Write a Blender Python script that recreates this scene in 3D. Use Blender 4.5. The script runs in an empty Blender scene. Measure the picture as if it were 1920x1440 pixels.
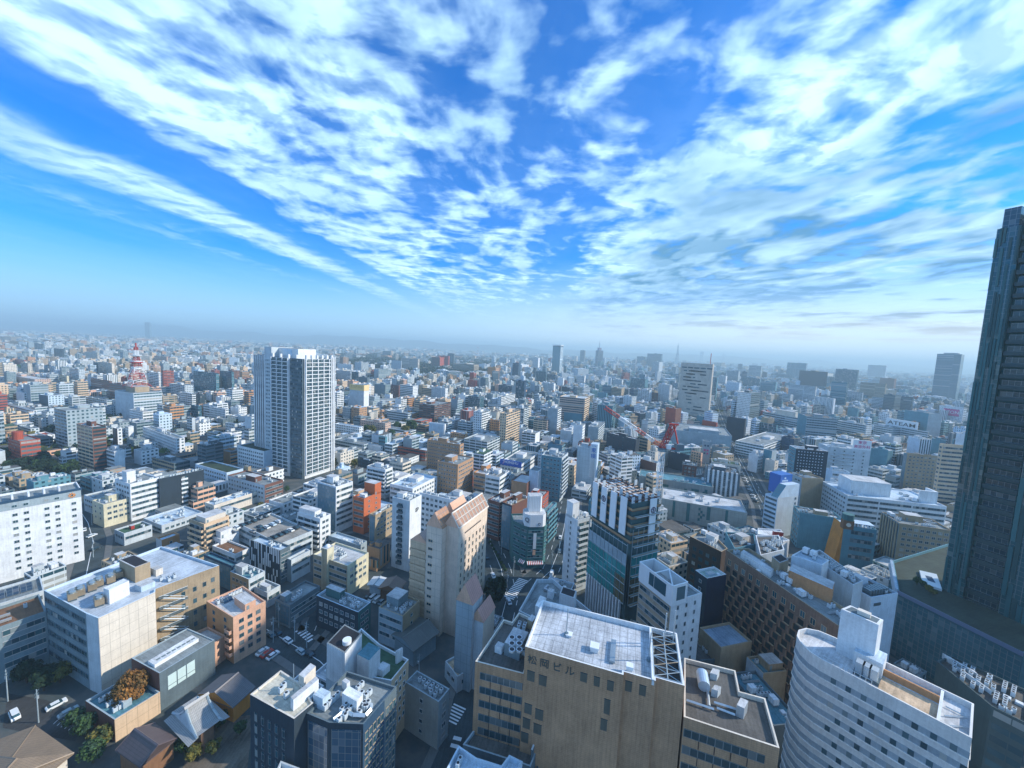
import bpy, math, random
from mathutils import Matrix, Vector
R_ = math.radians
random.seed(7)
SC = bpy.context.scene
COL = SC.collection
# ---------------------------------------------------------------- camera
FPX, PITCH, ROLL, EYE = 721.0, R_(5.15), R_(2.7), 115.0
Fv = Vector((0, math.cos(PITCH), -math.sin(PITCH)))
_r = Vector((1, 0, 0)); _u = Vector((0, math.sin(PITCH), math.cos(PITCH)))
CX = _r * math.cos(ROLL) + _u * math.sin(ROLL)
CY = _u * math.cos(ROLL) - _r * math.sin(ROLL)
CAMP = Vector((0, 0, EYE))
cd = bpy.data.cameras.new("camera"); cam = bpy.data.objects.new("camera", cd); COL.objects.link(cam)
cd.sensor_width = 36; cd.lens = 36 * FPX / 1920; cd.clip_end = 60000; cd.clip_start = 1
cam.matrix_world = Matrix(((CX.x, CY.x, -Fv.x, 0), (CX.y, CY.y, -Fv.y, 0), (CX.z, CY.z, -Fv.z, EYE), (0, 0, 0, 1)))
SC.camera = cam
# ---------------------------------------------------------------- light
SUN_EL, SUN_AZ = R_(31), R_(2)          # azimuth measured from +X towards +Y
sl = bpy.data.lights.new("sun", 'SUN'); so = bpy.data.objects.new("sun", sl); COL.objects.link(so)
sl.energy = 2.85; sl.angle = R_(0.6); sl.color = (1.0, 0.89, 0.75)
sd = Vector((math.cos(SUN_EL) * math.cos(SUN_AZ), math.cos(SUN_EL) * math.sin(SUN_AZ), math.sin(SUN_EL)))
so.rotation_euler = sd.to_track_quat('Z', 'Y').to_euler()
SC.view_settings.view_transform = 'Standard'; SC.view_settings.look = 'None'
SC.view_settings.exposure = 1.0; SC.view_settings.gamma = 1
SC.cycles.use_denoising = True
SC.cycles.max_bounces = 5; SC.cycles.diffuse_bounces = 2; SC.cycles.glossy_bounces = 2
SC.cycles.transmission_bounces = 2; SC.cycles.volume_bounces = 0; SC.cycles.transparent_max_bounces = 6

class NT:
    """tiny helper for node trees"""
    def __init__(s, t): s.t = t; s.t.nodes.clear()
    def n(s, typ, **k):
        nd = s.t.nodes.new(typ)
        for a, v in k.items(): setattr(nd, a, v)
        return nd
    def put(s, inp, v):
        if isinstance(v, bpy.types.NodeSocket): s.t.links.new(v, inp)
        else: inp.default_value = v
    def m(s, op, a, b=0.0, c=0.0, clamp=False):
        nd = s.n('ShaderNodeMath', operation=op); nd.use_clamp = clamp
        s.put(nd.inputs[0], a); s.put(nd.inputs[1], b)
        if len(nd.inputs) > 2: s.put(nd.inputs[2], c)
        return nd.outputs[0]
    def mix(s, f, a, b, bt='MIX'):
        nd = s.n('ShaderNodeMix', data_type='RGBA', blend_type=bt)
        s.put(nd.inputs[0], f); s.put(nd.inputs[6], a); s.put(nd.inputs[7], b)
        return nd.outputs[2]
    def noise(s, vec, scale, detail=3, rough=.5, dist=0.0, out=0):
        nd = s.n('ShaderNodeTexNoise'); s.put(nd.inputs['Vector'], vec)
        nd.inputs['Scale'].default_value = scale; nd.inputs['Detail'].default_value = detail
        nd.inputs['Roughness'].default_value = rough; nd.inputs['Distortion'].default_value = dist
        return nd.outputs[out]
    def ramp(s, f, stops, interp='LINEAR'):
        nd = s.n('ShaderNodeValToRGB'); cr = nd.color_ramp; cr.interpolation = interp
        while len(cr.elements) < len(stops): cr.elements.new(0.5)
        for e, (p, c) in zip(cr.elements, stops):
            e.position = p; e.color = c if isinstance(c, tuple) else (c, c, c, 1)
        s.put(nd.inputs[0], f); return nd.outputs[0]
    def mapr(s, v, a, b, c=0.0, d=1.0, t='LINEAR'):
        nd = s.n('ShaderNodeMapRange', interpolation_type=t)
        s.put(nd.inputs[0], v)
        for i, q in enumerate((a, b, c, d)): s.put(nd.inputs[i + 1], q)
        return nd.outputs[0]
    def comb(s, x, y, z=0.0):
        nd = s.n('ShaderNodeCombineXYZ')
        for i, q in enumerate((x, y, z)): s.put(nd.inputs[i], q)
        return nd.outputs[0]
    def sep(s, v):
        nd = s.n('ShaderNodeSeparateXYZ'); s.put(nd.inputs[0], v); return nd.outputs
# ---------------------------------------------------------------- sky
W = bpy.data.worlds.new("World"); SC.world = W; W.use_nodes = True
w = NT(W.node_tree)
sky = w.n('ShaderNodeTexSky', sky_type='NISHITA'); sky.sun_disc = False
sky.sun_elevation = SUN_EL; sky.sun_rotation = R_(90) - SUN_AZ
sky.altitude = 0; sky.air_density = 1.0; sky.dust_density = 0.6; sky.ozone_density = 3.0
skb = w.mix(1.0, sky.outputs[0], (.006, .37, .82, 1), 'MULTIPLY')
D = w.n('ShaderNodeTexCoord').outputs['Generated']
dx, dy, dz = w.sep(D)
zz = w.m('MAXIMUM', dz, 0.012)
zc = w.m('ADD', zz, 0.028)
A_ = R_(-2.5)   # direction the cloud streets run in
pu0 = w.m('DIVIDE', dx, zc); pv0 = w.m('DIVIDE', dy, zc)
pu = w.m('ADD', w.m('MULTIPLY', pu0, math.cos(A_)), w.m('MULTIPLY', pv0, math.sin(A_)))
pv = w.m('SUBTRACT', w.m('MULTIPLY', pv0, math.cos(A_)), w.m('MULTIPLY', pu0, math.sin(A_)))
P0 = w.comb(pu, pv)
warp = w.n('ShaderNodeVectorMath', operation='MULTIPLY_ADD')
w.put(warp.inputs[0], w.noise(P0, 0.9, 3, .5, out=1)); warp.inputs[1].default_value = (.45, .6, 0)
w.put(warp.inputs[2], P0)
wu, wv, _ = w.sep(warp.outputs[0])
PW = warp.outputs[0]
streak = w.noise(w.comb(w.m('MULTIPLY', wu, 1.0), w.m('MULTIPLY', wv, .22)), 1.5, 5, .55)
puff = w.noise(PW, 4.6, 4, .55)
cell = w.noise(w.comb(w.m('MULTIPLY', wu, 1.25), w.m('MULTIPLY', wv, .7)), 2.6, 3, .5)
fine = w.noise(w.comb(w.m('MULTIPLY', wu, 1.0), w.m('MULTIPLY', wv, .35)), 9.0, 5, .65)
# coverage across the streets: pu from -6 to 6
cov = w.ramp(w.mapr(w.m('ADD', wu, -.225), -6, 6), [
    (0.0, .34), (0.17, .36), (.205, .36), (.225, .50), (.240, .50), (.255, .36), (.268, .38), (.283, .74), (.305, .78), (.320, .42), (.342, .34),
    (.352, .70), (.38, .78), (.41, .70), (.445, .62), (.47, .66), (.50, .56), (.53, .50), (.56, .74), (.61, .82), (.66, .60), (.71, .62), (.78, .68), (.86, .50), (1, .55)])
amp = w.mapr(pu, -2.15, -1.6, .35, 1.0)
covv = w.m('ADD', cov, w.m('MULTIPLY', w.m('SUBTRACT', streak, .5), 0.55))
covv = w.m('ADD', covv, w.m('MULTIPLY', w.m('SUBTRACT', cell, .5), w.m('MULTIPLY', amp, 1.5)))
covv = w.m('ADD', covv, w.m('MULTIPLY', w.m('SUBTRACT', puff, .5), w.m('MULTIPLY', amp, 1.15)))
covv = w.m('ADD', covv, w.m('MULTIPLY', w.m('SUBTRACT', fine, .5), 0.18))
dz_r = w.m('MULTIPLY', w.mapr(pu, .35, 1.1, 0, 1, 'SMOOTHSTEP'), w.m('MULTIPLY', w.mapr(pv, 1.95, 2.6, 0, 1, 'SMOOTHSTEP'), w.m('MULTIPLY', w.mapr(pu, 4.2, 3.0), w.mapr(w.noise(w.comb(w.m('MULTIPLY', wu, .6), w.m('MULTIPLY', wv, .8)), 1.1, 2, .5), .34, .50, .5, 1, 'SMOOTHSTEP'))))
covv = w.m('ADD', covv, w.m('MULTIPLY', dz_r, .26))
dens = w.mapr(covv, .38, .96, 0, 1, 'SMOOTHSTEP')
# thin veil
veil = w.m('MULTIPLY', w.mapr(streak, .35, .75), .16)
dens = w.m('MAXIMUM', dens, veil)
# thick parts read grey, more to the right
grey = w.m('MULTIPLY', w.mapr(w.noise(w.comb(w.m('MULTIPLY', wu, .55), w.m('MULTIPLY', wv, .5)), 1.7, 4, .55), .38, .60), w.mapr(pu, -1.2, 2.2, .35, 1.0))
grey = w.m('MAXIMUM', grey, w.m('MULTIPLY', dz_r, w.mapr(cell, .42, .64, 1.0, .35)))
sh = w.n('ShaderNodeVectorMath', operation='ADD'); w.put(sh.inputs[0], PW); sh.inputs[1].default_value = (.055, -.05, 0)
puff2 = w.noise(sh.outputs[0], 4.6, 4, .55)
relief = w.mapr(w.m('SUBTRACT', puff, puff2), -.10, .06, .55, 0)
grey = w.m('MAXIMUM', grey, w.m('MULTIPLY', relief, .9))
ccol = w.mix(grey, (.58, .86, 1.14, 1), (.08, .24, .42, 1))
# low clouds near the horizon: warm, thin, stacked
low = w.mapr(dz, 0.02, 0.14, 1, 0, 'SMOOTHSTEP')
right = w.mapr(dx, -.25, .75, 0, 1, 'SMOOTHSTEP')
ccol = w.mix(w.m('MULTIPLY', low, w.m('MULTIPLY', right, .8)), ccol, (.74, .66, .54, 1))
band = w.noise(w.comb(w.m('MULTIPLY', dx, 4.0), w.m('MULTIPLY', dz, 30.0), dy), 1.6, 5, .6)
lowd = w.m('MULTIPLY', w.mapr(band, .46, .58, 0, .95, 'SMOOTHSTEP'), w.m('MULTIPLY', w.mapr(dz, .03, .07), w.m('MULTIPLY', w.mapr(dz, .24, .12), right)))
dens = w.m('MAXIMUM', w.m('MULTIPLY', dens, w.mapr(dz, .05, .17)), lowd)
hzc = w.mix(w.mapr(dx, -.6, .7, 0, 1, 'SMOOTHSTEP'), (1.9, 3.1, 4.2, 1), (4.0, 4.3, 4.4, 1))
skyc = w.mix(w.m('MULTIPLY', w.mapr(dz, w.mapr(dx, -.5, .6, .19, .27), .02, 0, 1, 'SMOOTHSTEP'), .88), skb, hzc)
cb = w.n('ShaderNodeVectorMath', operation='SCALE'); w.put(cb.inputs[0], ccol); cb.inputs[3].default_value = 5.2
fin = w.mix(dens, skyc, cb.outputs[0])
fin = w.mix(w.m('MULTIPLY', w.mapr(dz, .0, -.02), 1.0), fin, (2.2, 2.9, 3.8, 1))
bg = w.n('ShaderNodeBackground'); bg.inputs[1].default_value = 0.15; w.put(bg.inputs[0], fin)
w.put(w.n('ShaderNodeOutputWorld').inputs[0], bg.outputs[0])
# ---------------------------------------------------------------- pixel <-> point
TO = {0: (0, 0, 1), 1: (0, 600, 4), 2: (400, 600, 4), 3: (800, 600, 4), 4: (1200, 600, 4), 5: (1560, 380, 3), 6: (0, 860, 4), 7: (400, 860, 4),
      8: (800, 860, 4), 9: (1200, 820, 4.8), 10: (1520, 820, 4.8), 11: (0, 1140, 4), 12: (400, 1140, 4), 13: (800, 1140, 4), 14: (1120, 1060, 3.79), 15: (1440, 1060, 3.79)}
def TP(t, x, y): o = TO[t]; return (o[0] + x / o[2], o[1] + y / o[2])
def ray(x, y): return CX * ((x - 960) / FPX) - CY * ((y - 720) / FPX) + Fv
def at(x, y, z=0.0):
    d = ray(x, y); t = (z - EYE) / d.z
    return Vector((d.x * t, d.y * t, z))
def proj(p):
    q = Vector(p) - CAMP; d = q.dot(Fv)
    if d < 1: return (1e5, 1e5, d)
    return (960 + FPX * q.dot(CX) / d, 720 - FPX * q.dot(CY) / d, d)
def A(t, x, y, z=0.0): return at(*TP(t, x, y), z)
# ---------------------------------------------------------------- colours
PC = dict(W=(.74, .79, .82), w=(.52, .60, .65), G=(.33, .42, .47), g=(.20, .28, .32), D=(.11, .16, .19), K=(.025, .045, .065), T=(.66, .50, .34),
          t=(.45, .275, .16), b=(.40, .32, .215), R=(.40, .085, .05), r=(.17, .08, .06), O=(.55, .15, .06), o=(.55, .28, .13), Y=(.66, .63, .46), C=(.68, .64, .56),
          P=(.70, .43, .30), B=(.10, .22, .30), S=(.02, .12, .42), N=(.025, .11, .14), M=(.025, .07, .13), L=(.52, .66, .78), E=(.10, .27, .34), F=(.60,.43,.35),
          green=(.05, .12, .07), rust=(.24, .13, .07), red=(.42, .045, .035), yellow=(.65, .5, .12), white=(.8, .8, .8), black=(.02, .02, .025), roofg=(.24, .285, .30),
          roofw=(.55, .58, .60), roofd=(.12, .12, .115), teal=(.05, .16, .17), turf=(.03, .055, .03), solar=(.02, .035, .07), tile=(.33, .35, .36), metal=(.45, .47, .48),
          orange=(.6, .25, .05), blue=(.03, .25, .65), pink=(.55, .05, .20))
def cc(c):
    c = PC[c] if isinstance(c, str) else c
    return (c[0], c[1], c[2], 1.0)
# ---------------------------------------------------------------- materials (all read the object's own colour attribute)
MATS = {}
def new_mat(name):
    m = bpy.data.materials.new(name); m.use_nodes = True; t = NT(m.node_tree)
    b = t.n('ShaderNodeBsdfPrincipled'); o = t.n('ShaderNodeOutputMaterial'); t.put(o.inputs[0], b.outputs[0])
    MATS[name] = m; return m, t, b
def base_nodes(t, dirt=.3):
    col = t.n('ShaderNodeVertexColor', layer_name='Col').outputs[0]
    tc = t.n('ShaderNodeTexCoord'); uv = t.n('ShaderNodeUVMap', uv_map='UV').outputs[0]
    u, v, _ = t.sep(uv)
    ri = t.n('ShaderNodeObjectInfo').outputs['Random']
    off = t.m('MULTIPLY', ri, 90.0)
    q = t.comb(t.m('ADD', u, off), v, off)
    n1 = t.noise(q, .16, 4, .6)
    n2 = t.noise(t.comb(t.m('ADD', t.m('MULTIPLY', u, 1.6), off), t.m('MULTIPLY', v, .12)), 1.0, 3, .6)
    n3 = t.noise(q, 2.2, 2, .6)
    f = t.m('ADD', t.m('MULTIPLY', n1, .5), t.m('ADD', t.m('MULTIPLY', n2, .35), t.m('MULTIPLY', n3, .25)))
    f = t.mapr(f, .32, .75, 1.0 - dirt, 1.0 + dirt * .35)
    sc = t.n('ShaderNodeVectorMath', operation='SCALE'); t.put(sc.inputs[0], col); t.put(sc.inputs[3], f)
    return sc.outputs[0], u, v, ri
def mk_plain(name, rough=.8, dirt=.3, seam=None, metal=0.0, spec=.4):
    m, t, b = new_mat(name); c, u, v, ri = base_nodes(t, dirt)
    if seam:
        su, sv, st = seam
        lu = t.m('LESS_THAN', t.m('FRACT', t.m('DIVIDE', u, su)), st / su); lv = t.m('LESS_THAN', t.m('FRACT', t.m('DIVIDE', v, sv)), st / sv)
        c = t.mix(t.m('MULTIPLY', t.m('MAXIMUM', lu, lv), .35), c, (.02, .02, .02, 1))
    t.put(b.inputs['Base Color'], c); b.inputs['Roughness'].default_value = rough
    b.inputs['Metallic'].default_value = metal; b.inputs['Specular IOR Level'].default_value = spec
mk_plain('plain', dirt=.4); mk_plain('panel', seam=(2.4, 3.2, .12)); mk_plain('paint', .45, .12, spec=.5)
mk_plain('brick', .9, .5, seam=(.9, .45, .05)); mk_plain('roof', .9, .75); mk_plain('roofpanel', .85, .8, seam=(1.9, 1.9, .16)); mk_plain('metal', .4, .25, metal=.5)
mk_plain('seam', .6, .25, seam=(.9, 400, .12)); mk_plain('tiles', .6, .35, seam=(.35, .5, .09))
def glassy(t, cellvec, ri):
    wn = t.n('ShaderNodeTexWhiteNoise', noise_dimensions='3D'); t.put(wn.inputs[0], cellvec)
    r = wn.outputs[0]
    return t.ramp(r, [(0, (.016, .05, .07, 1)), (.45, (.025, .075, .10, 1)), (.72, (.05, .12, .15, 1)), (.88, (.16, .21, .23, 1)), (1, (.40, .41, .39, 1))]), r
def mk_glass(name, mull=None, tint=None):
    m, t, b = new_mat(name); uv = t.n('ShaderNodeUVMap', uv_map='UV').outputs[0]; u, v, _ = t.sep(uv)
    ri = t.n('ShaderNodeObjectInfo').outputs['Random']
    if mull:
        mu, mv = mull; cu = t.m('FLOOR', t.m('DIVIDE', u, mu)); cv = t.m('FLOOR', t.m('DIVIDE', v, mv))
        g, r = glassy(t, t.comb(cu, cv, ri), ri)
        if tint: g = t.mix(.75, g, t.n('ShaderNodeVertexColor', layer_name='Col').outputs[0])
        lu = t.m('LESS_THAN', t.m('FRACT', t.m('DIVIDE', u, mu)), .09); lv = t.m('LESS_THAN', t.m('FRACT', t.m('DIVIDE', v, mv)), .07)
        g = t.mix(t.m('MAXIMUM', lu, lv), g, (.16, .19, .20, 1) if tint else (.20, .22, .23, 1))
    else: g, r = glassy(t, t.comb(ri, .5, .5), ri)
    t.put(b.inputs['Base Color'], g); b.inputs['Roughness'].default_value = .12; b.inputs['Specular IOR Level'].default_value = .7
mk_glass('glass'); mk_glass('glassband', (1.6, 1.7)); mk_glass('curtain', (1.5, 1.75), True)
def mk_facade(name, cu_, cv_, u0, u1, v0, v1, div=None, recess_shade=None):
    """wall with windows in cells of cu_ x cv_ metres"""
    m, t, b = new_mat(name); c, u, v, ri = base_nodes(t, .25)
    a = t.m('DIVIDE', u, cu_); bb = t.m('DIVIDE', v, cv_)
    fu = t.m('FRACT', a); fv = t.m('FRACT', bb)
    def inside(f, lo, hi): return t.m('MULTIPLY', t.m('GREATER_THAN', f, lo), t.m('LESS_THAN', f, hi))
    mk = t.m('MULTIPLY', inside(fu, u0, u1), inside(fv, v0, v1))
    g, r = glassy(t, t.comb(t.m('FLOOR', a), t.m('FLOOR', bb), ri), ri)
    if div: mk = t.m('MULTIPLY', mk, t.m('GREATER_THAN', t.m('FRACT', t.m('DIVIDE', u, div)), .06))
    if recess_shade:   # balcony recess shade painted dark across the top of each opening
        g = t.mix(t.m('GREATER_THAN', fv, recess_shade), g, (.02, .022, .025, 1))
    col = t.mix(mk, c, g); t.put(b.inputs['Base Color'], col)
    t.put(b.inputs['Roughness'], t.mapr(mk, 0, 1, .85, .18)); b.inputs['Specular IOR Level'].default_value = .5
mk_facade('f_p', 2.9, 3.2, .24, .74, .30, .76)
mk_facade('f_q', 2.2, 3.1, .28, .72, .28, .74)
mk_facade('f_s', 6.5, 3.2, .40, .60, .32, .70)
mk_facade('f_b', 40., 3.5, .01, .99, .28, .78, div=3.2)
mk_facade('f_a', 6.4, 3.0, .03, .97, .42, .97, div=6.4, recess_shade=.82)
mk_facade('f_v', 2.4, 80., .30, .78, .02, .96)
mk_facade('f_g', 1.6, 3.4, .05, .97, .10, .97)
STY = {'p': 'f_p', 'q': 'f_q', 's': 'f_s', 'b': 'f_b', 'a': 'f_a', 'v': 'f_v', 'g': 'f_g', 'n': 'plain', 'N': 'panel', 'k': 'brick', 'B': 'f_b', 'G': 'f_g', 'c': 'curtain'}
SNAP = {'f_p': (2.9, 3.2), 'f_q': (2.2, 3.1), 'f_s': (6.5, 3.2), 'f_a': (6.4, 3.0), 'f_b': (0, 3.5), 'f_g': (1.6, 3.4), 'f_v': (2.4, 0)}
m, t, b = new_mat('leaf'); c = t.n('ShaderNodeVertexColor', layer_name='Col').outputs[0]
t.put(b.inputs['Base Color'], c); b.inputs['Roughness'].default_value = .85; b.inputs['Specular IOR Level'].default_value = .2
# ---------------------------------------------------------------- mesh builder
class MB:
    def __init__(s): s.v = []; s.f = []; s.m = []; s.uv = []; s.c = []; s.mats = []
    def mi(s, n):
        if n not in s.mats: s.mats.append(n)
        return s.mats.index(n)
    def face(s, pts, mat='plain', col='G', uv=None):
        i = len(s.v); s.v += [tuple(p) for p in pts]; n = len(pts); s.f.append(tuple(range(i, i + n))); s.m.append(s.mi(mat))
        if uv is None:
            a, b2, c2 = Vector(pts[0]), Vector(pts[1]), Vector(pts[2])
            nn = (b2 - a).cross(c2 - a)
            if abs(nn.z) > .7 * nn.length: uv = [(p[0], p[1]) for p in pts]
            else:
                d = Vector((-nn.y, nn.x, 0)); d = d.normalized() if d.length > 1e-9 else Vector((1, 0, 0))
                uv = [(p[0] * d.x + p[1] * d.y, p[2]) for p in pts]
        s.uv += uv; cl = cc(col); s.c += [cl] * n
    def wall(s, a, b, z0, z1, mat='plain', col='G', v0=None):
        L = math.hypot(b[0] - a[0], b[1] - a[1]); U = L; V = z1 - z0
        if mat in SNAP:
            cu, cv = SNAP[mat]
            if cu: U = max(1, round(L / cu)) * cu
            if cv: V = max(1, round(V / cv)) * cv
        s.face([(a[0], a[1], z0), (b[0], b[1], z0), (b[0], b[1], z1), (a[0], a[1], z1)], mat, col, [(0, 0), (U, 0), (U, V), (0, V)])
    def box(s, x0, y0, z0, x1, y1, z1, mat='plain', col='G', top=None, tcol=None, bottom=False):
        p = [(x0, y0), (x1, y0), (x1, y1), (x0, y1)]
        for i in range(4): s.wall(p[i], p[(i + 1) % 4], z0, z1, mat, col)
        s.face([(a, b, z1) for a, b in p], top or mat, tcol or col)
        if bottom: s.face([(a, b, z0) for a, b in p[::-1]], mat, col)
    def prism(s, poly, z0, z1, mat='plain', col='G', top=None, tcol=None, bottom=False):
        n = len(poly)
        for i in range(n): s.wall(poly[i], poly[(i + 1) % n], z0, z1, mat, col)
        s.face([(a[0], a[1], z1) for a in poly], top or mat, tcol or col)
        if bottom: s.face([(a[0], a[1], z0) for a in poly[::-1]], mat, col)
    def cyl(s, x, y, z0, z1, r, mat='paint', col='W', n=14, r2=None, cap=True):
        r2 = r if r2 is None else r2
        for i in range(n):
            a, b = 2 * math.pi * i / n, 2 * math.pi * (i + 1) / n
            s.face([(x + r * math.cos(a), y + r * math.sin(a), z0), (x + r * math.cos(b), y + r * math.sin(b), z0),
                    (x + r2 * math.cos(b), y + r2 * math.sin(b), z1), (x + r2 * math.cos(a), y + r2 * math.sin(a), z1)], mat, col)
        if cap: s.face([(x + r2 * math.cos(2 * math.pi * i / n), y + r2 * math.sin(2 * math.pi * i / n), z1) for i in range(n)], mat, col)
    def bar(s, p, q, r, mat='paint', col='W'):
        p, q = Vector(p), Vector(q); d = (q - p); 
        if d.length < 1e-6: return
        d.normalize(); a = d.orthogonal().normalized() * r; b = d.cross(a).normalized() * r
        k = [a + b, -a + b, -a - b, a - b]
        for i in range(4): s.face([p + k[i], p + k[(i + 1) % 4], q + k[(i + 1) % 4], q + k[i]][::1], mat, col)
        s.face([q + k[i] for i in range(4)], mat, col); s.face([p + k[i] for i in (3, 2, 1, 0)], mat, col)
    def mesh(s, name):
        me = bpy.data.meshes.new(name); me.from_pydata(s.v, [], s.f)
        for n in s.mats: me.materials.append(MATS[n])
        me.polygons.foreach_set('material_index', s.m)
        ul = me.uv_layers.new(name='UV'); ul.data.foreach_set('uv', [k for p in s.uv for k in p])
        ca = me.color_attributes.new('Col', 'FLOAT_COLOR', 'CORNER'); ca.data.foreach_set('color', [k for p in s.c for k in p])
        me.update(); return me
    def obj(s, name, parent=None, M=None):
        o = bpy.data.objects.new(name, s.mesh(name)); COL.objects.link(o)
        if parent: o.parent = parent
        if M is not None: o.matrix_local = M
        return o
def tag(o, label=None, cat=None, group=None, kind=None):
    if label: o['label'] = label
    if cat: o['category'] = cat
    if group: o['group'] = group
    if kind: o['kind'] = kind
    return o
def root(name, x, y, rz, label, cat, group=None, z=0.0):
    o = bpy.data.objects.new(name, None); COL.objects.link(o); o.location = (x, y, z); o.rotation_euler = (0, 0, rz)
    o.empty_display_size = 1
    return tag(o, label, cat, group)
def inset(poly, d):
    n = len(poly); out = []
    for i in range(n):
        a, b, c = Vector(poly[i - 1][:2]), Vector(poly[i][:2]), Vector(poly[(i + 1) % n][:2])
        u = (b - a).normalized(); v = (c - b).normalized(); n1 = Vector((-u.y, u.x)); n2 = Vector((-v.y, v.x))
        k = n1 + n2; k = k / max(.3, 1 + n1.dot(n2)); out.append((b.x + k.x * d, b.y + k.y * d))
    return out
BLD = []   # every building: dict(poly world, h, label)
ZI = Matrix.Identity(4)
class Bd:
    """a building; local frame at its near corner, +X along the right-hand face, +Y along the left-hand face"""
    def __init__(s, name, X, Y, rz, poly, h, label, cat='building', wall='G', st=None, roof='roofg', z0=0.0, tier=2, rmat='roof', group=None, cop=None, par=.9, top='W', ph=True, z1=None):
        s.root = root(name, X, Y, rz, label, cat, group); s.poly = poly; s.h = h; s.wall = wall; s.tier = tier; s.X, s.Y, s.rz = X, Y, rz
        s.q = []; n = len(poly); st = st or 'n' * n; s.st = st; s.rnd = random.Random(hash(label) % 9999 if False else sum(map(ord, label)))
        mb = MB(); ins = inset(poly, .35)
        for i in range(n):
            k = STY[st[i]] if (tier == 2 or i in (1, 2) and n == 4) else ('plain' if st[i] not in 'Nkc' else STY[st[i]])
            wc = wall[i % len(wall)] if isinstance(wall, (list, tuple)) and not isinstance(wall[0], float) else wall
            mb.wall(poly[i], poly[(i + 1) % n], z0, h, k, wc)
        s.wc = wall[0] if isinstance(wall, (list, tuple)) and not isinstance(wall[0], float) else wall
        tc = cop or s.wc; zr = h - par
        for i in range(n):
            j = (i + 1) % n
            mb.face([(*poly[i], h), (*poly[j], h), (*ins[j], h), (*ins[i], h)], 'plain', tc)
            mb.face([(*ins[j], zr), (*ins[i], zr), (*ins[i], h), (*ins[j], h)], 'plain', tc)
        s.wallo = mb.obj('wall', s.root)
        rb = MB(); rb.face([(*p, zr) for p in ins], rmat, roof); s.roofo = rb.obj('roof', s.root); s.zr = zr
        xs = [p[0] for p in poly]; ys = [p[1] for p in poly]; s.w = max(xs); s.d = max(ys)
        c_, s_ = math.cos(rz), math.sin(rz)
        s.wp = [(X + p[0] * c_ - p[1] * s_, Y + p[0] * s_ + p[1] * c_) for p in poly]
        BLD.append(dict(poly=s.wp, h=h, label=label, bd=s))
    def side(s, i):
        a, b = s.poly[i], s.poly[(i + 1) % len(s.poly)]; ang = math.atan2(b[1] - a[1], b[0] - a[0])
        return Matrix.Translation((a[0], a[1], 0)) @ Matrix.Rotation(ang, 4, 'Z'), math.hypot(b[0] - a[0], b[1] - a[1])
    def add(s, name, me, M): s.q.append((name, me, M))
    def part(s, name, mb, M=None, label=None):
        o = mb.obj(name, s.root, M)
        if label: o['label'] = label
        return o
    def done(s):
        by = {}
        for q in s.q: by.setdefault(q[0], []).append(q)
        rm = s.root.matrix_basis.copy() if False else Matrix.Translation(s.root.location) @ Matrix.Rotation(s.rz, 4, 'Z')
        for n, L in by.items():
            L.sort(key=lambda q: ((rm @ q[2]).translation - CAMP).length)
            for _, me, M in L[:100]:
                o = bpy.data.objects.new(n, me); COL.objects.link(o); o.parent = s.root; o.matrix_local = M
            if len(L) > 100:
                V = []; Fc = []; mi = []; uvs = []; cs = []; mats = []
                for _, me, M in L[100:]:
                    k = len(V); V += [tuple(M @ v.co) for v in me.vertices]
                    mp = []
                    for mm in me.materials:
                        if mm not in mats: mats.append(mm)
                        mp.append(mats.index(mm))
                    for p in me.polygons: Fc.append(tuple(k + a for a in p.vertices)); mi.append(mp[p.material_index])
                    uvs += [c for d in me.uv_layers[0].data for c in d.uv]
                    cs += [c for d in me.color_attributes[0].data for c in d.color]
                me = bpy.data.meshes.new(n); me.from_pydata(V, [], Fc)
                for mm in mats: me.materials.append(mm)
                me.polygons.foreach_set('material_index', mi)
                me.uv_layers.new(name='UV').data.foreach_set('uv', uvs)
                me.color_attributes.new('Col', 'FLOAT_COLOR', 'CORNER').data.foreach_set('color', cs)
                o = bpy.data.objects.new(n, me); COL.objects.link(o); o.parent = s.root; o['kind'] = 'stuff'
        s.q = []
MC = {}
def cached(key, fn):
    if key not in MC: mb = MB(); fn(mb); MC[key] = mb.mesh(key[0])
    return MC[key]
def T_(x, y, z): return Matrix.Translation((x, y, z))
def window_me(w, h, fr='metal'):
    def f(m):
        m.box(0, -.05, 0, w, .02, h, 'glass', 'K', bottom=True)
        e = .1
        m.box(-e, -.16, -e, w + e, -.0, 0, 'paint', fr, bottom=True); m.box(-e, -.12, h, w + e, 0, h + e, 'paint', fr, bottom=True)
        m.box(-e, -.12, 0, 0, 0, h, 'paint', fr); m.box(w, -.12, 0, w + e, 0, h, 'paint', fr)
        if w > 1.2: m.box(w / 2 - .04, -.1, 0, w / 2 + .04, -.04, h, 'paint', fr)
    return cached(('window', round(w, 2), round(h, 2), fr), f)
def band_me(L, h, fr='metal', mull=True):
    def f(m):
        m.box(0, -.06, 0, L, .02, h, 'glassband', 'K', bottom=True)
        m.box(-.05, -.2, -.12, L + .05, 0, 0, 'paint', fr, bottom=True)
        m.box(-.05, -.16, h, L + .05, 0, h + .1, 'paint', fr, bottom=True)
    return cached(('window_band', round(L, 2), round(h, 2), fr), f)
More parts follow.
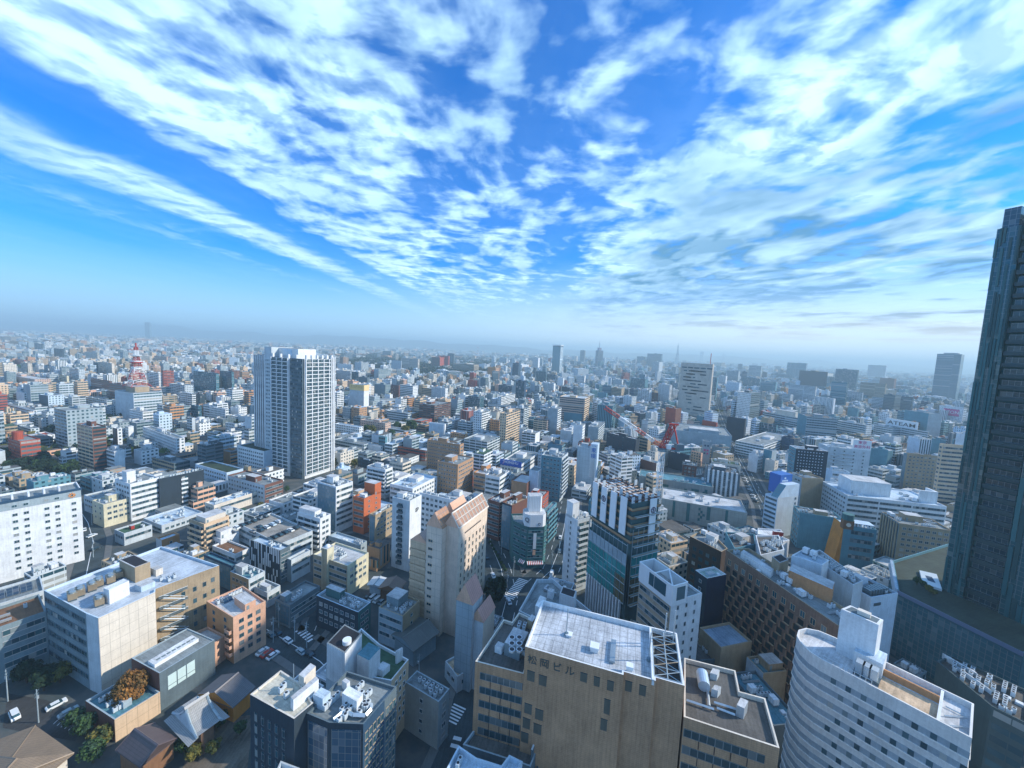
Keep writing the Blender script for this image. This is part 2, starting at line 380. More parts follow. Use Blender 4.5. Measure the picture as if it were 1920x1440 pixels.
def balcony_me(L, dep, rail, col, div=6.2):
    def f(m):
        m.box(0, -dep, -.15, L, 0, 0, 'plain', col, bottom=True)
        m.box(0, -dep, 0, L, -dep + .12, rail, 'plain', col)
        m.box(0, -dep + .12, 0, .12, 0, rail, 'plain', col); m.box(L - .12, -dep + .12, 0, L, 0, rail, 'plain', col)
        k = max(1, round(L / div))
        for i in range(1, k): m.box(i * L / k - .05, -dep + .12, 0, i * L / k + .05, 0, 2.6, 'plain', 'G')
    return cached(('balcony', round(L, 2), dep, rail, str(col)), f)
def punched(b, i, z0, z1, fh, cols, w, h, fr='metal', m0=1.2, m1=1.2, skip=None, pair=0):
    M, L = b.side(i); rows = max(1, int((z1 - z0) / fh)); st = (L - m0 - m1) / cols
    for r in range(rows):
        for c in range(cols):
            if skip and skip(c, r): continue
            x = m0 + st * (c + .5) - w / 2 + (pair if c % 2 == 0 else -pair)
            b.add('window', window_me(w, h, fr), M @ T_(x, 0, z1 - (r + 1) * fh + (fh - h) * .5))
def bands(b, i, z0, z1, fh, h, m0=.5, m1=.5, fr='metal', segs=1, gap=.8):
    M, L = b.side(i); rows = max(1, int((z1 - z0) / fh)); sl_ = (L - m0 - m1 - gap * (segs - 1)) / segs
    if sl_ < .5: return
    for r in range(rows):
        for k in range(segs): b.add('window_band', band_me(sl_, h, fr), M @ T_(m0 + k * (sl_ + gap), 0, z1 - (r + 1) * fh + (fh - h) * .5))
def balconies(b, i, z0, z1, fh, col, m0=.4, m1=.4, dep=1.2, rail=1.1, glass=True):
    M, L = b.side(i); rows = max(1, int((z1 - z0) / fh)); l = L - m0 - m1
    if l < 1: return
    for r in range(rows):
        z = z1 - (r + 1) * fh
        b.add('balcony', balcony_me(l, dep, rail, col), M @ T_(m0, 0, z))
        if glass: b.add('window_band', band_me(l - .6, 2.0, 'metal'), M @ T_(m0 + .3, 0, z + .2))
def auto_face(b, i, ch):
    M, L = b.side(i); h = b.h; big = h - 1.2
    if L < 2: return
    if ch == 'p': punched(b, i, 1, big, 3.2, max(1, int(L / 3.0)), min(1.6, L / max(1, int(L / 3.0)) * .55), 1.35)
    elif ch == 'q': punched(b, i, 1, big, 3.1, max(1, int(L / 2.3)), 1.0, 1.3)
    elif ch == 's': punched(b, i, 1, big, 3.2, max(1, int(L / 6.5)), 1.1, 1.1)
    elif ch == 'b': bands(b, i, 1, big, 3.5, 1.5, segs=max(1, int(L / 16)))
    elif ch == 'a': balconies(b, i, 1, big, 3.0, b.wc)
    elif ch == 'g' or ch == 'v':
        mb = MB(); mb.box(.4, -.1, 1, L - .4, .02, h - 1, 'curtain', 'B' if ch == 'g' else 'K'); b.part('curtain_wall', mb, M)
        if ch == 'v':
            for k in range(int(L / 2.4)):
                b.add('fin', cached(('fin', round(h, 1), str(b.wc)), lambda m: m.box(0, -.45, 1, .8, -.1, h - .5, 'plain', b.wc)), M @ T_(.6 + k * 2.4, 0, 0))
def ac_me(n=1):
    def f(m):
        for k in range(n):
            x = k * 1.15; m.box(x, 0, .25, x + 1.0, .8, 1.5, 'paint', 'w', bottom=True); m.cyl(x + .5, .4, 1.5, 1.54, .32, 'paint', 'black', 10)
            m.box(x + .05, .1, 0, x + .2, .7, .25, 'metal', 'g'); m.box(x + .8, .1, 0, x + .95, .7, .25, 'metal', 'g')
    return cached(('ac_unit', n), f)
def tank_me():
    def f(m): m.box(0, 0, .6, 2.2, 1.8, 2.4, 'seam', 'W', bottom=True); m.box(.1, .1, 0, 2.1, 1.7, .6, 'metal', 'g')
    return cached(('water_tank', 0), f)
def duct_me():
    def f(m):
        m.box(0, 0, .4, 5, .7, 1.1, 'metal', 'metal', bottom=True); m.box(0, .7, .4, .7, 3, 1.1, 'metal', 'metal', bottom=True)
        for x in (.3, 2.2, 4.3): m.box(x, .1, 0, x + .15, .6, .4, 'metal', 'g')
    return cached(('duct', 0), f)
def pipe_me(): return cached(('pipe_rack', 0), lambda m: [m.box(0, k * .3, .3, 6, k * .3 + .14, .44, 'metal', 'metal', bottom=True) for k in range(3)] + [m.box(x, -.05, 0, x + .12, .8, .3, 'metal', 'g') for x in (.5, 3, 5.4)])
def hatch_me(): return cached(('roof_hatch', 0), lambda m: (m.box(0, 0, 0, 1.4, 1.4, .5, 'paint', 'w'), m.box(.1, .1, .5, 1.3, 1.3, .62, 'paint', 'W')))
def pit(x, y, poly):
    c = False; n = len(poly); j = n - 1
    for i in range(n):
        if (poly[i][1] > y) != (poly[j][1] > y) and x < (poly[j][0] - poly[i][0]) * (y - poly[i][1]) / (poly[j][1] - poly[i][1]) + poly[i][0]: c = not c
        j = i
    return c
def clutter(b, n, ph=None, avoid=()):
    """rooftop machinery; b.poly's bounding box is scanned and points outside are dropped"""
    rn = b.rnd; x0 = min(p[0] for p in b.poly); x1 = max(p[0] for p in b.poly); y0 = min(p[1] for p in b.poly); y1 = max(p[1] for p in b.poly)
    taken = list(avoid)
    if ph:
        for (fx, fy, fw, fd, hh, col) in ph:
            X0 = x0 + fx * (x1 - x0); Y0 = y0 + fy * (y1 - y0); X1 = X0 + fw * (x1 - x0); Y1 = Y0 + fd * (y1 - y0)
            mb = MB(); mb.box(X0, Y0, b.zr, X1, Y1, b.zr + hh, 'plain', col, 'roof', 'roofw'); 
            mb.box(X0 - .12, Y0 - .12, b.zr + hh, X1 + .12, Y1 + .12, b.zr + hh + .2, 'plain', col, 'roof', 'roofw', bottom=True)
            if hh > 2.2 and min(X1 - X0, Y1 - Y0) > 2: mb.box(X0 + .5, Y0 - .05, b.zr + .1, X0 + 1.4, Y0, b.zr + 2.0, 'paint', 'g'); 
            b.part('penthouse', mb); taken.append((X0 - .5, Y0 - .5, X1 + .5, Y1 + .5))
    kinds = [('ac_unit', ac_me(2), 2.4, 1), ('ac_unit', ac_me(4), 4.7, 1), ('ac_unit', ac_me(1), 1.2, 1), ('water_tank', tank_me(), 2.3, 1.9), ('duct', duct_me(), 5.1, 3.1), ('pipe_rack', pipe_me(), 6, .9), ('roof_hatch', hatch_me(), 1.5, 1.5)]
    tries = 0; cnt = 0
    while cnt < n and tries < n * 14:
        tries += 1; nm, me, wx, wy = rn.choice(kinds[:3] * 2 + kinds); rot = rn.random() < .4
        if rot: wx, wy = wy, wx
        if x1 - x0 < wx + 2.2 or y1 - y0 < wy + 2.2: continue
        x = rn.uniform(x0 + .9, x1 - wx - .9); y = rn.uniform(y0 + .9, y1 - wy - .9)
        if any(not (x + wx < t[0] or x > t[2] or y + wy < t[1] or y > t[3]) for t in taken): continue
        if not all(pit(px, py, inset(b.poly, .7)) for px, py in ((x, y), (x + wx, y), (x, y + wy), (x + wx, y + wy))): continue
        taken.append((x, y, x + wx, y + wy)); cnt += 1
        M = T_(x, y, b.zr) if not rot else T_(x + wx, y, b.zr) @ Matrix.Rotation(R_(90), 4, 'Z')
        b.add(nm, me, M)
        if rn.random() < .8:   # a second unit of the same row
            dx_, dy_ = (0, wy + .5) if not rot else (wx + .5, 0)
            if x + dx_ + wx < x1 - .9 and y + dy_ + wy < y1 - .9 and not any(not (x + dx_ + wx < t[0] or x + dx_ > t[2] or y + dy_ + wy < t[1] or y + dy_ > t[3]) for t in taken) and pit(x + dx_ + wx, y + dy_ + wy, inset(b.poly, .7)) and pit(x + dx_, y + dy_ + wy, inset(b.poly, .7)):
                taken.append((x + dx_, y + dy_, x + dx_ + wx, y + dy_ + wy)); b.add(nm, me, T_(dx_, dy_, 0) @ M)
    b.taken = taken
def solve_len(P, ang, px):
    """length along ang from P until it reaches picture column px"""
    u = Vector((math.cos(ang), math.sin(ang), 0)); n = ray(px, 0).cross(ray(px, 1440))
    k = u.dot(n)
    return -((P - CAMP).dot(n)) / k if abs(k) > 1e-6 else 10
def height_from(t, xs, ys, yb):
    X, Y = TP(t, xs, ys); YB = TP(t, xs, yb)[1]; xb = X
    for _ in range(12):
        G = at(xb, YB, 0); lo, hi = 0.0, 600.0
        for _ in range(40):
            mid = (lo + hi) / 2
            if proj((G.x, G.y, mid))[1] > Y: lo = mid
            else: hi = mid
        xb += X - proj((G.x, G.y, lo))[0]
    return G, lo
def B(t, xs, ys, x0, x1, hb, wall, st, label, yaw=None, cat='building', name='office_building', tier=None, n=None, ph='auto', **k):
    if yaw is None: yaw = 67 if TP(t, xs, ys)[0] < 1180 else 38
    if isinstance(hb, str): h = float(hb[1:]); P = A(t, xs, ys, h)
    else: G, h = height_from(t, xs, ys, hb); P = Vector((G.x, G.y, h))
    r = R_(yaw); w_ = solve_len(P, r, TP(t, x1, ys)[0]); d_ = solve_len(P, r + math.pi / 2, TP(t, x0, ys)[0])
    lim = k.pop('lim', 90)
    if not 2 < w_ < lim or not 2 < d_ < lim: print('SIZE', label, round(w_, 1), round(d_, 1), 'h', round(h, 1))
    w_ = min(max(w_, 3.0), lim) if w_ > 0 else 12.0; d_ = min(max(d_, 3.0), lim) if d_ > 0 else 12.0
    w_ = k.pop('W', w_); d_ = k.pop('DD', d_)
    if tier is None: tier = 1 if t >= 6 else 2
    s4 = st[1] + ('p' if st[1] in 'nNk' else st[1]) + ('p' if st[0] in 'nNk' else st[0]) + st[0]
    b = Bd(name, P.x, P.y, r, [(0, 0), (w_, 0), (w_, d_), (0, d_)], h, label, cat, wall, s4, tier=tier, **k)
    if tier == 1:
        auto_face(b, 0, st[1]); auto_face(b, 3, st[0])
    if n is None: n = 5 if tier == 1 else (2 if h > 9 else 1)
    if ph == 'auto':
        rn = b.rnd; ph = []
        if w_ > 6 and d_ > 6 and h > 9: ph = [(rn.uniform(.15, .5), rn.uniform(.3, .55), min(.35, 6 / w_ + .1), min(.35, 6 / d_ + .1), rn.uniform(2.4, 4), b.wc)]
    clutter(b, n, ph); b.done()
    return b
HAZE_D = 1.95e-4
# ================================================================ buildings, left middle distance (picture columns 0-480)
AP = dict(cat='apartment block', name='apartment_building'); HO = dict(cat='house', name='house'); HT = dict(cat='hotel', name='hotel_building')
B(1, 495, 680, 405, 770, 1000, 'G', 'ap', 'tall grey balcony apartment slab standing left of the brown tower block', **AP)
B(1, 690, 805, 573, 795, 1130, ['r', 'r', 'r', 'T'], 'aa', 'dark brown tower block with cream balcony fronts and a white roof', roof='roofw', **AP)
b = B(1, 150, 910, 58, 302, 1065, 'R', 'pb', 'low red brick building with a round red drum on its roof', n=1, ph=[])
mb = MB(); mb.cyl(b.w * .25, b.d * .6, b.zr, b.zr + 7, 3.2, 'brick', 'R', 20); b.part('roof_drum', mb)
B(1, 1320, 890, 1070, 1385, 1030, 'W', 'qp', 'long white office with rows of small windows below the grey office with red mast', yaw=60)
B(1, 855, 985, 785, 935, 1130, 'W', 'bn', 'white office with a rounded shoulder roof right of the brown tower block')
B(1, 1060, 985, 1003, 1190, 1090, 'W', 'np', 'plain white box office with four windows facing right, behind the dark brown office')
B(1, 1305, 1075, 1140, 1425, 1165, ['D', 'D', 'D', 'b'], 'bb', 'low dark office with tan window bands above the black block')
B(1, 962, 800, 938, 1002, 930, 'W', 'pn', 'slim white stair tower block with one column of windows, left of the long white office')
B(1, 880, 815, 843, 915, 960, ['W', 'W', 'W', 'r'], 'vp', 'narrow building with brown and white vertical strips beside the slim white stair tower', n=0)
MASTB = B(1, 1000, 550, 860, 1215, 760, 'w', 'nb', 'big pale grey office with dark window bands carrying the red and white mast', ph=[(.25, .3, .5, .5, 7, 'b')], lim=120)
B(1, 1070, 690, 970, 1150, 800, 'W', 'pb', 'white stepped office in front of the office with the mast')
B(1, 1620, 400, 1450, 1642, 590, 'E', 'ga', 'wide dark green glass apartment slab left of the white gridded tower', lim=120, **AP)
B(1, 1738, 388, 1646, 1755, 560, 'E', 'ga', 'narrower dark green glass apartment slab nearest the white gridded tower', lim=120, **AP)
B(1, 1190, 400, 1110, 1215, 545, 'W', 'ap', 'slim white apartment block with glass balconies right of the mast', **AP)
B(1, 1225, 378, 1212, 1303, 545, 'R', 'pa', 'stepped red brown apartment block right of the mast', **AP)
B(1, 1385, 490, 1270, 1450, 600, 'w', 'ap', 'pale apartment block with many balconies below the green glass slab', **AP)
B(1, 1440, 555, 1338, 1468, 680, 'W', 'aa', 'white balcony block in front of the pale apartment block under the green glass slab', **AP)
B(1, 1500, 555, 1465, 1547, 665, 'K', 'gp', 'small dark block with a red roof rim below the green glass slab', cop='R')
B(1, 1485, 645, 1432, 1512, 785, 'B', 'gg', 'small blue glass building left of the white cluster near the gridded tower')
B(1, 1690, 670, 1570, 1715, 770, 'W', 'pb', 'white office with a boxy rooftop room left of the gridded tower')
B(1, 1790, 660, 1730, 1852, 745, 'W', 'np', 'white cube block touching the left edge of the gridded tower')
B(1, 838, 325, 733, 858, 440, 'C', 'an', 'cream gridded apartment block standing left of the mast', **AP)
B(1, 590, 370, 518, 635, 490, 'w', 'ap', 'tall pale stepped apartment block left of the cream gridded block', **AP)
B(1, 500, 420, 445, 515, 500, 'Y', 'an', 'small yellow cream block left of the pale stepped apartment block')
B(1, 820, 458, 680, 828, 560, 'r', 'bp', 'dark brown wide block below the cream gridded block')
B(1, 945, 490, 818, 985, 640, 'r', 'bb', 'dark red brown block hidden behind the office with the mast')
B(1, 225, 490, 173, 362, 660, 'G', 'nb', 'grey slab with a blank left wall and banded right front at far left')
B(1, 178, 548, 120, 186, 655, 'W', 'np', 'white blank block left of the grey banded slab')
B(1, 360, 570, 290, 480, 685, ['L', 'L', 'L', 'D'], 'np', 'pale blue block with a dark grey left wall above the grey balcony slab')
B(1, 540, 580, 510, 642, 665, 'w', 'pa', 'white framed apartment block behind the grey balcony slab', **AP)
B(1, 800, 605, 630, 838, 670, 'w', 'ab', 'long low white block left of the office with the mast')
B(1, 180, 300, 113, 186, 345, 'R', 'bn', 'small red block at the upper far left')
B(1, 208, 325, 155, 240, 425, 'C', 'ap', 'cream block with pink bands beside the small red block', **AP)
B(1, 290, 340, 262, 358, 425, 'W', 'pa', 'white apartment block right of the cream block with pink bands', **AP)
B(1, 465, 218, 403, 478, 300, 'K', 'vn', 'dark tower with a pale centre strip in the far left distance', n=0)
B(1, 320, 178, 250, 332, 240, 'D', 'vp', 'dark grey block far behind at upper left', n=0)
B(1, 335, 105, 297, 337, 152, 'C', 'nn', 'small bright cream slab near the left horizon', n=0)
B(1, 670, 112, 630, 673, 152, 'C', 'nn', 'bright cream slab near the horizon left of the lone distant tower', n=0)
B(1, 260, 445, -40, 382, 505, 'F', 'pp', 'long low pink hall at the far left edge', roof='roofw', lim=160)
B(1, 250, 680, -60, 275, 740, 'W', 'bp', 'long low white school building at far left', lim=120)
B(1, 230, 815, 140, 295, 880, 'w', 'bp', 'low pale house block left of the grey balcony slab')
B(1, 350, 865, 280, 412, 915, 'W', 'pp', 'white house with a red roof left of the grey balcony slab', roof='R', **HO)
B(1, 830, 735, 808, 922, 775, 'C', 'bp', 'low cream building with a dark roof in front of the office with the mast', roof='roofd')
B(1, 1250, 275, 1157, 1258, 325, 'P', 'bp', 'peach apartment block behind the mast towards the horizon', n=1, **AP)
B(1, 730, 245, 605, 745, 310, 'C', 'pb', 'cream office in the sunlit district left of the mast', n=1)
B(1, 1440, 735, 1400, 1442, 880, 'w', 'an', 'thin pale block right of the long white office', n=0)
B(1, 1620, 850, 1555, 1675, 890, 'w', 'bb', 'low white apartment house left of the gridded tower', n=0)
B(1, 1760, 780, 1690, 1772, 860, 'w', 'pn', 'white cube house by the foot of the gridded tower', n=0)
# ---------------------------------------------------------------- behind and right of the gridded tower
b = B(2, 1130, 492, 1022, 1168, 690, ['W', 'W', 'W', 'w'], 'nn', 'white building topped by a big yellow lettered sign', n=0, ph=[])
YSIGN = b
B(2, 1325, 560, 1285, 1345, 640, 'W', 'ns', 'slim white building with a golden rooftop drum', n=0, ph=[(.2, .2, .6, .6, 3, 'Y')])
B(2, 1392, 490, 1330, 1397, 620, 'r', 'pn', 'dark brown narrow building left of the white blank-banded building')
B(2, 1497, 495, 1395, 1535, 610, 'W', 'bp', 'white building with thin window lines right of the dark brown narrow one')
B(2, 1290, 485, 1210, 1330, 600, 'g', 'np', 'grey blank walled block right of the yellow sign')
B(2, 1740, 512, 1637, 1760, 620, ['W', 'r', 'r', 'W'], 'vp', 'white apartment block with dark vertical strips above the brown blocks', **AP)
B(2, 1638, 515, 1562, 1645, 600, 'b', 'bp', 'beige banded block left of the block with dark vertical strips')
B(2, 1660, 640, 1545, 1782, 775, 'r', 'aa', 'large dark brown apartment block with green trees to its left', **AP)
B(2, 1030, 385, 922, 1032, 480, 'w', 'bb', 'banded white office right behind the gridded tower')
B(2, 1090, 390, 1022, 1142, 480, ['W', 'W', 'W', 'B'], 'ga', 'dark blue and white apartment block right of the banded white office', **AP)
B(2, 1155, 430, 1090, 1172, 495, 'D', 'bn', 'dark grey block in front of the dark blue and white apartment block')
B(2, 1240, 370, 1205, 1332, 470, 'G', 'pb', 'grey banded office behind the grey blank walled block')
B(2, 1110, 318, 1060, 1166, 400, 'w', 'pa', 'pale apartment block with rooftop spire near the distant woods', **AP)
B(2, 1035, 335, 930, 1050, 385, 'W', 'pb', 'white low office on the edge of the distant woods left side')
B(2, 1535, 292, 1412, 1547, 385, 'C', 'bb', 'cream banded office block by the distant woods', lim=120)
B(2, 1410, 305, 1335, 1414, 380, 'w', 'pb', 'pale office left of the cream banded office by the woods')
B(2, 1700, 280, 1638, 1772, 365, ['R', 'R', 'R', 'r'], 'pn', 'massive dark red block in the distant woods', lim=120)
B(2, 1805, 252, 1757, 1812, 340, 'D', 'vn', 'dark grey tower right of the massive dark red block')
B(2, 1085, 225, 1060, 1142, 262, 'G', 'pp', 'grey slab far behind the gridded tower towards the horizon', n=0)
B(2, 1330, 235, 1260, 1336, 275, 'D', 'bp', 'dark square block behind the distant woods', n=0)
B(2, 1095, 805, 912, 1125, 880, 'W', 'pp', 'white school hall with a blue grey roof right of the gridded tower', roof='L', n=0, ph=[], lim=120)
B(2, 1130, 935, 905, 1190, 1010, 'w', 'bb', 'long three storey school wing in front of the white school hall', lim=120)
B(2, 1255, 950, 1148, 1262, 1020, 'W', 'np', 'white block in front of the long school wing')
B(2, 1290, 880, 1240, 1292, 1010, 'E', 'bn', 'slim blue grey stair block between the school wing and the long apartments')
B(2, 1345, 935, 1285, 1580, 1030, 'w', 'ba', 'long apartment row with a blue roof right of the slim blue grey stair block', roof='L', lim=120, **AP)
B(2, 1480, 835, 1280, 1520, 880, 'W', 'bb', 'low white market hall behind the long apartment row', lim=120, n=0, ph=[])
B(2, 1290, 775, 1100, 1330, 860, 'F', 'pp', 'low pink school block behind the white school hall', roof='roofg', lim=120)
b = B(2, 955, 1000, 905, 1052, 1120, 'C', 'np', 'small cream house with a square niche window by the foot of the gridded tower', **HO)
B(2, 1195, 1060, 1085, 1215, 1165, 'K', 'pp', 'black slim office at the street right of the gridded tower')
B(2, 1735, 782, 1618, 1745, 880, 'W', 'nn', 'pale blank white block above the brown office slab')
B(2, 1760, 765, 1700, 1790, 870, 'w', 'aa', 'white and pink balcony block right of the blank white block', **AP)
B(2, 1590, 985, 1385, 1600, 1060, ['r', 'r', 'r', 'R'], 'bb', 'low brown school building left of the brown office slab', roof='roofw', lim=110)
B(2, 1890, 860, 1778, 1908, 930, 'o', 'pp', 'small orange building with a chamfered roof above the brown offices')
B(2, 1560, 760, 1490, 1640, 800, 'R', 'pp', 'low red house among trees below the dark brown apartments', n=0, **HO)
B(2, 1460, 700, 1300, 1490, 770, 'w', 'bb', 'white stepped apartment row left of the dark brown apartments', **AP)
B(2, 1010, 745, 910, 1020, 800, 'w', 'aa', 'pale apartment house touching the right side of the gridded tower', **AP)
B(2, 1120, 585, 1010, 1160, 680, 'W', 'np', 'white office cluster right below the yellow sign')
# ---------------------------------------------------------------- centre
b = B(3, 250, 935, 5, 278, 1170, 't', 'qp', 'brown office slab with small windows, the rear of two brown ones', tier=1)
b = B(3, 235, 1085, 80, 352, 1350, 't', 'qp', 'brown office slab with rows of small windows, the front of two brown ones', tier=1, roof='roofg')
B(3, 415, 692, 354, 478, 890, 'W', 'pa', 'white slim apartment tower with dark balconies left of the tan tower', **AP)
B(3, 600, 702, 552, 703, 970, 'T', 'pa', 'tan apartment tower with stacked balconies near the picture centre', **AP)
B(3, 545, 755, 474, 556, 880, 'o', 'pa', 'orange brown apartment block attached to the left of the tan tower', **AP)
B(3, 540, 540, 480, 540, 560, 'W', 'nn', 'small white box block hidden left of the long banded apartment block', n=0)
B(3, 560, 575, 533, 665, 695, 'W', 'pa', 'long white apartment block with strong bands in front of the navy tower', **AP)
B(3, 735, 462, 670, 748, 635, 'M', 'gn', 'navy blue tower right of the banded white apartments', n=0)
B(3, 640, 495, 540, 668, 570, 'M', 'gn', 'low navy blue block behind the banded white apartments', n=0)
B(3, 730, 665, 668, 768, 830, 'w', 'ga', 'grey white apartment block between the tan tower and the salmon hotel', **AP)
B(3, 905, 752, 803, 945, 880, ['F', 'F', 'F', 'T'], 'aa', 'pink apartment block with a brown balcony grid in front of the grey tower', **AP)
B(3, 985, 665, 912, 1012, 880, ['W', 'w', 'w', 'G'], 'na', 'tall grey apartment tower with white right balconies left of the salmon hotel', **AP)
B(3, 1188, 590, 998, 1226, 800, ['T', 'F', 'F', 'F'], 'bb', 'large salmon hotel with horizontal bands near the picture centre', lim=140, roof='w', **HT)
B(3, 1165, 705, 1032, 1182, 800, 'E', 'ng', 'wide blue grey glass block in front of the salmon hotel')
B(3, 1395, 645, 1283, 1422, 880, 'E', 'vg', 'tall blue green slab right of the salmon hotel')
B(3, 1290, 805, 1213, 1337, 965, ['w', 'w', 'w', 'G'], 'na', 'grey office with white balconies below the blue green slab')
b = B(3, 710, 1085, 555, 842, 1175, 'W', 'pb', 'white office with a blue lettered roof sign', n=4, tier=1)
HSIGN = b
B(3, 815, 855, 714, 850, 975, 'W', 'an', 'white office with teal glass left of the plain white cube')
B(3, 938, 880, 866, 945, 945, 'W', 'nn', 'plain white cube block in front of the pink apartment block', n=0)
B(3, 455, 915, 280, 550, 1040, 'w', 'aa', 'white multi storey parking block left of the tan tower', cat='car park', name='parking_garage', lim=110)
B(3, 125, 785, 18, 132, 880, 'L', 'nn', 'pale lilac blank block above the rear brown office')
B(3, 330, 770, 235, 352, 860, 'w', 'aa', 'grey white balcony block left of the white slim apartment tower', **AP)
B(3, 400, 945, 275, 412, 1010, 'W', 'vn', 'white office with slim windows left of the parking block')
B(3, 1015, 1035, 862, 1062, 1365, ['w', 'E', 'E', 'E'], 'pa', 'large grey teal tower block with a white zigzag right edge', tier=1)
b = B(3, 1270, 965, 1132, 1282, 1290, ['w', 'w', 'w', 'w'], 'Nn', 'large beige panelled block beside the tall hotel sign', tier=1, n=6)
TSB = b
B(3, 1570, 895, 1352, 1600, 1060, 'K', 'sn', 'wide black blue office block with faint window dashes left of the crane', lim=110, roof='roofw')
B(3, 1660, 890, 1580, 1685, 1050, 'b', 'bn', 'beige grey office between the black blue block and the crane')
B(3, 1740, 825, 1668, 1790, 930, 'W', 'pp', 'white office with scattered windows left of the crane frame')
B(3, 1725, 1075, 1590, 1755, 1175, ['W', 'r', 'r', 'r'], 'nn', 'low brown brick block left of the crane mast')
B(4, 115, 990, 60, 215, 1120, 'C', 'pn', 'cream church like building with a gable behind the crane mast', n=0)
B(4, 370, 1020, 215, 385, 1150, 'K', 'nn', 'black blank block right of the crane mast')
B(4, 460, 1000, 385, 468, 1100, 'P', 'ps', 'small orange pink building right of the black blank block', n=1)
B(3, 1010, 1290, 850, 1060, 1330, 'w', 'nn', 'low white annex below the large grey teal tower block', n=0, tier=2)
# ---------------------------------------------------------------- centre distance
B(3, 165, 270, 85, 172, 365, 'R', 'pn', 'dark red hospital block standing before the woods', n=0)
B(3, 355, 335, 198, 392, 405, 'b', 'bb', 'long ochre banded hall below the dark red hospital', lim=140)
B(3, 370, 455, 310, 382, 530, 'R', 'pn', 'small dark red building in front of the woods', n=0)
B(3, 690, 325, 645, 707, 450, 'M', 'an', 'slim dark tower with white floors right of the woods', n=0)
B(3, 838, 285, 798, 850, 380, 'W', 'bn', 'white stepped tower with a spire left of the tall glass tower')
B(3, 1185, 228, 1153, 1193, 335, 'D', 'gn', 'slim blue grey tower between the glass tower and the spire tower', n=0)
B(3, 898, 388, 820, 903, 490, 'E', 'gg', 'teal glass block left of the tall glass tower', n=0)
B(3, 965, 412, 888, 975, 470, 'M', 'gn', 'low dark navy block at the foot of the tall glass tower', n=0)
B(3, 1185, 420, 1125, 1192, 495, 'W', 'bn', 'white office cube right of the tall glass tower', n=1)
B(3, 1352, 378, 1270, 1356, 435, ['W', 'W', 'W', 'W'], 'vn', 'black and white striped block below the spire tower', n=0)
B(3, 1072, 508, 1015, 1077, 560, 'K', 'nn', 'black building with a small white roof box behind the salmon hotel', n=0)
B(3, 955, 478, 883, 967, 560, 'W', 'vn', 'white building with dark blue stripes left of the black building', n=0)
B(3, 1025, 435, 982, 1032, 515, 'W', 'nn', 'slim white tower below the tall glass tower', n=0)
B(3, 400, 578, 308, 432, 700, 'B', 'gg', 'blue glass office left of the blue and white apartments', n=1)
B(3, 460, 602, 402, 478, 690, ['W', 'W', 'W', 'M'], 'ga', 'navy and white apartment block right of the blue glass office', n=0, **AP)
B(3, 240, 520, 205, 262, 575, 'M', 'gg', 'small navy block left of the blue glass office', n=0)
B(3, 1870, 665, 1795, 1912, 830, ['r', 'R', 'R', 'R'], 'nn', 'blank dark red tower block left of the tall beige tower', n=1)
B(3, 1640, 648, 1555, 1655, 712, 'W', 'pp', 'white stepped office left of the dark red tower block', n=1)
B(3, 1672, 528, 1588, 1692, 640, 'W', 'an', 'white gridded apartment tower left of the narrow brown one', n=1, **AP)
B(3, 1732, 548, 1688, 1737, 645, 'r', 'an', 'narrow dark brown apartment tower between two white ones', n=0, **AP)
B(3, 1825, 488, 1740, 1842, 650, ['W', 'W', 'W', 'W'], 'va', 'white apartment tower with dark strips near the tall beige tower', n=1, **AP)
B(3, 1640, 445, 1530, 1662, 540, 'E', 'gp', 'teal office behind the white gridded apartment tower', n=0)
B(3, 1462, 515, 1388, 1486, 600, 'b', 'bp', 'tan office behind the blue green slab', n=0)
B(3, 1385, 495, 1318, 1392, 590, 'B', 'bn', 'blue banded office left of the tan office', n=0)
B(3, 1350, 550, 1283, 1356, 610, 'E', 'nn', 'low teal block above the blue green slab', n=0)
B(3, 1540, 575, 1475, 1575, 670, 'w', 'sp', 'grey peaked block left of the white gridded apartment tower', n=0)
B(3, 1465, 450, 1395, 1475, 505, 'w', 'pn', 'pale office far behind the blue green slab', n=0)
B(3, 930, 220, 912, 937, 255, 'L', 'nn', 'pale slim block left of the tall glass tower near the horizon', n=0)
B(3, 600, 285, 545, 607, 335, 'w', 'bn', 'white office block beyond the woods left of the white stepped tower', n=0)
B(3, 1640, 275, 1532, 1655, 360, 'E', 'gg', 'teal office slab left of the big blue glass slab on the skyline', n=0)
B(3, 1762, 255, 1652, 1770, 370, 'B', 'gg', 'big blue glass slab on the skyline left of the tall beige tower', n=0, lim=140)
B(3, 1745, 315, 1690, 1772, 410, 'w', 'an', 'white tower in front of the big blue glass slab', n=0)
# ---------------------------------------------------------------- right distance
B(4, 547, 332, 310, 557, 800, (.52, .49, .43), 'nn', 'tall beige tower with short dark window dashes on the skyline', n=0, ph=[], lim=150); BT = BLD[-1]['bd']
B(4, 835, 548, 733, 908, 790, ['D', 'D', 'D', 'W'], 'qb', 'white hotel slab with dotted windows and a dark right side', n=1, cop='W', **HT)
B(4, 790, 745, 655, 800, 920, 'K', 'nn', 'black block under the white dotted hotel slab', n=0)
B(4, 575, 770, 468, 580, 870, 'R', 'nn', 'red brick block with a rooftop tower in front of the beige tower', n=1)
B(4, 450, 795, 380, 455, 860, 'R', 'nn', 'low red brick block left of the red brick block with a tower', n=0)
B(4, 930, 945, 718, 1140, 1045, 'W', 'bb', 'long white banded department store with an angled front', yaw=40, lim=150, n=8)
B(4, 1025, 790, 830, 1030, 900, 'E', 'gn', 'blue grey box block on top of the banded department store', yaw=25, lim=120)
B(4, 1190, 735, 922, 1215, 850, 'w', 'bb', 'beige banded long office behind the banded department store', yaw=20, lim=150, ph=[(.1, .1, .7, .5, 9, 'C')])
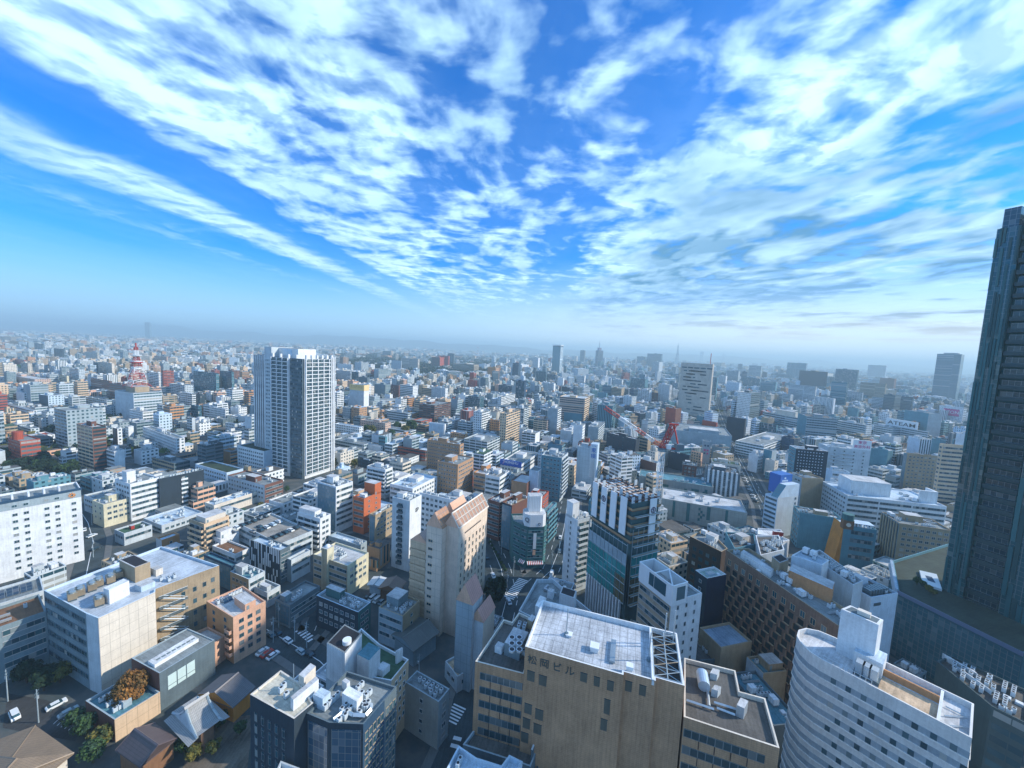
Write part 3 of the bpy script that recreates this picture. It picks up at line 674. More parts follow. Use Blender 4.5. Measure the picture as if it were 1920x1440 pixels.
B(4, 1252, 722, 1187, 1485, 915, ['G', 'E', 'E', 'E'], 'nb', 'big grey office with a dark teal left wall right of the beige banded office', yaw=-20, lim=150, roof='roofd')
B(4, 1700, 790, 1478, 1742, 900, 'w', 'bp', 'grey banded office right of the big grey office', yaw=20, lim=150)
B(4, 1900, 810, 1755, 1960, 900, 'w', 'bb', 'white banded building right of the grey banded office', yaw=20, lim=150)
B(4, 1455, 590, 1313, 1468, 760, 'W', 'vn', 'white tower with vertical window strips left of the teal slim tower', yaw=20)
B(4, 1555, 470, 1438, 1565, 700, 'E', 'bg', 'slim teal tower with fine floors right of the white strip tower', yaw=20, n=1)
B(4, 1635, 375, 1470, 1643, 560, 'B', 'gg', 'teal blue glass office with a white roof rim on the right skyline', yaw=20, lim=120, n=1, cop='W')
B(4, 1400, 390, 1198, 1410, 540, 'K', 'nn', 'black wide block with a white roof line on the right skyline', yaw=20, lim=120, n=1)
B(4, 1250, 325, 1105, 1258, 460, ['L', 'E', 'E', 'E'], 'vv', 'striped pale blue tower left of the black wide block', yaw=20, lim=120, n=0)
B(4, 1320, 500, 1117, 1328, 640, ['W', 'W', 'W', 'w'], 'bb', 'white banded office below the black wide block', yaw=25, lim=120)
B(4, 1200, 455, 1170, 1205, 520, 'L', 'nn', 'pale blank slab at the foot of the striped pale blue tower', yaw=20, n=0)
B(4, 912, 345, 820, 918, 450, 'G', 'bn', 'grey stepped office right of the beige tower on the skyline', n=0)
B(4, 952, 392, 918, 957, 445, 'K', 'nn', 'small black block beside the grey stepped office', n=0)
B(4, 1125, 410, 985, 1135, 450, 'E', 'gn', 'low dark teal hall left of the striped pale blue tower', n=0, lim=120)
B(4, 740, 385, 655, 752, 480, 'G', 'an', 'grey apartment block right of the beige tower', n=0, **AP)
B(4, 745, 475, 650, 760, 560, 'L', 'pn', 'pale blue office behind the white dotted hotel', n=0)
B(4, 580, 432, 535, 587, 600, 'E', 'gn', 'dark teal block against the right side of the beige tower', n=0)
B(4, 645, 420, 590, 655, 500, 'W', 'bn', 'white office right of the dark teal block', n=1)
B(4, 478, 238, 450, 482, 320, 'L', 'gn', 'slender blue tower above the tall beige tower on the skyline', n=0)
B(4, 1848, 342, 1712, 1855, 450, 'L', 'gn', 'pale blue block far away on the right skyline', yaw=20, n=0, lim=140)
B(4, 1910, 440, 1800, 1925, 540, 'r', 'nn', 'brown store block on the right skyline', yaw=20, n=0, lim=150)
B(4, 1845, 480, 1655, 1850, 630, 'b', 'bn', 'beige wide store in front of the brown store block', yaw=20, n=1, lim=150)
B(4, 1915, 565, 1830, 1960, 720, 'D', 'bb', 'dark office with pale floor bands on the right', yaw=20, n=1)
B(4, 1828, 585, 1742, 1834, 690, 'w', 'bn', 'small stepped office with pale bands before the beige store', yaw=20, n=0)
B(4, 1635, 665, 1562, 1645, 760, 'E', 'nn', 'plain teal block right of the slim teal tower', yaw=20, n=0)
B(4, 1870, 705, 1790, 1888, 780, 'W', 'pp', 'white house like office above the white banded building', yaw=20, n=1)
B(4, 1905, 880, 1800, 1960, 960, 'w', 'nn', 'pale blank block right of the pink lettered sign', yaw=20, n=2)
B(4, 1670, 545, 1558, 1676, 640, 'w', 'ap', 'white flats right of the slim teal tower', yaw=20, n=0, **AP)
B(4, 1130, 560, 960, 1150, 640, 'w', 'bp', 'row of white low offices right of the white dotted hotel', yaw=25, n=1, lim=120)
B(4, 1065, 605, 1000, 1072, 680, 'E', 'an', 'teal flats before the row of white low offices', yaw=25, n=0, **AP)
B(4, 900, 440, 775, 908, 520, 'B', 'gn', 'blue block between the grey apartments and the white banded office', n=0)
B(4, 1020, 470, 905, 1030, 560, 'E', 'bn', 'dark blue banded office in front of the low teal hall', n=0)
# ---------------------------------------------------------------- right middle
b = B(5, 730, 853, 592, 746, 1130, 'B', 'bb', 'curved blue residential tower at the right below the sunset clouds', yaw=35, n=0, ph=[(.15, .15, .6, .6, 5, 'G')], lim=140)
B(5, 455, 1095, 295, 462, 1200, 'D', 'bb', 'dark blue office with thin pale bands left of the residential tower', yaw=15, lim=140)
ATM = B(5, 540, 1290, 237, 548, 1365, 'w', 'bb', 'white banded office carrying a white roof sign with black letters', yaw=10, lim=170)
AEO = B(5, 742, 1155, 605, 760, 1260, 'W', 'qb', 'white office with square windows and a pink roof sign', yaw=15, lim=140)
B(5, 545, 1185, 410, 622, 1330, ['G', 'E', 'E', 'E'], 'nn', 'teal grey department store behind the white sign', yaw=5, lim=150)
B(5, 495, 1330, 430, 562, 1450, ['W', 'W', 'W', 'L'], 'nv', 'white office with a dark ladder of windows right of centre', yaw=-10, n=0)
B(5, 612, 1335, 562, 640, 1440, 'E', 'nn', 'grey blue block beside the white office with a dark ladder of windows', yaw=0, n=0)
B(10, 1190, 60, 1165, 1400, 640, 'T', 'bb', 'beige banded high rise slab hugging the dark tower', yaw=-12, n=0, tier=1, lim=40)
B(10, 870, 145, 838, 1215, 490, ['b', 'b', 'b', 'E'], 'gp', 'beige office with a grid of small square windows left of the banded slab', yaw=-12, tier=1, roof='roofd')
B(10, 548, 100, 540, 700, 330, 'E', 'nn', 'dark teal blank slab beside the pink lettered sign', yaw=-12, tier=2, n=0, ph=[])
# ================================================================ near buildings, simple ones
B(6, 975, 190, 862, 1192, 470, 'W', 'pb', 'white banded apartment block with a square stair tower, left of the black block', ph=[(.05, .3, .3, .3, 7, 'W')], **AP)
b = B(6, 1192, 152, 1166, 1528, 412, 'K', 'nn', 'black block with a white ladder of landings up its long face', yaw=60, roof='roofg', cop='G')
M, L = b.side(0)
for r in range(int(b.h / 3.0)): b.add('landing', cached(('landing', 1), lambda m: (m.box(0, -.5, 0, 3.6, 0, 1.2, 'plain', 'W', bottom=True), m.box(.3, -.2, 1.2, 3.3, 0, 2.4, 'glassband', 'K'))), M @ T_(L * .47, 0, .6 + r * 3.0))
b.done()
B(6, 775, 345, 690, 987, 520, 'Y', 'sp', 'cream low block with a few dark windows below the white banded apartments', roof='roofw')
b = B(7, 5, 350, -65, 332, 440, 'C', 'pb', 'long white three storey office with a pale metal roof above the autumn trees', roof='L', n=8, lim=110)
b = B(7, 385, 200, 105, 523, 345, ['r', 'w', 'w', 'w'], 'pb', 'four storey office with red brick stripes and white frames by the gridded tower', roof='roofg')
b = B(7, 920, 212, 780, 1047, 560, ['W', 'W', 'W', 'L'], 'gb', 'slim office with a blue glass left side and a white banded right side', yaw=62)
b = B(7, 1130, 302, 1050, 1258, 570, 'O', 'bs', 'orange brick office with a stepped taller wing behind', ph=[(.62, .0, .38, 1, 7, 'O')])
B(7, 1215, 425, 1170, 1332, 640, 'b', 'gp', 'grey low building with a curved spiral stair, right of the orange brick office', W=16)
b = B(7, 1475, 318, 1343, 1562, 850, ['W', 'W', 'W', 'w'], 'nn', 'slim white hotel with a stack of balconies and a blank bright side', yaw=67, roof='roofg', **HT)
M, L = b.side(3)
for r in range(11): b.add('balcony', balcony_me(3.2, 1.0, 1.1, 'D'), M @ T_(L * .32, 0, 3 + r * 3.0)); b.add('window_band', band_me(2.8, 1.8), M @ T_(L * .34, 0, 3.2 + r * 3.0))
b.done()
GPB = b
b = B(7, 1838, 318, 1548, 1862, 700, 'W', 'pn', 'white office with square windows and a glass top band behind the gabled pink hotel')
B(7, 1290, 82, 1152, 1345, 300, 'W', 'aa', 'white apartment block with dark balconies above the orange brick office', **AP)
b = B(7, 1495, 225, 1325, 1680, 400, 'W', 'bp', 'white roofed office with stepped fire stairs above the slim white hotel', roof='L', n=6)
PARK = B(7, 500, 640, 190, 745, 830, 'w', 'bb', 'open parking garage with cars parked on its roof deck', roof=(.33, .32, .29), n=0, ph=[], cat='car park', name='parking_garage', yaw=61)
B(7, 800, 450, 630, 880, 690, 'W', 'ap', 'white block with paired windows behind the parking deck', ph=[(.05, .25, .6, .7, 3.5, 'W')], n=4)
b = B(7, 500, 690, 270, 577, 945, ['D', 'G', 'G', 'K'], 'nb', 'office clad in alternating white and black upright strips', roof='L', n=3)
M, L = b.side(3); rn = random.Random(3)
for r in range(5):
    for k in range(int(L / 1.2)):
        if rn.random() < .62: b.add('facade_strip', cached(('facade_strip', 1), lambda m: m.box(0, -.14, 0, .62, 0, b.h / 5 - .1, 'paint', 'W')), M @ T_(.3 + k * 1.2, 0, r * b.h / 5 + .05))
b.done()
B(7, 585, 760, 560, 727, 930, ['w', 'w', 'w', 'g'], 'nb', 'grey banded office wing attached behind the black and white strip office', n=6)
b = B(7, 1005, 805, 750, 1165, 1040, ['Y', 'Y', 'Y', 'b'], 'bp', 'cream yellow office with curved bands and a slim tower with a white dome', roof='roofw', ph=[])
mb = MB(); dd = b.d
mb.box(-1.2, dd * .52, 0, 2.6, dd * .52 + 3.6, b.h + 5.5, 'plain', 'Y', 'roof', 'roofw')
for k in range(4): mb.box(-1.35, dd * .52 + .3 + k * .85, 0, -1.2, dd * .52 + .65 + k * .85, b.h + 5.2, 'plain', 'b')
t_ = b.part('tower', mb)
mb = MB(); 
for k in range(5):
    a0, a1 = k * .3, (k + 1) * .3
    mb.cyl(.7, dd * .52 + 1.8, b.h + 5.5 + 1.2 * math.sin(a0), b.h + 5.5 + 1.2 * math.sin(a1), 1.2 * math.cos(a0), 'paint', 'W', 14, 1.2 * math.cos(a1), cap=k == 4)
o = mb.obj('dome', t_)
B(7, 1095, 650, 865, 1152, 740, 'G', 'bp', 'low grey building with three condensers on its roof behind the cream yellow office', roof='L', n=2, ph=[])
B(7, 265, 905, 125, 387, 1095, ['w', 'w', 'w', 'b'], 'pb', 'grey office with a blue green roof left of the black and white strip office', roof='E')
B(7, 405, 1005, 278, 503, 1120, 'w', 'bb', 'low pale terrace building below the grey office with a blue green roof', roof='roofg', n=2, ph=[(.1, .1, .3, .4, 2.5, 'w')])
B(7, 575, 1098, 462, 800, 1275, ['D', 'D', 'D', 'g'], 'gb', 'dark low office with a tiered grey roof and a green rooftop cabin', roof='roofg', n=2, ph=[(.05, .45, .22, .3, 2.6, 'g')])
b = B(7, 1085, 1152, 772, 1182, 1392, ['teal', 'teal', 'teal', 'K'], 'pp', 'dark blue hotel with a pale blue roof rim and white window panels', roof='roofg', cop='L', n=7, **HT)
b = B(12, 1420, 62, 1240, 1550, 330, ['b', 'G', 'G', 'G'], 'bs', 'grey concrete office with dark window bands left of the gabled pink hotel', ph=[(.35, .45, .55, .5, 3.5, 'g')], n=8)
b = B(7, 1760, 718, 1590, 1872, 845, 'W', 'bb', 'white terrace building with a brown planted roof', roof='rust', n=1, ph=[], tier=1) if False else None
b = B(6, 1762, 718, 1592, 1872, 835, 'W', 'bb', 'white terrace building with a brown planted roof', roof='rust', n=1, ph=[])
B(6, 1738, 806, 1528, 1762, 1010, 'M', 'gg', 'dark blue green glass office tucked below the white terrace building', roof='E', n=2, ph=[])
B(6, 1530, 492, 1418, 1718, 745, ['T', 'b', 'b', 'b'], 'aa', 'beige balcony apartment block with a cream top floor', ph=[(.12, .1, .8, .6, 3, 'C')], **AP)
B(6, 1655, 605, 1590, 1792, 745, 'W', 'ps', 'white stepped house right of the beige balcony block', ph=[(.1, .2, .6, .5, 4, 'W')], n=1, DD=8)
B(6, 1212, 500, 1075, 1522, 560, 'w', 'bp', 'long low pale roofs building in front of the black block', roof='L', n=8, ph=[], lim=60)
b = B(6, 930, 562, 858, 1140, 655, 'w', 'pb', 'small white office with a green roof and a red roof unit', roof='green', n=1, ph=[(.4, .45, .12, .22, 1.8, 'red')])
B(6, 1212, 612, 1170, 1346, 705, ['o', 'b', 'b', 'w'], 'ns', 'small house with a flat grey roof and a brown side', roof='L', n=0, ph=[], **HO)
B(6, 700, 300, 628, 860, 420, 'w', 'pp', 'low grey white building behind the cream low block', n=2, ph=[], W=14)
B(8, 462, 122, 352, 492, 300, ['o', 't', 't', 't'], 'bb', 'narrow brown office with cream bands and a white roof, right of the front brown slab', roof='roofw', W=22)
B(8, 548, 140, 440, 636, 330, 'W', 'bb', 'white office with rounded balconies stepping down right of the narrow brown office', W=18)
B(8, 752, 185, 636, 775, 330, ['r', 'r', 'r', 't'], 'nn', 'brown walled hall with a white roof in the centre', roof='roofw', n=0, ph=[], W=20)
B(8, 838, 95, 770, 862, 320, ['W', 'W', 'W', 'L'], 'nn', 'blank white lift tower block beside the brown walled hall', n=0, ph=[], W=12)
b = B(8, 550, 332, 460, 682, 620, ['r', 'R', 'R', 'r'], 'bb', 'red brown brick office at the left of the street corner group', yaw=57, roof='roofw')
b = B(8, 640, 352, 565, 778, 700, ['r', 'K', 'K', 'K'], 'gn', 'tall office with a dark glass left side and a blank red brown right wall', roof='b', yaw=52)
B(8, 905, 400, 868, 976, 650, ['E', 'D', 'D', 'r'], 'ga', 'dark office with a long balcony side behind the round corner sign', yaw=64, roof='roofg', n=8)
B(8, 870, 290, 762, 952, 420, 'R', 'pp', 'red brick office with a grey roof behind the white drum sign', roof='roofg', W=14)
# rounded corner building with the drum sign
h = 23.0
c0 = A(8, 800, 812, 0)
b = Bd('office_building', c0.x, c0.y, R_(8), [(-4.5, -1.5), (4.5, -1.5), (6.5, 1.5), (7, 15), (-11, 15), (-11, 6), (-7.5, 1.5)], h, 'dark teal corner building with a white octagonal roof sign and striped awnings', 'building', 'teal', 'nnnnnnn', roof='roofg', tier=1)
for i in (0, 1, 5, 6): bands(b, i, 5, h - 1, 3.4, 1.3, .6, .6, 'E')
oc = [(-6, 0), (-3.4, -1.8), (3.4, -1.8), (5.4, .2), (5.4, 6), (3.4, 8), (-3.4, 8), (-6, 6)]
mb = MB(); mb.prism(oc, h, h + 6.5, 'paint', 'W', 'roof', 'roofw'); so_ = b.part('sign_drum', mb)
mb = MB(); mb.prism([(-3.6, 2.2), (2.6, 2.2), (3.6, 3.4), (3.6, 7.6), (-3.6, 7.6)], h + 6.5, h + 15, 'N' and 'seam', 'W', 'roof', 'roofw'); b.part('penthouse', mb)
def awning(b, x0, x1, y, z, dep=1.6, rot=0.0):
    mb = MB(); n = int((x1 - x0) / .5)
    for k in range(n):
        a = x0 + k * .5; mb.face([(a, y - dep, z - .9), (a + .5, y - dep, z - .9), (a + .5, y, z), (a, y, z)], 'paint', 'red' if k % 2 else 'W')
        mb.face([(a, y - dep, z - 1.3), (a + .5, y - dep, z - 1.3), (a + .5, y - dep, z - .9), (a, y - dep, z - .9)], 'paint', 'red' if k % 2 else 'W')
    return mb
b.part('awning', awning(b, -4, 4.5, -1.5, 4.2)); 
M, L = b.side(6); b.part('awning', awning(b, .2, L - .2, 0, 4.2), M)
mb = MB(); mb.box(-1.2, -1.75, 11, .4, -1.5, 19.5, 'paint', 'W', bottom=True); vs = b.part('banner_sign', mb)
mb = MB(); mb.box(-1.2, -1.7, 7.6, .3, -1.5, 10.2, 'paint', 'P', bottom=True); b.part('poster', mb)
b.done(); CORN = b
# slim white tower right of the street
b = B(8, 1135, 462, 1043, 1240, 1010, ['w', 'w', 'w', 'W'], 'nn', 'slim white tower with one column of windows and a balcony stack on its right', yaw=33, n=6, ph=[(.0, .45, .45, .5, 7.5, 'W')], roof='roofw', **AP)
M, L = b.side(3)
for r in range(12): b.add('window', window_me(.8, 1.3), M @ T_(L * .42, 0, 2.5 + r * 2.75))
balconies(b, 0, 2, b.h - 1, 2.9, 'w', .4, 1.5); b.done()
# mural wall building
b = B(9, 968, 682, 198, 1000, 870, [(.33, .36, .34)] * 3 + [(.36, .38, .35)], 'Nn', 'broad theatre like block whose panelled wall shows a skyline pattern in teal patches', yaw=68, roof='roofw', n=10, ph=[], W=26, lim=90)
M, L = b.side(3); rn = random.Random(5)
mb = MB()
for (f0, f1, z0, z1) in [(.14, .17, 2, 12), (.31, .35, 1, 12), (.55, .59, 4, 12), (.76, .79, 2, 12), (.45, .475, 9, 10.6), (.475, .50, 7.4, 9), (.45, .475, 5.8, 7.4), (.475, .50, 4.2, 5.8), (.45, .475, 2.6, 4.2), (.50, .53, 5.8, 7.2)]:
    zz_ = b.h * z1 / 12.5; mb.box(L * f0, -.12, b.h * z0 / 12.5, L * f1, 0, zz_, 'panel', 'teal', bottom=True)
b.part('wall_pattern', mb, M)
b = B(9, 662, 448, -10, 690, 600, [(.33, .36, .34)] * 3 + [(.30, .34, .34)], 'Nn', 'second patterned hall rising behind the broad patterned wall with dark green squares', yaw=68, roof='E', n=8, ph=[], W=20, lim=90)
M, L = b.side(3); mb = MB()
for k in range(26):
    f = rn.random() * .93; z = b.h - rn.choice([2, 4, 6, 8, 10, 12]) - 2; s_ = rn.choice([2, 2, 4, 5]); mb.box(L * f, -.12 - k * .004, z, min(L - .3, L * f + s_), 0, z + rn.choice([2, 3, 4]), 'plain', 'teal', bottom=True)
b.part('wall_pattern', mb, M)
# hotel with white uprights
b = B(9, 905, 335, 600, 922, 590, ['D', 'D', 'D', 'D'], 'pp', 'dark hotel with bold white upright fins above the patterned wall', yaw=66, roof='roofd', n=10, W=22, **HT)
M, L = b.side(3)
for k in range(7): b.add('fin', cached(('fin', 'hot'), lambda m: m.box(0, -.9, 2.5, 1.5, 0, b.h + .6, 'plain', 'W')), M @ T_(1 + k * (L - 2.5) / 6.5, 0, 0))
b.done()
b = B(9, 512, 262, 384, 600, 420, ['D', 'D', 'D', 'r'], 'pp', 'small dark brown block with white window frames left of the white finned hotel', yaw=66, W=14)
B(9, 910, 255, 650, 945, 400, 'C', 'pp', 'beige building with small square windows behind the white finned hotel', yaw=66, W=14, roof='green')
B(9, 642, 40, 568, 650, 240, 'G', 'nn', 'slim grey sign tower with coloured panels near the crane', yaw=66, W=8, n=0, ph=[]); STW = BLD[-1]['bd']
B(4, 690, 872, 240, 700, 1010, 'G', 'nn', 'long plain grey department store behind the crane', yaw=68, W=60, lim=140, n=6, roof='roofg', ph=[(.1, .2, .3, .5, 4, 'G')])
# gable office with blue sign
b = B(9, 1240, 545, 1130, 1425, 830, ['w', 'w', 'w', 'w'], 'bn', 'grey white gabled office with a sloping glass roof and a blue sign box', yaw=20, roof='L', n=0, ph=[], W=None) if False else None
h = 27.0; P = A(9, 1240, 548, h)
r = R_(20); w_ = solve_len(P, r, TP(9, 1425, 545)[0]); d_ = solve_len(P, r + math.pi / 2, TP(9, 1128, 500)[0])
d_ = min(d_, 34)
b = Bd('office_building', P.x, P.y, r, [(0, 0), (w_, 0), (w_, d_), (0, d_)], h, 'grey white gabled office with a glass slope and a blue sign box', 'building', ['w', 'w', 'w', 'L'], 'npnb', roof='L', tier=1, par=.05)
bands(b, 3, 2, h - .5, 3.0, 1.4); punched(b, 0, 6, h, 3.4, 1, 1.4, 1.6, m0=w_ - 4, m1=1)
mb = MB(); hg = 8; D2 = d_ * .55
mb.face([(0, 0, h), (0, D2, h), (w_ * .35, D2, h + hg), (w_ * .35, 0, h + hg)][::-1], 'curtain', 'E'); mb.face([(0, 0, h), (w_, 0, h), (w_, 0, h + hg), (w_ * .35, 0, h + hg)], 'plain', 'L')
mb.face([(w_ * .35, 0, h + hg), (w_, 0, h + hg), (w_, D2, h + hg), (w_ * .35, D2, h + hg)], 'seam', 'L'); mb.face([(w_, 0, h), (w_, D2, h), (w_, D2, h + hg), (w_, 0, h + hg)], 'plain', 'w')
mb.face([(w_, D2, h), (0, D2, h), (w_ * .35, D2, h + hg), (w_, D2, h + hg)], 'plain', 'w'); b.part('gable_roof', mb)
mb = MB(); mb.box(w_ * .42, D2 + .3, h, w_ - .2, D2 + 8, h + 13, 'paint', 'S'); BSIGN = b.part('sign_box', mb); b.done(); GAB = b; GABw = w_; GABD = D2
# block with dots
b = B(9, 1405, 100, 1345, 1695, 500, ['K', 'D', 'D', 'E'], 'pn', 'black hotel slab dotted with small pale windows', yaw=-14, roof='roofw', cop='W', n=8, lim=70, **HT)
M, L = b.side(0); nr = int(b.h / 2.6)
for r_2 in range(nr):
    for k in range(9): b.add('window', cached(('window', 'dot'), lambda m: m.box(0, -.1, 0, .8, 0, .7, 'paint', 'L', bottom=True)), M @ T_(2 + k * (L - 4) / 9, 0, b.h - 2 - r_2 * 2.6 - .7))
b.done()
b = B(9, 1700, 85, 1690, 1930, 470, 'w', 'ns', 'grey white office with zigzag ramp ledges under the pink lettered sign', yaw=-14, W=32, DD=18, n=10, roof='w'); PINKB = b
M, L = b.side(0)
mb = MB()
for k in range(4):
    z = b.h - 5 - k * 3.4
    mb.bar((2, -.5, z - 2.2), (6, -.5, z - 2.2), .35, 'plain', 'w'); mb.bar((6, -.5, z - 2.2), (9, -.5, z), .35, 'plain', 'w'); mb.bar((9, -.5, z), (L * .6, -.5, z), .35, 'plain', 'w')
b.part('ramp_ledge', mb, M)
B(9, 1420, 115, 1325, 1440, 330, 'W', 'pn', 'narrow white tower pressed against the black dotted hotel', yaw=-14, W=6, DD=9, n=0, ph=[])
b = B(9, 1062, 160, 1020, 1145, 320, 'W', 'np', 'white slim office with a sawtooth outline by the straight avenue', yaw=30, W=11, DD=9)
B(9, 1190, 120, 1148, 1220, 330, ['G', 'E', 'E', 'E'], 'nn', 'grey blank slim block behind the sawtooth white office', yaw=30, n=0, ph=[], W=9, DD=8)
B(9, 1215, 215, 1140, 1220, 360, 'C', 'ns', 'cream narrow building left of the blue sign box', yaw=30, n=1, ph=[], W=7, DD=9)
B(9, 1460, 365, 1440, 1650, 720, ['b', 'G', 'G', 'G'], 'pn', 'grey brown building with a round topped gable wall right of the gabled office', yaw=5, W=17, DD=13, n=4)
B(9, 1780, 400, 1760, 1990, 700, 'W', 'sb', 'white office with a braced steel frame on its left', yaw=-13, W=10, DD=10, n=2)
# white complex with box (tile 10)
b = B(10, 332, 522, 288, 1226, 880, ['W', 'W', 'W', 'w'], 'pb', 'large white banded office with a huge white box on its roof', yaw=-13, lim=60, DD=30, n=10, roof='L', ph=[(.12, .3, .42, .5, 9, 'W')])
M, L = b.side(0); mb = MB(); mb.box(L * .8, 6, b.zr, L * .98, 7, b.zr + 8, 'plain', 'W'); mb.box(L * .98 - 1, 7, b.zr, L * .98, 15, b.zr + 8, 'plain', 'W'); b.part('screen_wall', mb)
B(10, 195, 300, 185, 395, 640, 'L', 'nb', 'tall pale blank slab left of the large white banded office', yaw=-13, W=12, DD=8, n=2)
# teal netted wall
b = B(10, 285, 735, -95, 300, 1060, 'E', 'nn', 'blank dark teal block wrapped in netting, right of the long brown hotel', yaw=70, W=12, roof='roofg', n=7, lim=50, ph=[(.2, .3, .3, .3, 2.5, 'b')])
# clock tower building
P = A(10, 300, 790, 26); hh = 26.0; r = R_(-17)
b = Bd('office_building', P.x, P.y, r, [(0, 0), (15, 0), (14, 11), (0, 11)], hh, 'blue grey office with leaning sides, brown brick flank and a domed clock gable', 'building', ['E', 'E', 'E', 'orange'], 'nnnn', roof='L', tier=1)
bands(b, 0, 6, hh - 1, 4.6, 2.3, 3.5, 1.2, 'E'); 
mb = MB(); mb.box(-.6, -.3, hh - 2, 4.4, 2.5, hh + 3.2, 'brick', 'rust'); mb.cyl(1.9, 1.1, hh + 3.2, hh + 6.4, 2.7, 'plain', 'teal', 12); g_ = b.part('clock_gable', mb)
mb = MB(); mb.cyl(0, 0, 0, .3, 1.1, 'paint', 'C', 20); o = mb.obj('clock_face', g_, T_(1.9, -.32, hh + .6) @ Matrix.Rotation(R_(90), 4, 'X'))
mb = MB(); mb.face([(0, 0, 0), (-3.2, 0, 0), (0, 0, hh)][::-1], 'brick', 'orange'); mb.face([(0, 11, 0), (-3.2, 11, 0), (0, 11, hh)], 'brick', 'orange')
mb.face([(-3.2, 11, 0), (-3.2, 0, 0), (0, 0, hh), (0, 11, hh)], 'brick', 'orange'); b.part('buttress', mb)
mb = MB()
for k in range(6): mb.box(4.8 + k * 1.5, .3, hh, 5.3 + k * 1.5, 1, hh + 1.6, 'paint', 'W')
mb.box(4.6, .2, hh + 1.6, 14, 6, hh + 1.9, 'seam', 'L', bottom=True); b.part('canopy', mb); clutter(b, 1); b.done()
b = B(10, 800, 772, 640, 1232, 1150, ['b', 'b', 'b', 'g'], 'vp', 'tan office with dark upright windows and white lettering behind the white sloped house', yaw=-17, W=24, roof='roofg', n=9, DD=17); TANB = b
b = B(10, 935, 925, 870, 1198, 1130, ['D', 'w', 'w', 'W'], 'pg', 'small building with a bright white wavy end wall and tan top', yaw=-10, W=13, DD=8, roof='C', n=3, ph=[(.0, .5, .5, .5, 3, 'orange')])
# screens building
b = B(14, 525, 262, 300, 745, 'h36', ['W', 'w', 'w', (.42, .36, .27)], 'bn', 'beige office with two dark screens on a white rooftop frame', yaw=24, roof='roofg', n=4, ph=[(.35, .45, .3, .4, 3.2, 'W')]); SCRB = b
M, L = b.side(0)
punched(b, 0, 2, b.h - 1, 3.3, 3, .7, 1.3); b.done()
hb_ = b.h
mb = MB(); Wd, Dp = b.w * .42, b.d * .98
mb.wall((Wd, -.6), (Wd, Dp), hb_ - 1, hb_ + 6, 'paint', 'W'); mb.wall((Wd, Dp), (-.6, Dp), hb_ - 1, hb_ + 6, 'paint', 'W'); mb.wall((-.6, -.6), (Wd, -.6), hb_ - 1, hb_ + 6, 'paint', 'W'); mb.wall((-.6, Dp), (-.6, -.6), hb_ - 1, hb_ + 6, 'paint', 'W')
for q in ((-.6, -.6), (Wd, -.6), (Wd, Dp), (-.6, Dp), (-.6, Dp / 2), (Wd, Dp / 2)): mb.bar((q[0], q[1], hb_), (q[0], q[1], hb_ + 6.2), .15)
for z in (hb_ + 6,): 
    for a, c in (((-.6, -.6), (Wd, -.6)), ((Wd, -.6), (Wd, Dp)), ((Wd, Dp), (-.6, Dp)), ((-.6, Dp), (-.6, -.6)), ((-.6, Dp / 2), (Wd, Dp / 2)), ((-.6, -.6), (Wd, Dp / 2))): mb.bar((*a, z), (*c, z), .16)
sf = b.part('sign_frame', mb)
mb = MB(); mb.box(-.75, Dp * .14, hb_ + .8, -.6, Dp * .66, hb_ + 5, 'glass', 'K', bottom=True); b.part('screen', mb)
mb = MB(); mb.box(Wd * .25, -.75, hb_ + .6, Wd * .85, -.6, hb_ + 5, 'glass', 'K', bottom=True); b.part('screen', mb)
# black block and neighbours
B(14, 780, 93, 695, 918, 'h31', [(.012, .02, .05), 'K', 'K', 'K'], 'sn', 'black windowless block with a mint green roof and white rim', yaw=20, roof=(.40, .55, .50), cop='W', n=1, ph=[(.3, .3, .3, .3, .8, 'L')])
B(14, 880, 585, 728, 1100, 'h15', 'b', 'nn', 'low tan brick building with a flat pale blue roof', yaw=16, roof=(.30, .42, .55), n=0, ph=[])
B(14, 1180, 770, 1062, 1350, 'h12', ['b', 'b', 'b', 'L'], 'nn', 'low tan and blue grey shed beside the long brick wall', yaw=10, roof='E', n=2, ph=[(.35, .2, .6, .6, 2.5, 'b')])
B(14, 1255, 1140, 1165, 1465, 'h13', 'D', 'nn', 'dark flat roof with white condensers between the brown block and the curved hotel', yaw=8, roof='E', n=8, ph=[], DD=18)
B(14, 700, 680, 610, 1000, 'h9', 'D', 'nn', 'low dark roof crowded with condensers behind the brown block', yaw=10, roof='roofd', n=12, ph=[], DD=14)
# white mechanical block
b = B(15, 735, 228, 520, 925, 'h34', ['L', 'w', 'w', 'W'], 'nn', 'tall white equipment block with a caged roof behind the curved white hotel', yaw=15, n=3, roof='roofd', ph=[(.0, .55, .5, .4, 3.5, 'L')])
M, L = b.side(0)
for z in (b.h - 3.5, b.h - 9): b.add('louvre', cached(('louvre', 1), lambda m: m.box(0, -.12, 0, 3.4, 0, 1.1, 'metal', 'D', bottom=True)), M @ T_(1.6, 0, z))
for k in range(7): b.add('cooling_unit', cached(('cooling_unit', 1), lambda m: (m.box(0, 0, 0, 1.0, 3.0, 2.2, 'metal', 'g', bottom=True))), T_(1.5 + k * 1.4, 1.4, b.zr))
b.done()
# gable buildings and towers at the left bottom
B(11, 345, 20, -140, 350, 'h19', ['g', 'g', 'g', 'g'], 'nb', 'x', W=1) if False else None
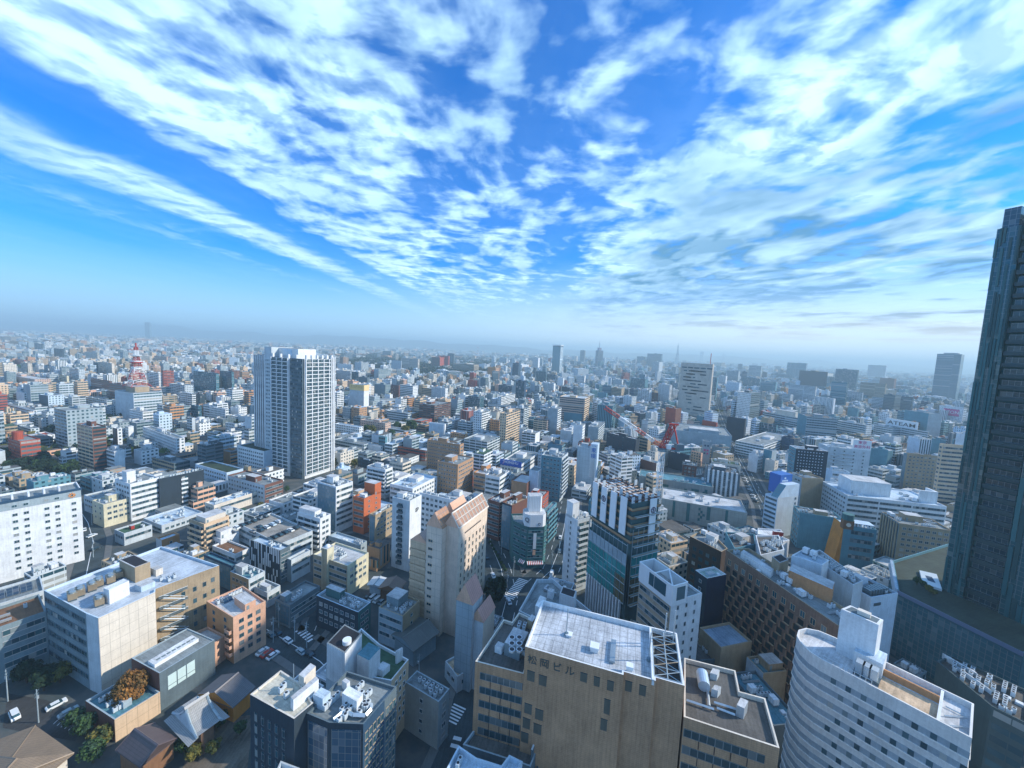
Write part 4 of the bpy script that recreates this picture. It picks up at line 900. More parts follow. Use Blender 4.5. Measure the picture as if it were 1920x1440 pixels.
# ================================================================ hand shaped landmarks
def ZP(pts, t, z): return [A(t, x, y, z) for x, y in pts]
def custom(name, pts, h, label, cat, wall, st, **k):
    """building from roof corners already in world space (counter clockwise); local frame at the first corner along the first edge"""
    p0, p1 = pts[0], pts[1]; rz = math.atan2(p1.y - p0.y, p1.x - p0.x); c, s = math.cos(-rz), math.sin(-rz)
    poly = [((p.x - p0.x) * c - (p.y - p0.y) * s, (p.x - p0.x) * s + (p.y - p0.y) * c) for p in pts]
    return Bd(name, p0.x, p0.y, rz, poly, h, label, cat, wall, st, **k)
# ---- gridded residential tower
G, TH = height_from(2, 668, 292, 1195)
def tower():
    yaw = R_(66); h = TH
    wR = solve_len(Vector((G.x, G.y, h)), yaw, TP(2, 905, 270)[0]); wL = solve_len(Vector((G.x, G.y, h)), yaw + math.pi / 2, TP(2, 440, 285)[0])
    wR = min(wR, 44); wL = min(wL, 70)
    print('tower', h, wR, wL)
    ch = wL * .40   # dark glass corner, recessed into both sides
    poly = [(0, ch), (0, 0), (1.2, 0), (1.2, -0.9), (wR, -0.9), (wR, wL), (-.9, wL), (-.9, ch)]
    b = Bd('residential_tower', G.x, G.y, yaw, poly, h, 'tall white gridded residential tower with dark glass corner strip', 'tower', ['D', 'D', 'D', 'W', 'w', 'w', 'W', 'W'], 'n' * 8, roof='roofg', tier=1)
    n = int((h - 3) / 3.15); fh = (h - 3) / n
    def cellgrid(i, m0, m1, cols):
        M, L = b.side(i); l = L - m0 - m1; cw = l / cols
        def pier(m): m.box(-.3, -.9, 3, .3, 0, h, 'plain', 'W')
        def slab(m): m.box(0, -.75, -.25, cw, 0, .35, 'plain', 'W', bottom=True); m.box(.3, -.62, .35, cw - .3, -.56, 1.25, 'curtain', (.03, .07, .09)); m.box(.1, -.08, .25, cw - .1, .0, fh - .35, 'glassband', 'K')
        for c in range(cols + 1): b.add('pier', cached(('pier', 'tw'), pier), M @ T_(m0 + c * cw, 0, 0))
        for r in range(n):
            for c in range(cols): b.add('balcony', cached(('balcony', 'tw', i), slab), M @ T_(m0 + c * cw, 0, 3 + r * fh))
    cellgrid(3, 1.0, 6.0, 4); cellgrid(6, .8, .8, 3)
    for i, Lx in ((0, ch),):
        M, L = b.side(i)
        for r in range(n): b.add('window_band', band_me(L - .5, 1.9, 'D'), M @ T_(.25, 0, 3 + r * fh + .5))
    M, L = b.side(3)
    for r in range(n): b.add('window_band', band_me(3.0, 1.8, 'D'), M @ T_(L - 5.2, 0, 3 + r * fh + .5))
    # blank grey wing with three window columns, further left, and its striped dark wing
    mb = MB(); L2 = wL + 9; mb.box(-.5, wL, 0, 19, L2, h + 8, 'plain', 'w', 'roof', 'roofg'); wing = b.part('stair_wing', mb)
    for r in range(n - 6):
        for c in range(3):
            o = bpy.data.objects.new('window', window_me(1.0, 1.5, 'w')); COL.objects.link(o); o.parent = wing
            o.matrix_local = T_(-.5, L2 - 1.6 - c * 1.9, h - 4 - r * fh) @ Matrix.Rotation(R_(-90), 4, 'Z')
    mb = MB(); mb.box(0, L2, 0, 24, L2 + 15, h + 1, 'plain', (.03, .06, .09), 'roof', 'roofg'); w2 = b.part('striped_wing', mb)
    mb = MB()
    for k in range(6): mb.box(-.5, L2 + .3 + k * 2.7, 0, 0, L2 + 1.35 + k * 2.7, h + 1, 'plain', 'W')
    mb.obj('fin', w2)
    mb = MB(); 
    for k in range(3): mb.box(wR, 4 + k * 3, 0, wR + .5, 5 + k * 3, h + 1, 'plain', 'W')
    for k in range(3): mb.box(wR - .8 - k * 1.6, -1.7, 0, wR - k * 1.6, -.9, h + 1.5, 'plain', 'W')
    b.part('fin', mb)
    mb = MB(); mb.box(6, wL * .35, h - .9, wR * .75, wL + 1, h + 7.5, 'plain', 'W', 'roof', 'roofg'); ph = b.part('penthouse', mb)
    mb = MB(); mb.box(5.6, wL * .55, h + 1, 6, wL * .9, h + 6.5, 'metal', 'L'); mb.obj('louvre', ph)
    for k in range(6): b.add('roof_turret', cached(('roof_turret', 1), lambda m: m.box(0, 0, 0, 1.6, 1.6, 3.0, 'plain', 'W')), T_(wR * .1 + k * wR * .16, -.7, h))
    for k in range(4): b.add('roof_turret', cached(('roof_turret', 1), None), T_(-.7, 6 + k * (wL - 8) / 3, h))
    b.done(); return b
tower()
b = B(2, 380, 985, -10, 441, 1160, ['L', 'L', 'L', 'W'], 'pn', 'white podium block with a black green flat roof left of the gridded tower', yaw=66, roof='turf', tier=1, W=30, DD=36, n=2, ph=[])
b = B(6, 1700, 105, 1465, 1795, 215, ['L', 'L', 'L', 'L'], 'ps', 'lower white podium block with a dark green roof and wide windows', yaw=66, roof='turf', n=0, ph=[], W=12)
# ---- white hotel at the left edge
hh = 37.0; FT = A(6, 606, 222, hh); yw = R_(54.5); dv = Vector((math.cos(yw), math.sin(yw), 0)); nv = Vector((-dv.y, dv.x, 0))
N0 = FT - dv * 62
b = custom('hotel_building', [N0, FT, FT + nv * 14, N0 + nv * 14], hh, 'wide white hotel with rows of small square windows and an orange flower emblem', 'hotel', ['W', 'M', 'W', 'W'], 'nnpp', tier=1, roof='roofg')
M, L = b.side(0)
mb = MB(); mb.box(0, -.15, hh - 4.2, L, 0, hh - .8, 'plain', 'G', bottom=True); mb.box(0, -.3, hh - .8, L + .3, .2, hh + .3, 'paint', 'M', bottom=True); b.part('parapet_band', mb, M)
xs_ = []; x = L - 3.2
while x > 2:
    xs_ += [x, x - 5.2, x - 8.4] if not xs_ else [x, x - 3.2]
    x = (xs_[-1] - 6.0)
for x in xs_:
    for r in range(9): b.add('window', window_me(1.35, 1.1), M @ T_(x, 0, hh - 7.4 - r * 3.15))
    b.add('window', window_me(1.3, .9, 'G'), M @ T_(x, -.15, hh - 3.2))
for k in range(12): b.add('roof_fin', cached(('roof_fin', 1), lambda m: m.box(0, 0, 0, .6, 5, 2.6, 'plain', 'W')), T_(L - 7 - k * 4.6, 1.2, hh - .9))
mb = MB()
for k in range(9):
    a = k * 2 * math.pi / 9; q = Vector((math.cos(a), 0, math.sin(a))) * 1.25; mb.bar(q * .38, q, .13, 'paint', (.75, .30, .06))
b.part('emblem', mb, M @ T_(L - 3.0, -.3, hh - 2.6)); b.done()
# podium with solar panels
b = B(6, 420, 1010, -200, 470, 'h11', 'w', 'bb', 'long low podium with blue solar panels in front of the white hotel', yaw=54.5, roof='roofg', n=0, ph=[], DD=18, W=9) if False else None
h2 = 10.0; p1 = A(6, 330, 985, h2); p0 = p1 - dv * 46
b = custom('hotel_annex', [p0, p1, p1 + nv * 15, p0 + nv * 15], h2, 'long low annex with blue solar panels in front of the white hotel', 'building', 'w', 'bnnn', tier=1, roof='roofg')
for k in range(12): b.add('solar_panel', cached(('solar_panel', 1), lambda m: (m.face([(0, 0, .3), (3.2, 0, .3), (3.2, 5.2, 1.5), (0, 5.2, 1.5)], 'curtain', 'solar'), m.face([(0, 5.2, 0), (0, 5.2, 1.5), (3.2, 5.2, 1.5), (3.2, 5.2, 0)], 'metal', 'G'))), T_(3 + k * 3.4, 5, b.zr))
bands(b, 0, 1, h2 - 1, 3.6, 1.6, segs=5); b.done()
# low building in front of it, banded
h3 = 19.0; p1 = A(11, 348, 22, h3); yw3 = R_(57); dv3 = Vector((math.cos(yw3), math.sin(yw3), 0)); nv3 = Vector((-dv3.y, dv3.x, 0)); p0 = p1 - dv3 * 40
b = custom('office_building', [p0, p1, p1 + nv3 * 15, p0 + nv3 * 15], h3, 'grey office with long dark window bands at the left picture edge', 'building', 'g', 'bbbb', tier=1, roof='rust')
bands(b, 0, 1, h3 - .8, 3.7, 1.7, segs=4, gap=1.4); clutter(b, 8, [(.55, .3, .12, .3, 3, 'C')]); b.done()
# ---- big L shaped stone and olive complex
h = 26.0
pp = [at(161, 1150, h), at(184, 1159, h), at(291, 1110, h), at(291.5, 1104, h), at(411, 1060, h), at(302, 1024, h), at(82, 1107, h)]
b = custom('office_building', pp, h, 'large olive and cream office with a pale blue roof full of machinery', 'building', ['w', 'C', 'b', 'b', 'b', 'g', 'g'], 'nNnkpnb', tier=1, roof=(.52, .60, .68), cop='L')
M, L = b.side(6); bands(b, 6, 1, h - 1, 3.8, 1.7, .6, .6, 'D')
M, L = b.side(3)
for r in range(4):
    for k in (.38, .56, .72, .86): b.add('window', window_me(.9, 1.5, 'D'), M @ T_(L * k, 0, h - 5.5 - r * 4.6 - (k * 7 % 1.5)))
st_ = MB()
for r in range(6):
    z = h - 3.6 - r * 3.9; st_.box(.5, -1.6, z, 8.5, -.05, z + .18, 'metal', 'g', bottom=True); st_.bar((1.5, -1.5, z), (7.5, -1.5, z - 3.4), .14, 'paint', 'w'); st_.bar((.5, -1.6, z + 1), (8.5, -1.6, z + 1), .06, 'paint', 'w'); st_.bar((1.5, -1.5, z + 1), (7.5, -1.5, z - 2.4), .07, 'paint', 'w')
b.part('fire_stairs', st_, M)
c, s = math.cos(-b.rz), math.sin(-b.rz)
def loc(b, p):
    q = p - Vector((b.X, b.Y, 0)); c, s = math.cos(-b.rz), math.sin(-b.rz); return Vector((q.x * c - q.y * s, q.x * s + q.y * c, 0))
def rbox(b, name, near, left, right, hh, col, mat='plain', top='roofw', z=None, grille=False, label=None):
    """a box on a roof from three roof level points in world space"""
    z = b.zr if z is None else z; n0, l0, r0 = loc(b, near), loc(b, left), loc(b, right); k0 = l0 + r0 - n0
    mb = MB(); mb.prism([(q.x, q.y) for q in (n0, r0, k0, l0)], z, z + hh, mat, col, 'roof', top)
    if grille:
        ii = inset([(q.x, q.y) for q in (n0, r0, k0, l0)], .4); mb.prism(ii, z + hh, z + hh + .02, mat, col, 'plain', 'black')
    return b.part(name, mb, label=label)
rbox(b, 'penthouse', A(6, 1015, 915, h), A(6, 898, 855, h), A(6, 1130, 868, h), 5.8, 'b', grille=True)
rbox(b, 'plant_room', A(6, 1170, 868, h), A(6, 1130, 850, h), A(6, 1222, 845, h), 2.5, 'C')
rbox(b, 'plant_room', A(6, 822, 1075, h), A(6, 780, 1058, h), A(6, 972, 1000, h), 5.0, 'W', top='W')
rbox(b, 'plant_room', A(6, 1060, 985, h), A(6, 1010, 965, h), A(6, 1165, 940, h), 2.0, 'L')
for (x, y) in ((500, 1030), (560, 1000), (650, 960), (700, 930), (790, 905), (850, 870), (1190, 890), (1250, 895), (1290, 870), (700, 1070)):
    q = loc(b, A(6, x, y, h)); b.add('cooling_tower' if x < 870 else 'ac_unit', cached(('cooling_tower', 1), lambda m: (m.box(0, 0, .6, 3.6, 2.2, 2.6, 'metal', 'b', bottom=True), m.cyl(1, 1.1, 2.6, 3.2, .8, 'metal', 'G', 10), m.cyl(2.7, 1.1, 2.6, 3.2, .8, 'metal', 'G', 10), m.box(.2, .2, 0, 3.4, 2, .6, 'metal', 'D'))) if x < 870 else ac_me(2), T_(q.x, q.y, b.zr) @ Matrix.Rotation(R_(-20), 4, 'Z'))
b.done(); BIGL = b
# ---- dark low hall with a skylight
h = 12.5; p = [(1195, 490), (1610, 238), (1405, 150), (985, 375)]
b = custom('hall_building', ZP(p, 11, h), h, 'dark low hall with a grey roof, white skylight strip and three bright panes', 'building', ['D', 'D', 'D', 'r'], 'nnnn', tier=1, roof='roofg', par=.3, cop='G')
M, L = b.side(0)
for k in range(3): b.add('window', cached(('window', 'lit'), lambda m: (m.box(0, -.08, 0, 2.2, .02, 4.6, 'paint', (.55, .72, .72), bottom=True), m.box(0, -.12, 1.2, 2.2, -.08, 1.35, 'paint', 'D'))), M @ T_(2 + k * 2.5, 0, h - 7.2))
sky_ = rbox(b, 'skylight', A(11, 1160, 445, h), A(11, 1110, 415, h), A(11, 1490, 245, h), 1.1, 'W', top='W')
mb = MB(); n0, r0 = loc(b, A(11, 1165, 420, h)), loc(b, A(11, 1470, 242, h)); u_ = (r0 - n0).normalized()
for k in range(8):
    q = n0.lerp(r0, (k + .3) / 8.2); v_ = Vector((-u_.y, u_.x, 0)) * .8; e_ = u_ * 1.1
    mb.face([(q.x, q.y, b.zr + 1.13), ((q + e_).x, (q + e_).y, b.zr + 1.13), ((q + e_ + v_).x, (q + e_ + v_).y, b.zr + 1.13), ((q + v_).x, (q + v_).y, b.zr + 1.13)], 'glass', 'K')
o = mb.obj('pane', sky_); b.done()
h = 9.0
b = custom('storage_building', ZP([(1610, 262), (1690, 205), (1560, 140), (1465, 180)], 11, h), h, 'small block with a white roof behind the dark low hall', 'building', 'P', 'nnnn', tier=1, roof='roofw'); b.done()
# ---- tiled cube with condensers
h = 7.0; b = custom('utility_building', ZP([(858, 838), (1200, 628), (985, 500), (640, 695)], 11, h), h, 'low cube clad in brown stone tiles with rows of condensers on top', 'building', ['T', 'b', 'b', 'r'], 'Nnnk', tier=1, roof='E', cop='G')
for (x, y) in ((745, 700), (800, 735), (820, 670), (850, 775), (880, 640)):
    q = loc(b, A(11, x, y, h)); b.add('ac_unit', ac_me(3), T_(q.x, q.y, b.zr))
rbox(b, 'plant_room', A(11, 925, 740, h), A(11, 885, 715, h), A(11, 990, 700, h), 2.2, 'G'); b.done()
# ---- peach apartment block
h = 17.4; b = custom('apartment_building', [at(437, 1158, h), at(498, 1127, h), at(455, 1098, h), at(387, 1127, h)], h, 'peach pink stepped apartment block beside the dark hall', 'apartment block', ['P', 'P', 'P', 'o'], 'nppn', tier=1, roof='roofw', cop='P')
M, L = b.side(0); punched(b, 0, 1, h - 1.2, 2.8, 3, 1.3, 1.3, 'D'); punched(b, 3, 1, h - 1.2, 2.8, 2, 1.2, 1.2, 'D')
for r in range(4): b.add('balcony', balcony_me(3.0, 1.1, 1.1, 'P'), b.side(3)[0] @ T_(b.side(3)[1] - 3.6, 0, 3 + r * 2.8))
clutter(b, 2, [(.45, .05, .3, .45, 2.8, 'P')]); 
mb = MB(); mb.face([(0, 0, .3), (3, 0, .3), (3, 1.6, 1.5), (0, 1.6, 1.5)], 'curtain', 'solar'); b.part('solar_panel', mb, T_(2, b.d * .65, b.zr)); b.done()
# ---- black building with cream roof, and darker neighbour
h = 32.0; b = custom('office_building', ZP([(605, 832), (750, 712), (650, 560), (505, 465), (275, 648)], 12, h), h, 'black office with a cream flat roof and a white gabled rooftop row', 'building', 'K', 'nnnnn', tier=1, roof=(.62, .60, .50), cop='C', par=.5)
M, L = b.side(4)
for k in range(5):
    mb_ = cached(('window_strip', 1), lambda m: [m.box(0, -.08, z, .9, 0, z + 2.2, 'glassband', 'K', bottom=True) for z in range(2, 29, 3)]); b.add('window_strip', mb_, M @ T_(1.5 + k * (L - 3) / 5, 0, 0))
rbox(b, 'plant_room', A(12, 680, 590, h), A(12, 640, 565, h), A(12, 768, 500, h), 2.8, 'C')
ro = rbox(b, 'rooftop_cabin', A(12, 600, 760, h), A(12, 580, 735, h), A(12, 790, 600, h), 2.8, 'W')
for (x, y) in ((500, 640), (540, 680), (520, 610)): q = loc(b, A(12, x, y, h)); b.add('ac_unit', ac_me(1), T_(q.x, q.y, b.zr))
q = loc(b, A(12, 602, 610, h)); mb = MB(); mb.cyl(q.x, q.y, b.zr, b.zr + 7, .12, 'metal', 'G', 6); b.part('antenna', mb); b.done()
h = 31.0; b = custom('office_building', ZP([(1125, 872), (1285, 690), (1375, 590), (1000, 470), (700, 790), (870, 860)], 12, h), h, 'charcoal office with a weathered roof, ducts and a white plant box', 'building', ['M', 'D', 'D', 'D', 'K', 'K'], 'nnnnnn', tier=1, roof='roofg', cop='D', par=.9)
M, L = b.side(0); rbox(b, 'plant_room', A(12, 1075, 765, h), A(12, 965, 700, h), A(12, 1122, 705, h), 3.0, 'W', top='W')
rbox(b, 'plant_room', A(12, 820, 745, h), A(12, 748, 710, h), A(12, 880, 690, h), 3.0, 'L', top='L'); rbox(b, 'plant_room', A(12, 1000, 600, h), A(12, 965, 575, h), A(12, 1025, 580, h), 2.0, 'W')
M4, L4 = b.side(5); bands(b, 0, 1, h - 2, 3.3, 1.9, .5, .5, 'b', segs=5, gap=.4); bands(b, 1, 1, h - 2, 3.3, 1.9, .5, .5, 'b', segs=3, gap=.4)
for sd in (4, 5): 
    M_, L_ = b.side(sd); mb = MB(); mb.box(.5, -.1, 1, L_ - .5, 0, h - 1.5, 'curtain', 'M'); b.part('curtain_wall', mb, M_)
mb = MB()
for pth in ([(1000, 775), (1050, 800), (1140, 805), (1180, 760), (1180, 720)], [(900, 840), (960, 790), (1000, 765)]):
    qs = [loc(b, A(12, x, y, h)) for x, y in pth]
    for a_, c_ in zip(qs, qs[1:]): mb.bar((a_.x, a_.y, b.zr + .9), (c_.x, c_.y, b.zr + .9), .35, 'metal', 'w')
b.part('duct', mb); clutter(b, 7)
for (x, y) in ((1130, 735), (1160, 730), (1150, 760), (940, 860), (985, 830)): q = loc(b, A(12, x, y, h)); b.add('ac_unit', ac_me(1), T_(q.x, q.y, b.zr))
b.done()
# ---- white penthouse building
h = 21.0; b = custom('office_building', ZP([(1335, 545), (1465, 385), (1250, 270), (1110, 150), (845, 440), (985, 480)], 12, h), h, 'cream building with a cluster of white stair towers and a green roof terrace', 'building', ['T', 'w', 'w', 'w', 'w', 'w'], 'nnnnnn', tier=1, roof='green', cop='W')
punched(b, 0, 2, h - 1, 3.2, 3, .9, 1.3, 'W')
rbox(b, 'stair_tower', A(12, 985, 585, h), A(12, 850, 500, h), A(12, 1112, 420, h), 10.5, 'W', grille=True, top='roofg')
rbox(b, 'stair_tower', A(12, 1165, 560, h), A(12, 1075, 510, h), A(12, 1250, 460, h), 7.5, 'W', top='E')
rbox(b, 'plant_room', A(12, 1270, 500, h), A(12, 1215, 475, h), A(12, 1325, 450, h), 2.0, 'W'); rbox(b, 'screen_wall', A(12, 1375, 400, h), A(12, 1365, 395, h), A(12, 1420, 370, h), 4.0, 'W')
q = loc(b, A(12, 1000, 500, h)); mb = MB(); mb.cyl(q.x, q.y, b.zr, b.zr + 11.6, 1.2, 'paint', 'W', 18); b.part('water_tank', mb); b.done()
# ---- little corner office and shop
b = B(12, 1690, 705, 1440, 1735, 'h15', ['G', 'G', 'G', (.34, .33, .30)], 'sp', 'small grey brown office with a rounded corner left of the zebra crossing', roof='roofg', n=4, W=5, yaw=62)
b = B(12, 1830, 515, 1705, 1925, 640, ['w', 'w', 'w', 'w'], 'pp', 'little corner shop with a beige fan shaped roof beside the zebra crossing', roof='T', n=0, ph=[], DD=8, W=8, yaw=40)
# ---- Matsuoka style brown block : three roof levels
hm = 46.0; hl = 38.5
P0 = at(984.5, 1212, hm); P1 = at(1285.7, 1299, hm); e1 = (P1 - P0).normalized(); e2 = Vector((-e1.y, e1.x, 0)); Lm = (P1 - P0).length
def MP(a, c): return P0 + e1 * a + e2 * c
dm = 18.0; L1 = (at(1169, 1269, hm) - P0).dot(e1); L2 = (at(1230, 1281, hm) - P0).dot(e1)
b = custom('office_building', [MP(0, 0), MP(L1, 0), MP(L1, .9), MP(L2, .9), MP(L2, 1.8), MP(Lm, 1.8), MP(Lm, dm), MP(0, dm)], hm, 'massive brown tiled office block with four dark characters near its top', 'building', 't', 'kkkkkkkk', tier=1, roof=(.52, .57, .62), rmat='roofpanel', cop='W', par=1.2)
b.done(); MAT = b
M, L = b.side(0)
MATW = lambda ww, wh: cached(('window', 'mat', ww, wh), lambda m: (m.box(0, -.04, 0, ww, .0, wh, 'metal', (.15, .16, .14), bottom=True), m.box(-.06, -.1, wh, ww + .06, 0, wh + .1, 'plain', 'K')))
for (fx, fz, ww, wh) in [(.03, 5.7, 1.8, 2.5), (.16, 5.9, 1.8, 2.5), (.58, 2.3, 1.5, 2.1), (.715, 2.3, 1.3, 2.2), (.845, 2.3, 1.4, 2.3), (.83, 6.8, 1.3, 3.5), (.81, 11.7, 1.4, 2.7), (.02, 14.1, 1.8, 2.5), (.14, 14.6, 1.9, 2.6), (.01, 17.9, 1.8, 2.6), (.13, 18.4, 1.9, 2.5), (.0, 21.7, 1.8, 2.5)]:
    b.add('window', MATW(ww, wh), M @ T_(L * fx + .2, 0, hm - fz - wh))
for (fx, fz, ww, wh) in [] and [(.07, 5.6, 2.2, 2.9), (.25, 5.6, 2.2, 2.9), (.82, 3.2, 1.7, 2.3), (.60, 3.6, 0, 0), (.07, 18.5, 2.2, 3), (.25, 18.5, 2.2, 3), (.07, 24.5, 2.2, 3), (.25, 24.5, 2.2, 3), (.07, 30.5, 2.2, 3), (.97, 0, 0, 0)]:
    if ww: b.add('window', window_me(ww, wh, 't'), M @ T_(L * fx - ww / 2 + .6, 0, hm - fz - wh))
for fx, fz, ww, wh in () and ((.62, 4.2, 1.6, 2.0), (.74, 4.2, 1.6, 2.0), (.86, 4.2, 1.6, 2.2), (.86, 10.5, 1.6, 3.6), (.86, 17, 1.6, 3.0)):
    b.add('window', window_me(ww, wh, 't'), M @ T_(L * fx, 0, hm - fz - wh))
M2, Lb = b.side(2)
for fx in (.08, .52): b.add('window', MATW(1.4, 2.4), M2 @ T_(Lb * fx, 0, hm - 4.3))
for (a, c, hh_, sz, nm) in ((.42, .30, 1.3, 1.8, 'roof_vent'), (.66, .10, 2.0, 1.2, 'roof_vent'), (.24, .45, .6, 1.3, 'roof_vent')):
    mb = MB(); mb.box(0, 0, 0, sz, sz, hh_ * .7, 'paint', 'W'); mb.box(-.15, -.15, hh_ * .7, sz + .15, sz + .15, hh_, 'paint', 'W', bottom=True); b.part(nm, mb, T_(Lm * a, dm * c, b.zr))
for a, c in ((.24, .48), (.80, .42)):
    mb = MB(); mb.cyl(0, 0, 0, 7.0, .12, 'metal', 'G', 6); mb.cyl(0, 0, 0, .7, .5, 'metal', 'g', 8); b.part('antenna', mb, T_(Lm * a, dm * c, b.zr))
mb = MB(); mb.box(0, 0, 0, 1.2, 7, .5, 'metal', 'G', bottom=True); b.part('duct', mb, T_(Lm * .55, dm * .2, b.zr + .2))
b.done()
# steel mast frame between tall block and right wing
# left wing
pl = [at(891, 1240, hl), MP(-.1, .6), MP(-.1, dm + 1), at(973, 1148, hl), at(960, 1166, hl), at(944, 1161, hl)]
b = custom('office_wing', [Vector((p.x, p.y, hl)) for p in pl], hl, 'lower left wing of the brown block with dark ribbon windows and a tank farm roof', 'building', 't', 'knnkkk', tier=1, roof='roofd', cop='C', par=.8)
M, L = b.side(0)
for r in range(6):
    b.add('window_band', cached(('window_band', 'ml'), lambda m: m.box(0, -.05, 0, L * .88, 0, 1.9, 'curtain', (.015, .04, .05), bottom=True)), M @ T_(L * .11, 0, hl - 4.3 - r * 3.65))
    for k in range(3): b.add('joint', cached(('joint', 1), lambda m: m.box(0, -.1, 0, .14, 0, 1.8, 'plain', 'black')), M @ T_(L * .11 + L * .88 * (k + 1) / 4, 0, hl - 6.1 - r * 3.65))
rbox(b, 'cooling_tower', A(13, 695, 375, hl), A(13, 580, 330, hl), A(13, 760, 250, hl), 3.4, 'G', 'metal')
for k in range(6):
    q = loc(b, A(13, 640 + (k % 2) * 55, 215 + (k // 2) * 45, hl + 3.2)); mb = MB(); mb.cyl(q.x, q.y, b.zr + 3.4, b.zr + 3.9, .8, 'metal', 'W', 12); mb.cyl(q.x, q.y, b.zr + 3.9, b.zr + 3.92, .6, 'paint', 'black', 12); b.part('fan', mb)
rbox(b, 'plant_room', A(13, 790, 150, hl), A(13, 755, 130, hl), A(13, 820, 110, hl), 2.6, 'b')
rbox(b, 'water_tank', A(13, 560, 330, hl), A(13, 510, 310, hl), A(13, 585, 295, hl), 1.8, 'W'); clutter(b, 3); b.done()
# right wing
hr = 39.0
pr = [at(1282, 1344, hr), at(1461.7, 1403, hr), at(1435, 1309, hr), at(1387, 1296, hr), at(1379, 1257, hr), at(1283, 1233, hr)]
b = custom('office_wing', pr, hr, 'lower right wing of the brown block with a dark roof, duct and cooling box', 'building', 't', 'kkkkkn', tier=1, roof='roofd', cop='C', par=1.0)
M, L = b.side(0)
for r in range(6):
    b.add('window_band', cached(('window_band', 'mr'), lambda m: m.box(0, -.05, 0, L * .86, 0, 1.9, 'curtain', (.015, .04, .05), bottom=True)), M @ T_(.2, 0, hr - 4.4 - r * 3.9))
    for k in range(4): b.add('joint', cached(('joint', 1), None), M @ T_(.2 + L * .86 * (k + 1) / 5, 0, hr - 6.2 - r * 3.9))
rbox(b, 'cooling_box', A(14, 1040, 1065, hr), A(14, 985, 1040, hr), A(14, 1068, 1010, hr), 2.6, 'w', 'metal')
rbox(b, 'plant_room', A(14, 850, 795, hr), A(14, 800, 780, hr), A(14, 868, 760, hr), 1.6, 'w'); rbox(b, 'plant_room', A(14, 855, 915, hr), A(14, 810, 900, hr), A(14, 878, 885, hr), 1.8, 'w')
q = loc(b, A(14, 742, 780, hr)); mb = MB(); mb.cyl(0, 0, 0, 4.0, 1.3, 'metal', 'L', 16); b.part('duct', mb, T_(q.x, q.y, b.zr + 1.5) @ Matrix.Rotation(R_(90), 4, 'X'))
mb = MB()
for a_, c_ in (((635, 945), (830, 1010)), ((780, 820), (795, 985)), ((830, 960), (990, 1010)), ((850, 1000), (980, 1050))):
    a2, c2 = loc(b, A(14, *a_, hr)), loc(b, A(14, *c_, hr)); mb.bar((a2.x, a2.y, b.zr + .6), (c2.x, c2.y, b.zr + .6), .2, 'metal', 'w')
b.part('pipe_rack', mb); b.done()
# open steel lattice over a flat dark sheet at the right end of the tall roof
FX0, FX1 = L2 - .3, Lm - .5
mb = MB(); mb.face([(FX0, 2.4, MAT.zr + .03), (FX1, 2.4, MAT.zr + .03), (FX1, dm - .5, MAT.zr + .03), (FX0, dm - .5, MAT.zr + .03)], 'roof', (.03, .035, .04)); MAT.part('pit', mb)  # shade of a pit painted as a flat dark sheet on the roof
mb = MB(); mb.box(FX0 - .5, .9, MAT.zr, FX0, dm - .4, hm + .12, 'plain', 'W'); MAT.part('parapet', mb)
mb = MB(); z_ = hm + .05
for k in range(6): y = 2.2 + k * (dm - 3.2) / 5; mb.bar((FX0, y, z_), (FX1, y, z_), .08, 'paint', 'G')
for x in (FX0, (FX0 + FX1) / 2, FX1): mb.bar((x, 2.2, z_), (x, dm - 1, z_), .08, 'paint', 'G')
for k in range(5):
    y0_, y1_ = 2.2 + k * (dm - 3.2) / 5, 2.2 + (k + 1) * (dm - 3.2) / 5; mb.bar((FX0, y0_, z_), (FX1, y1_, z_), .06, 'paint', 'b' if k % 2 else 'G'); mb.bar((FX1, y0_, z_), (FX0, y1_, z_), .06, 'paint', 'G')
for x in (FX0 + .3, (FX0 + FX1) / 2): mb.bar((x, dm * .6, MAT.zr), (x, dm * .6, z_), .1, 'paint', 'w')
MAT.part('steel_lattice', mb)
mb = MB()
for x, y in (((FX0 + FX1) / 2, dm * .75), (FX1 - .6, dm * .85)): mb.cyl(x, y, MAT.zr, hm + 7.5, .16, 'metal', 'w', 8)
MAT.part('antenna', mb)
# lower podium roof in front of the left wing
h = 19.0
b = custom('podium_building', [at(890, 1398, h), at(985, 1425, h), at(975, 1386, h), at(890, 1358, h)], h, 'x', 'building', 'w', 'nnnn', tier=2) if False else None
b = custom('podium_building', ZP([(270, 1025), (780, 1190), (830, 1060), (385, 870)], 13, 20.0), 20.0, 'low podium with a plain dark terrace at the foot of the brown block', 'building', 'D', 'nnnn', tier=1, roof='roofd', cop='G')
rbox(b, 'screen_wall', A(13, 790, 1130, 20), A(13, 780, 1120, 20), A(13, 815, 1060, 20), 3, 'D'); b.done()
b = custom('podium_building', ZP([(800, 1330), (1400, 1500), (1440, 1300), (840, 1100)], 13, 17.0), 17.0, 'low roof with two rows of round fans below the brown block', 'building', 'D', 'nnnn', tier=1, roof='roofd', cop='D')
for k, (x, y) in enumerate(((860, 1110), (905, 1125), (955, 1140), (1000, 1158), (1180, 1215), (1230, 1235))):
    q = loc(b, A(13, x, y, 17)); b.add('cooling_tower', cached(('cooling_tower', 2), lambda m: (m.box(0, 0, .5, 2.3, 4.4, 3.2, 'metal', 'w', bottom=True), m.cyl(1.15, 1.1, 3.2, 3.5, .85, 'metal', 'w', 14), m.cyl(1.15, 1.1, 3.5, 3.52, .7, 'paint', 'black', 14), m.cyl(1.15, 3.3, 3.2, 3.5, .85, 'metal', 'w', 14), m.cyl(1.15, 3.3, 3.5, 3.52, .7, 'paint', 'black', 14))), T_(q.x, q.y, b.zr) @ Matrix.Rotation(R_(4), 4, 'Z'))
b.done()
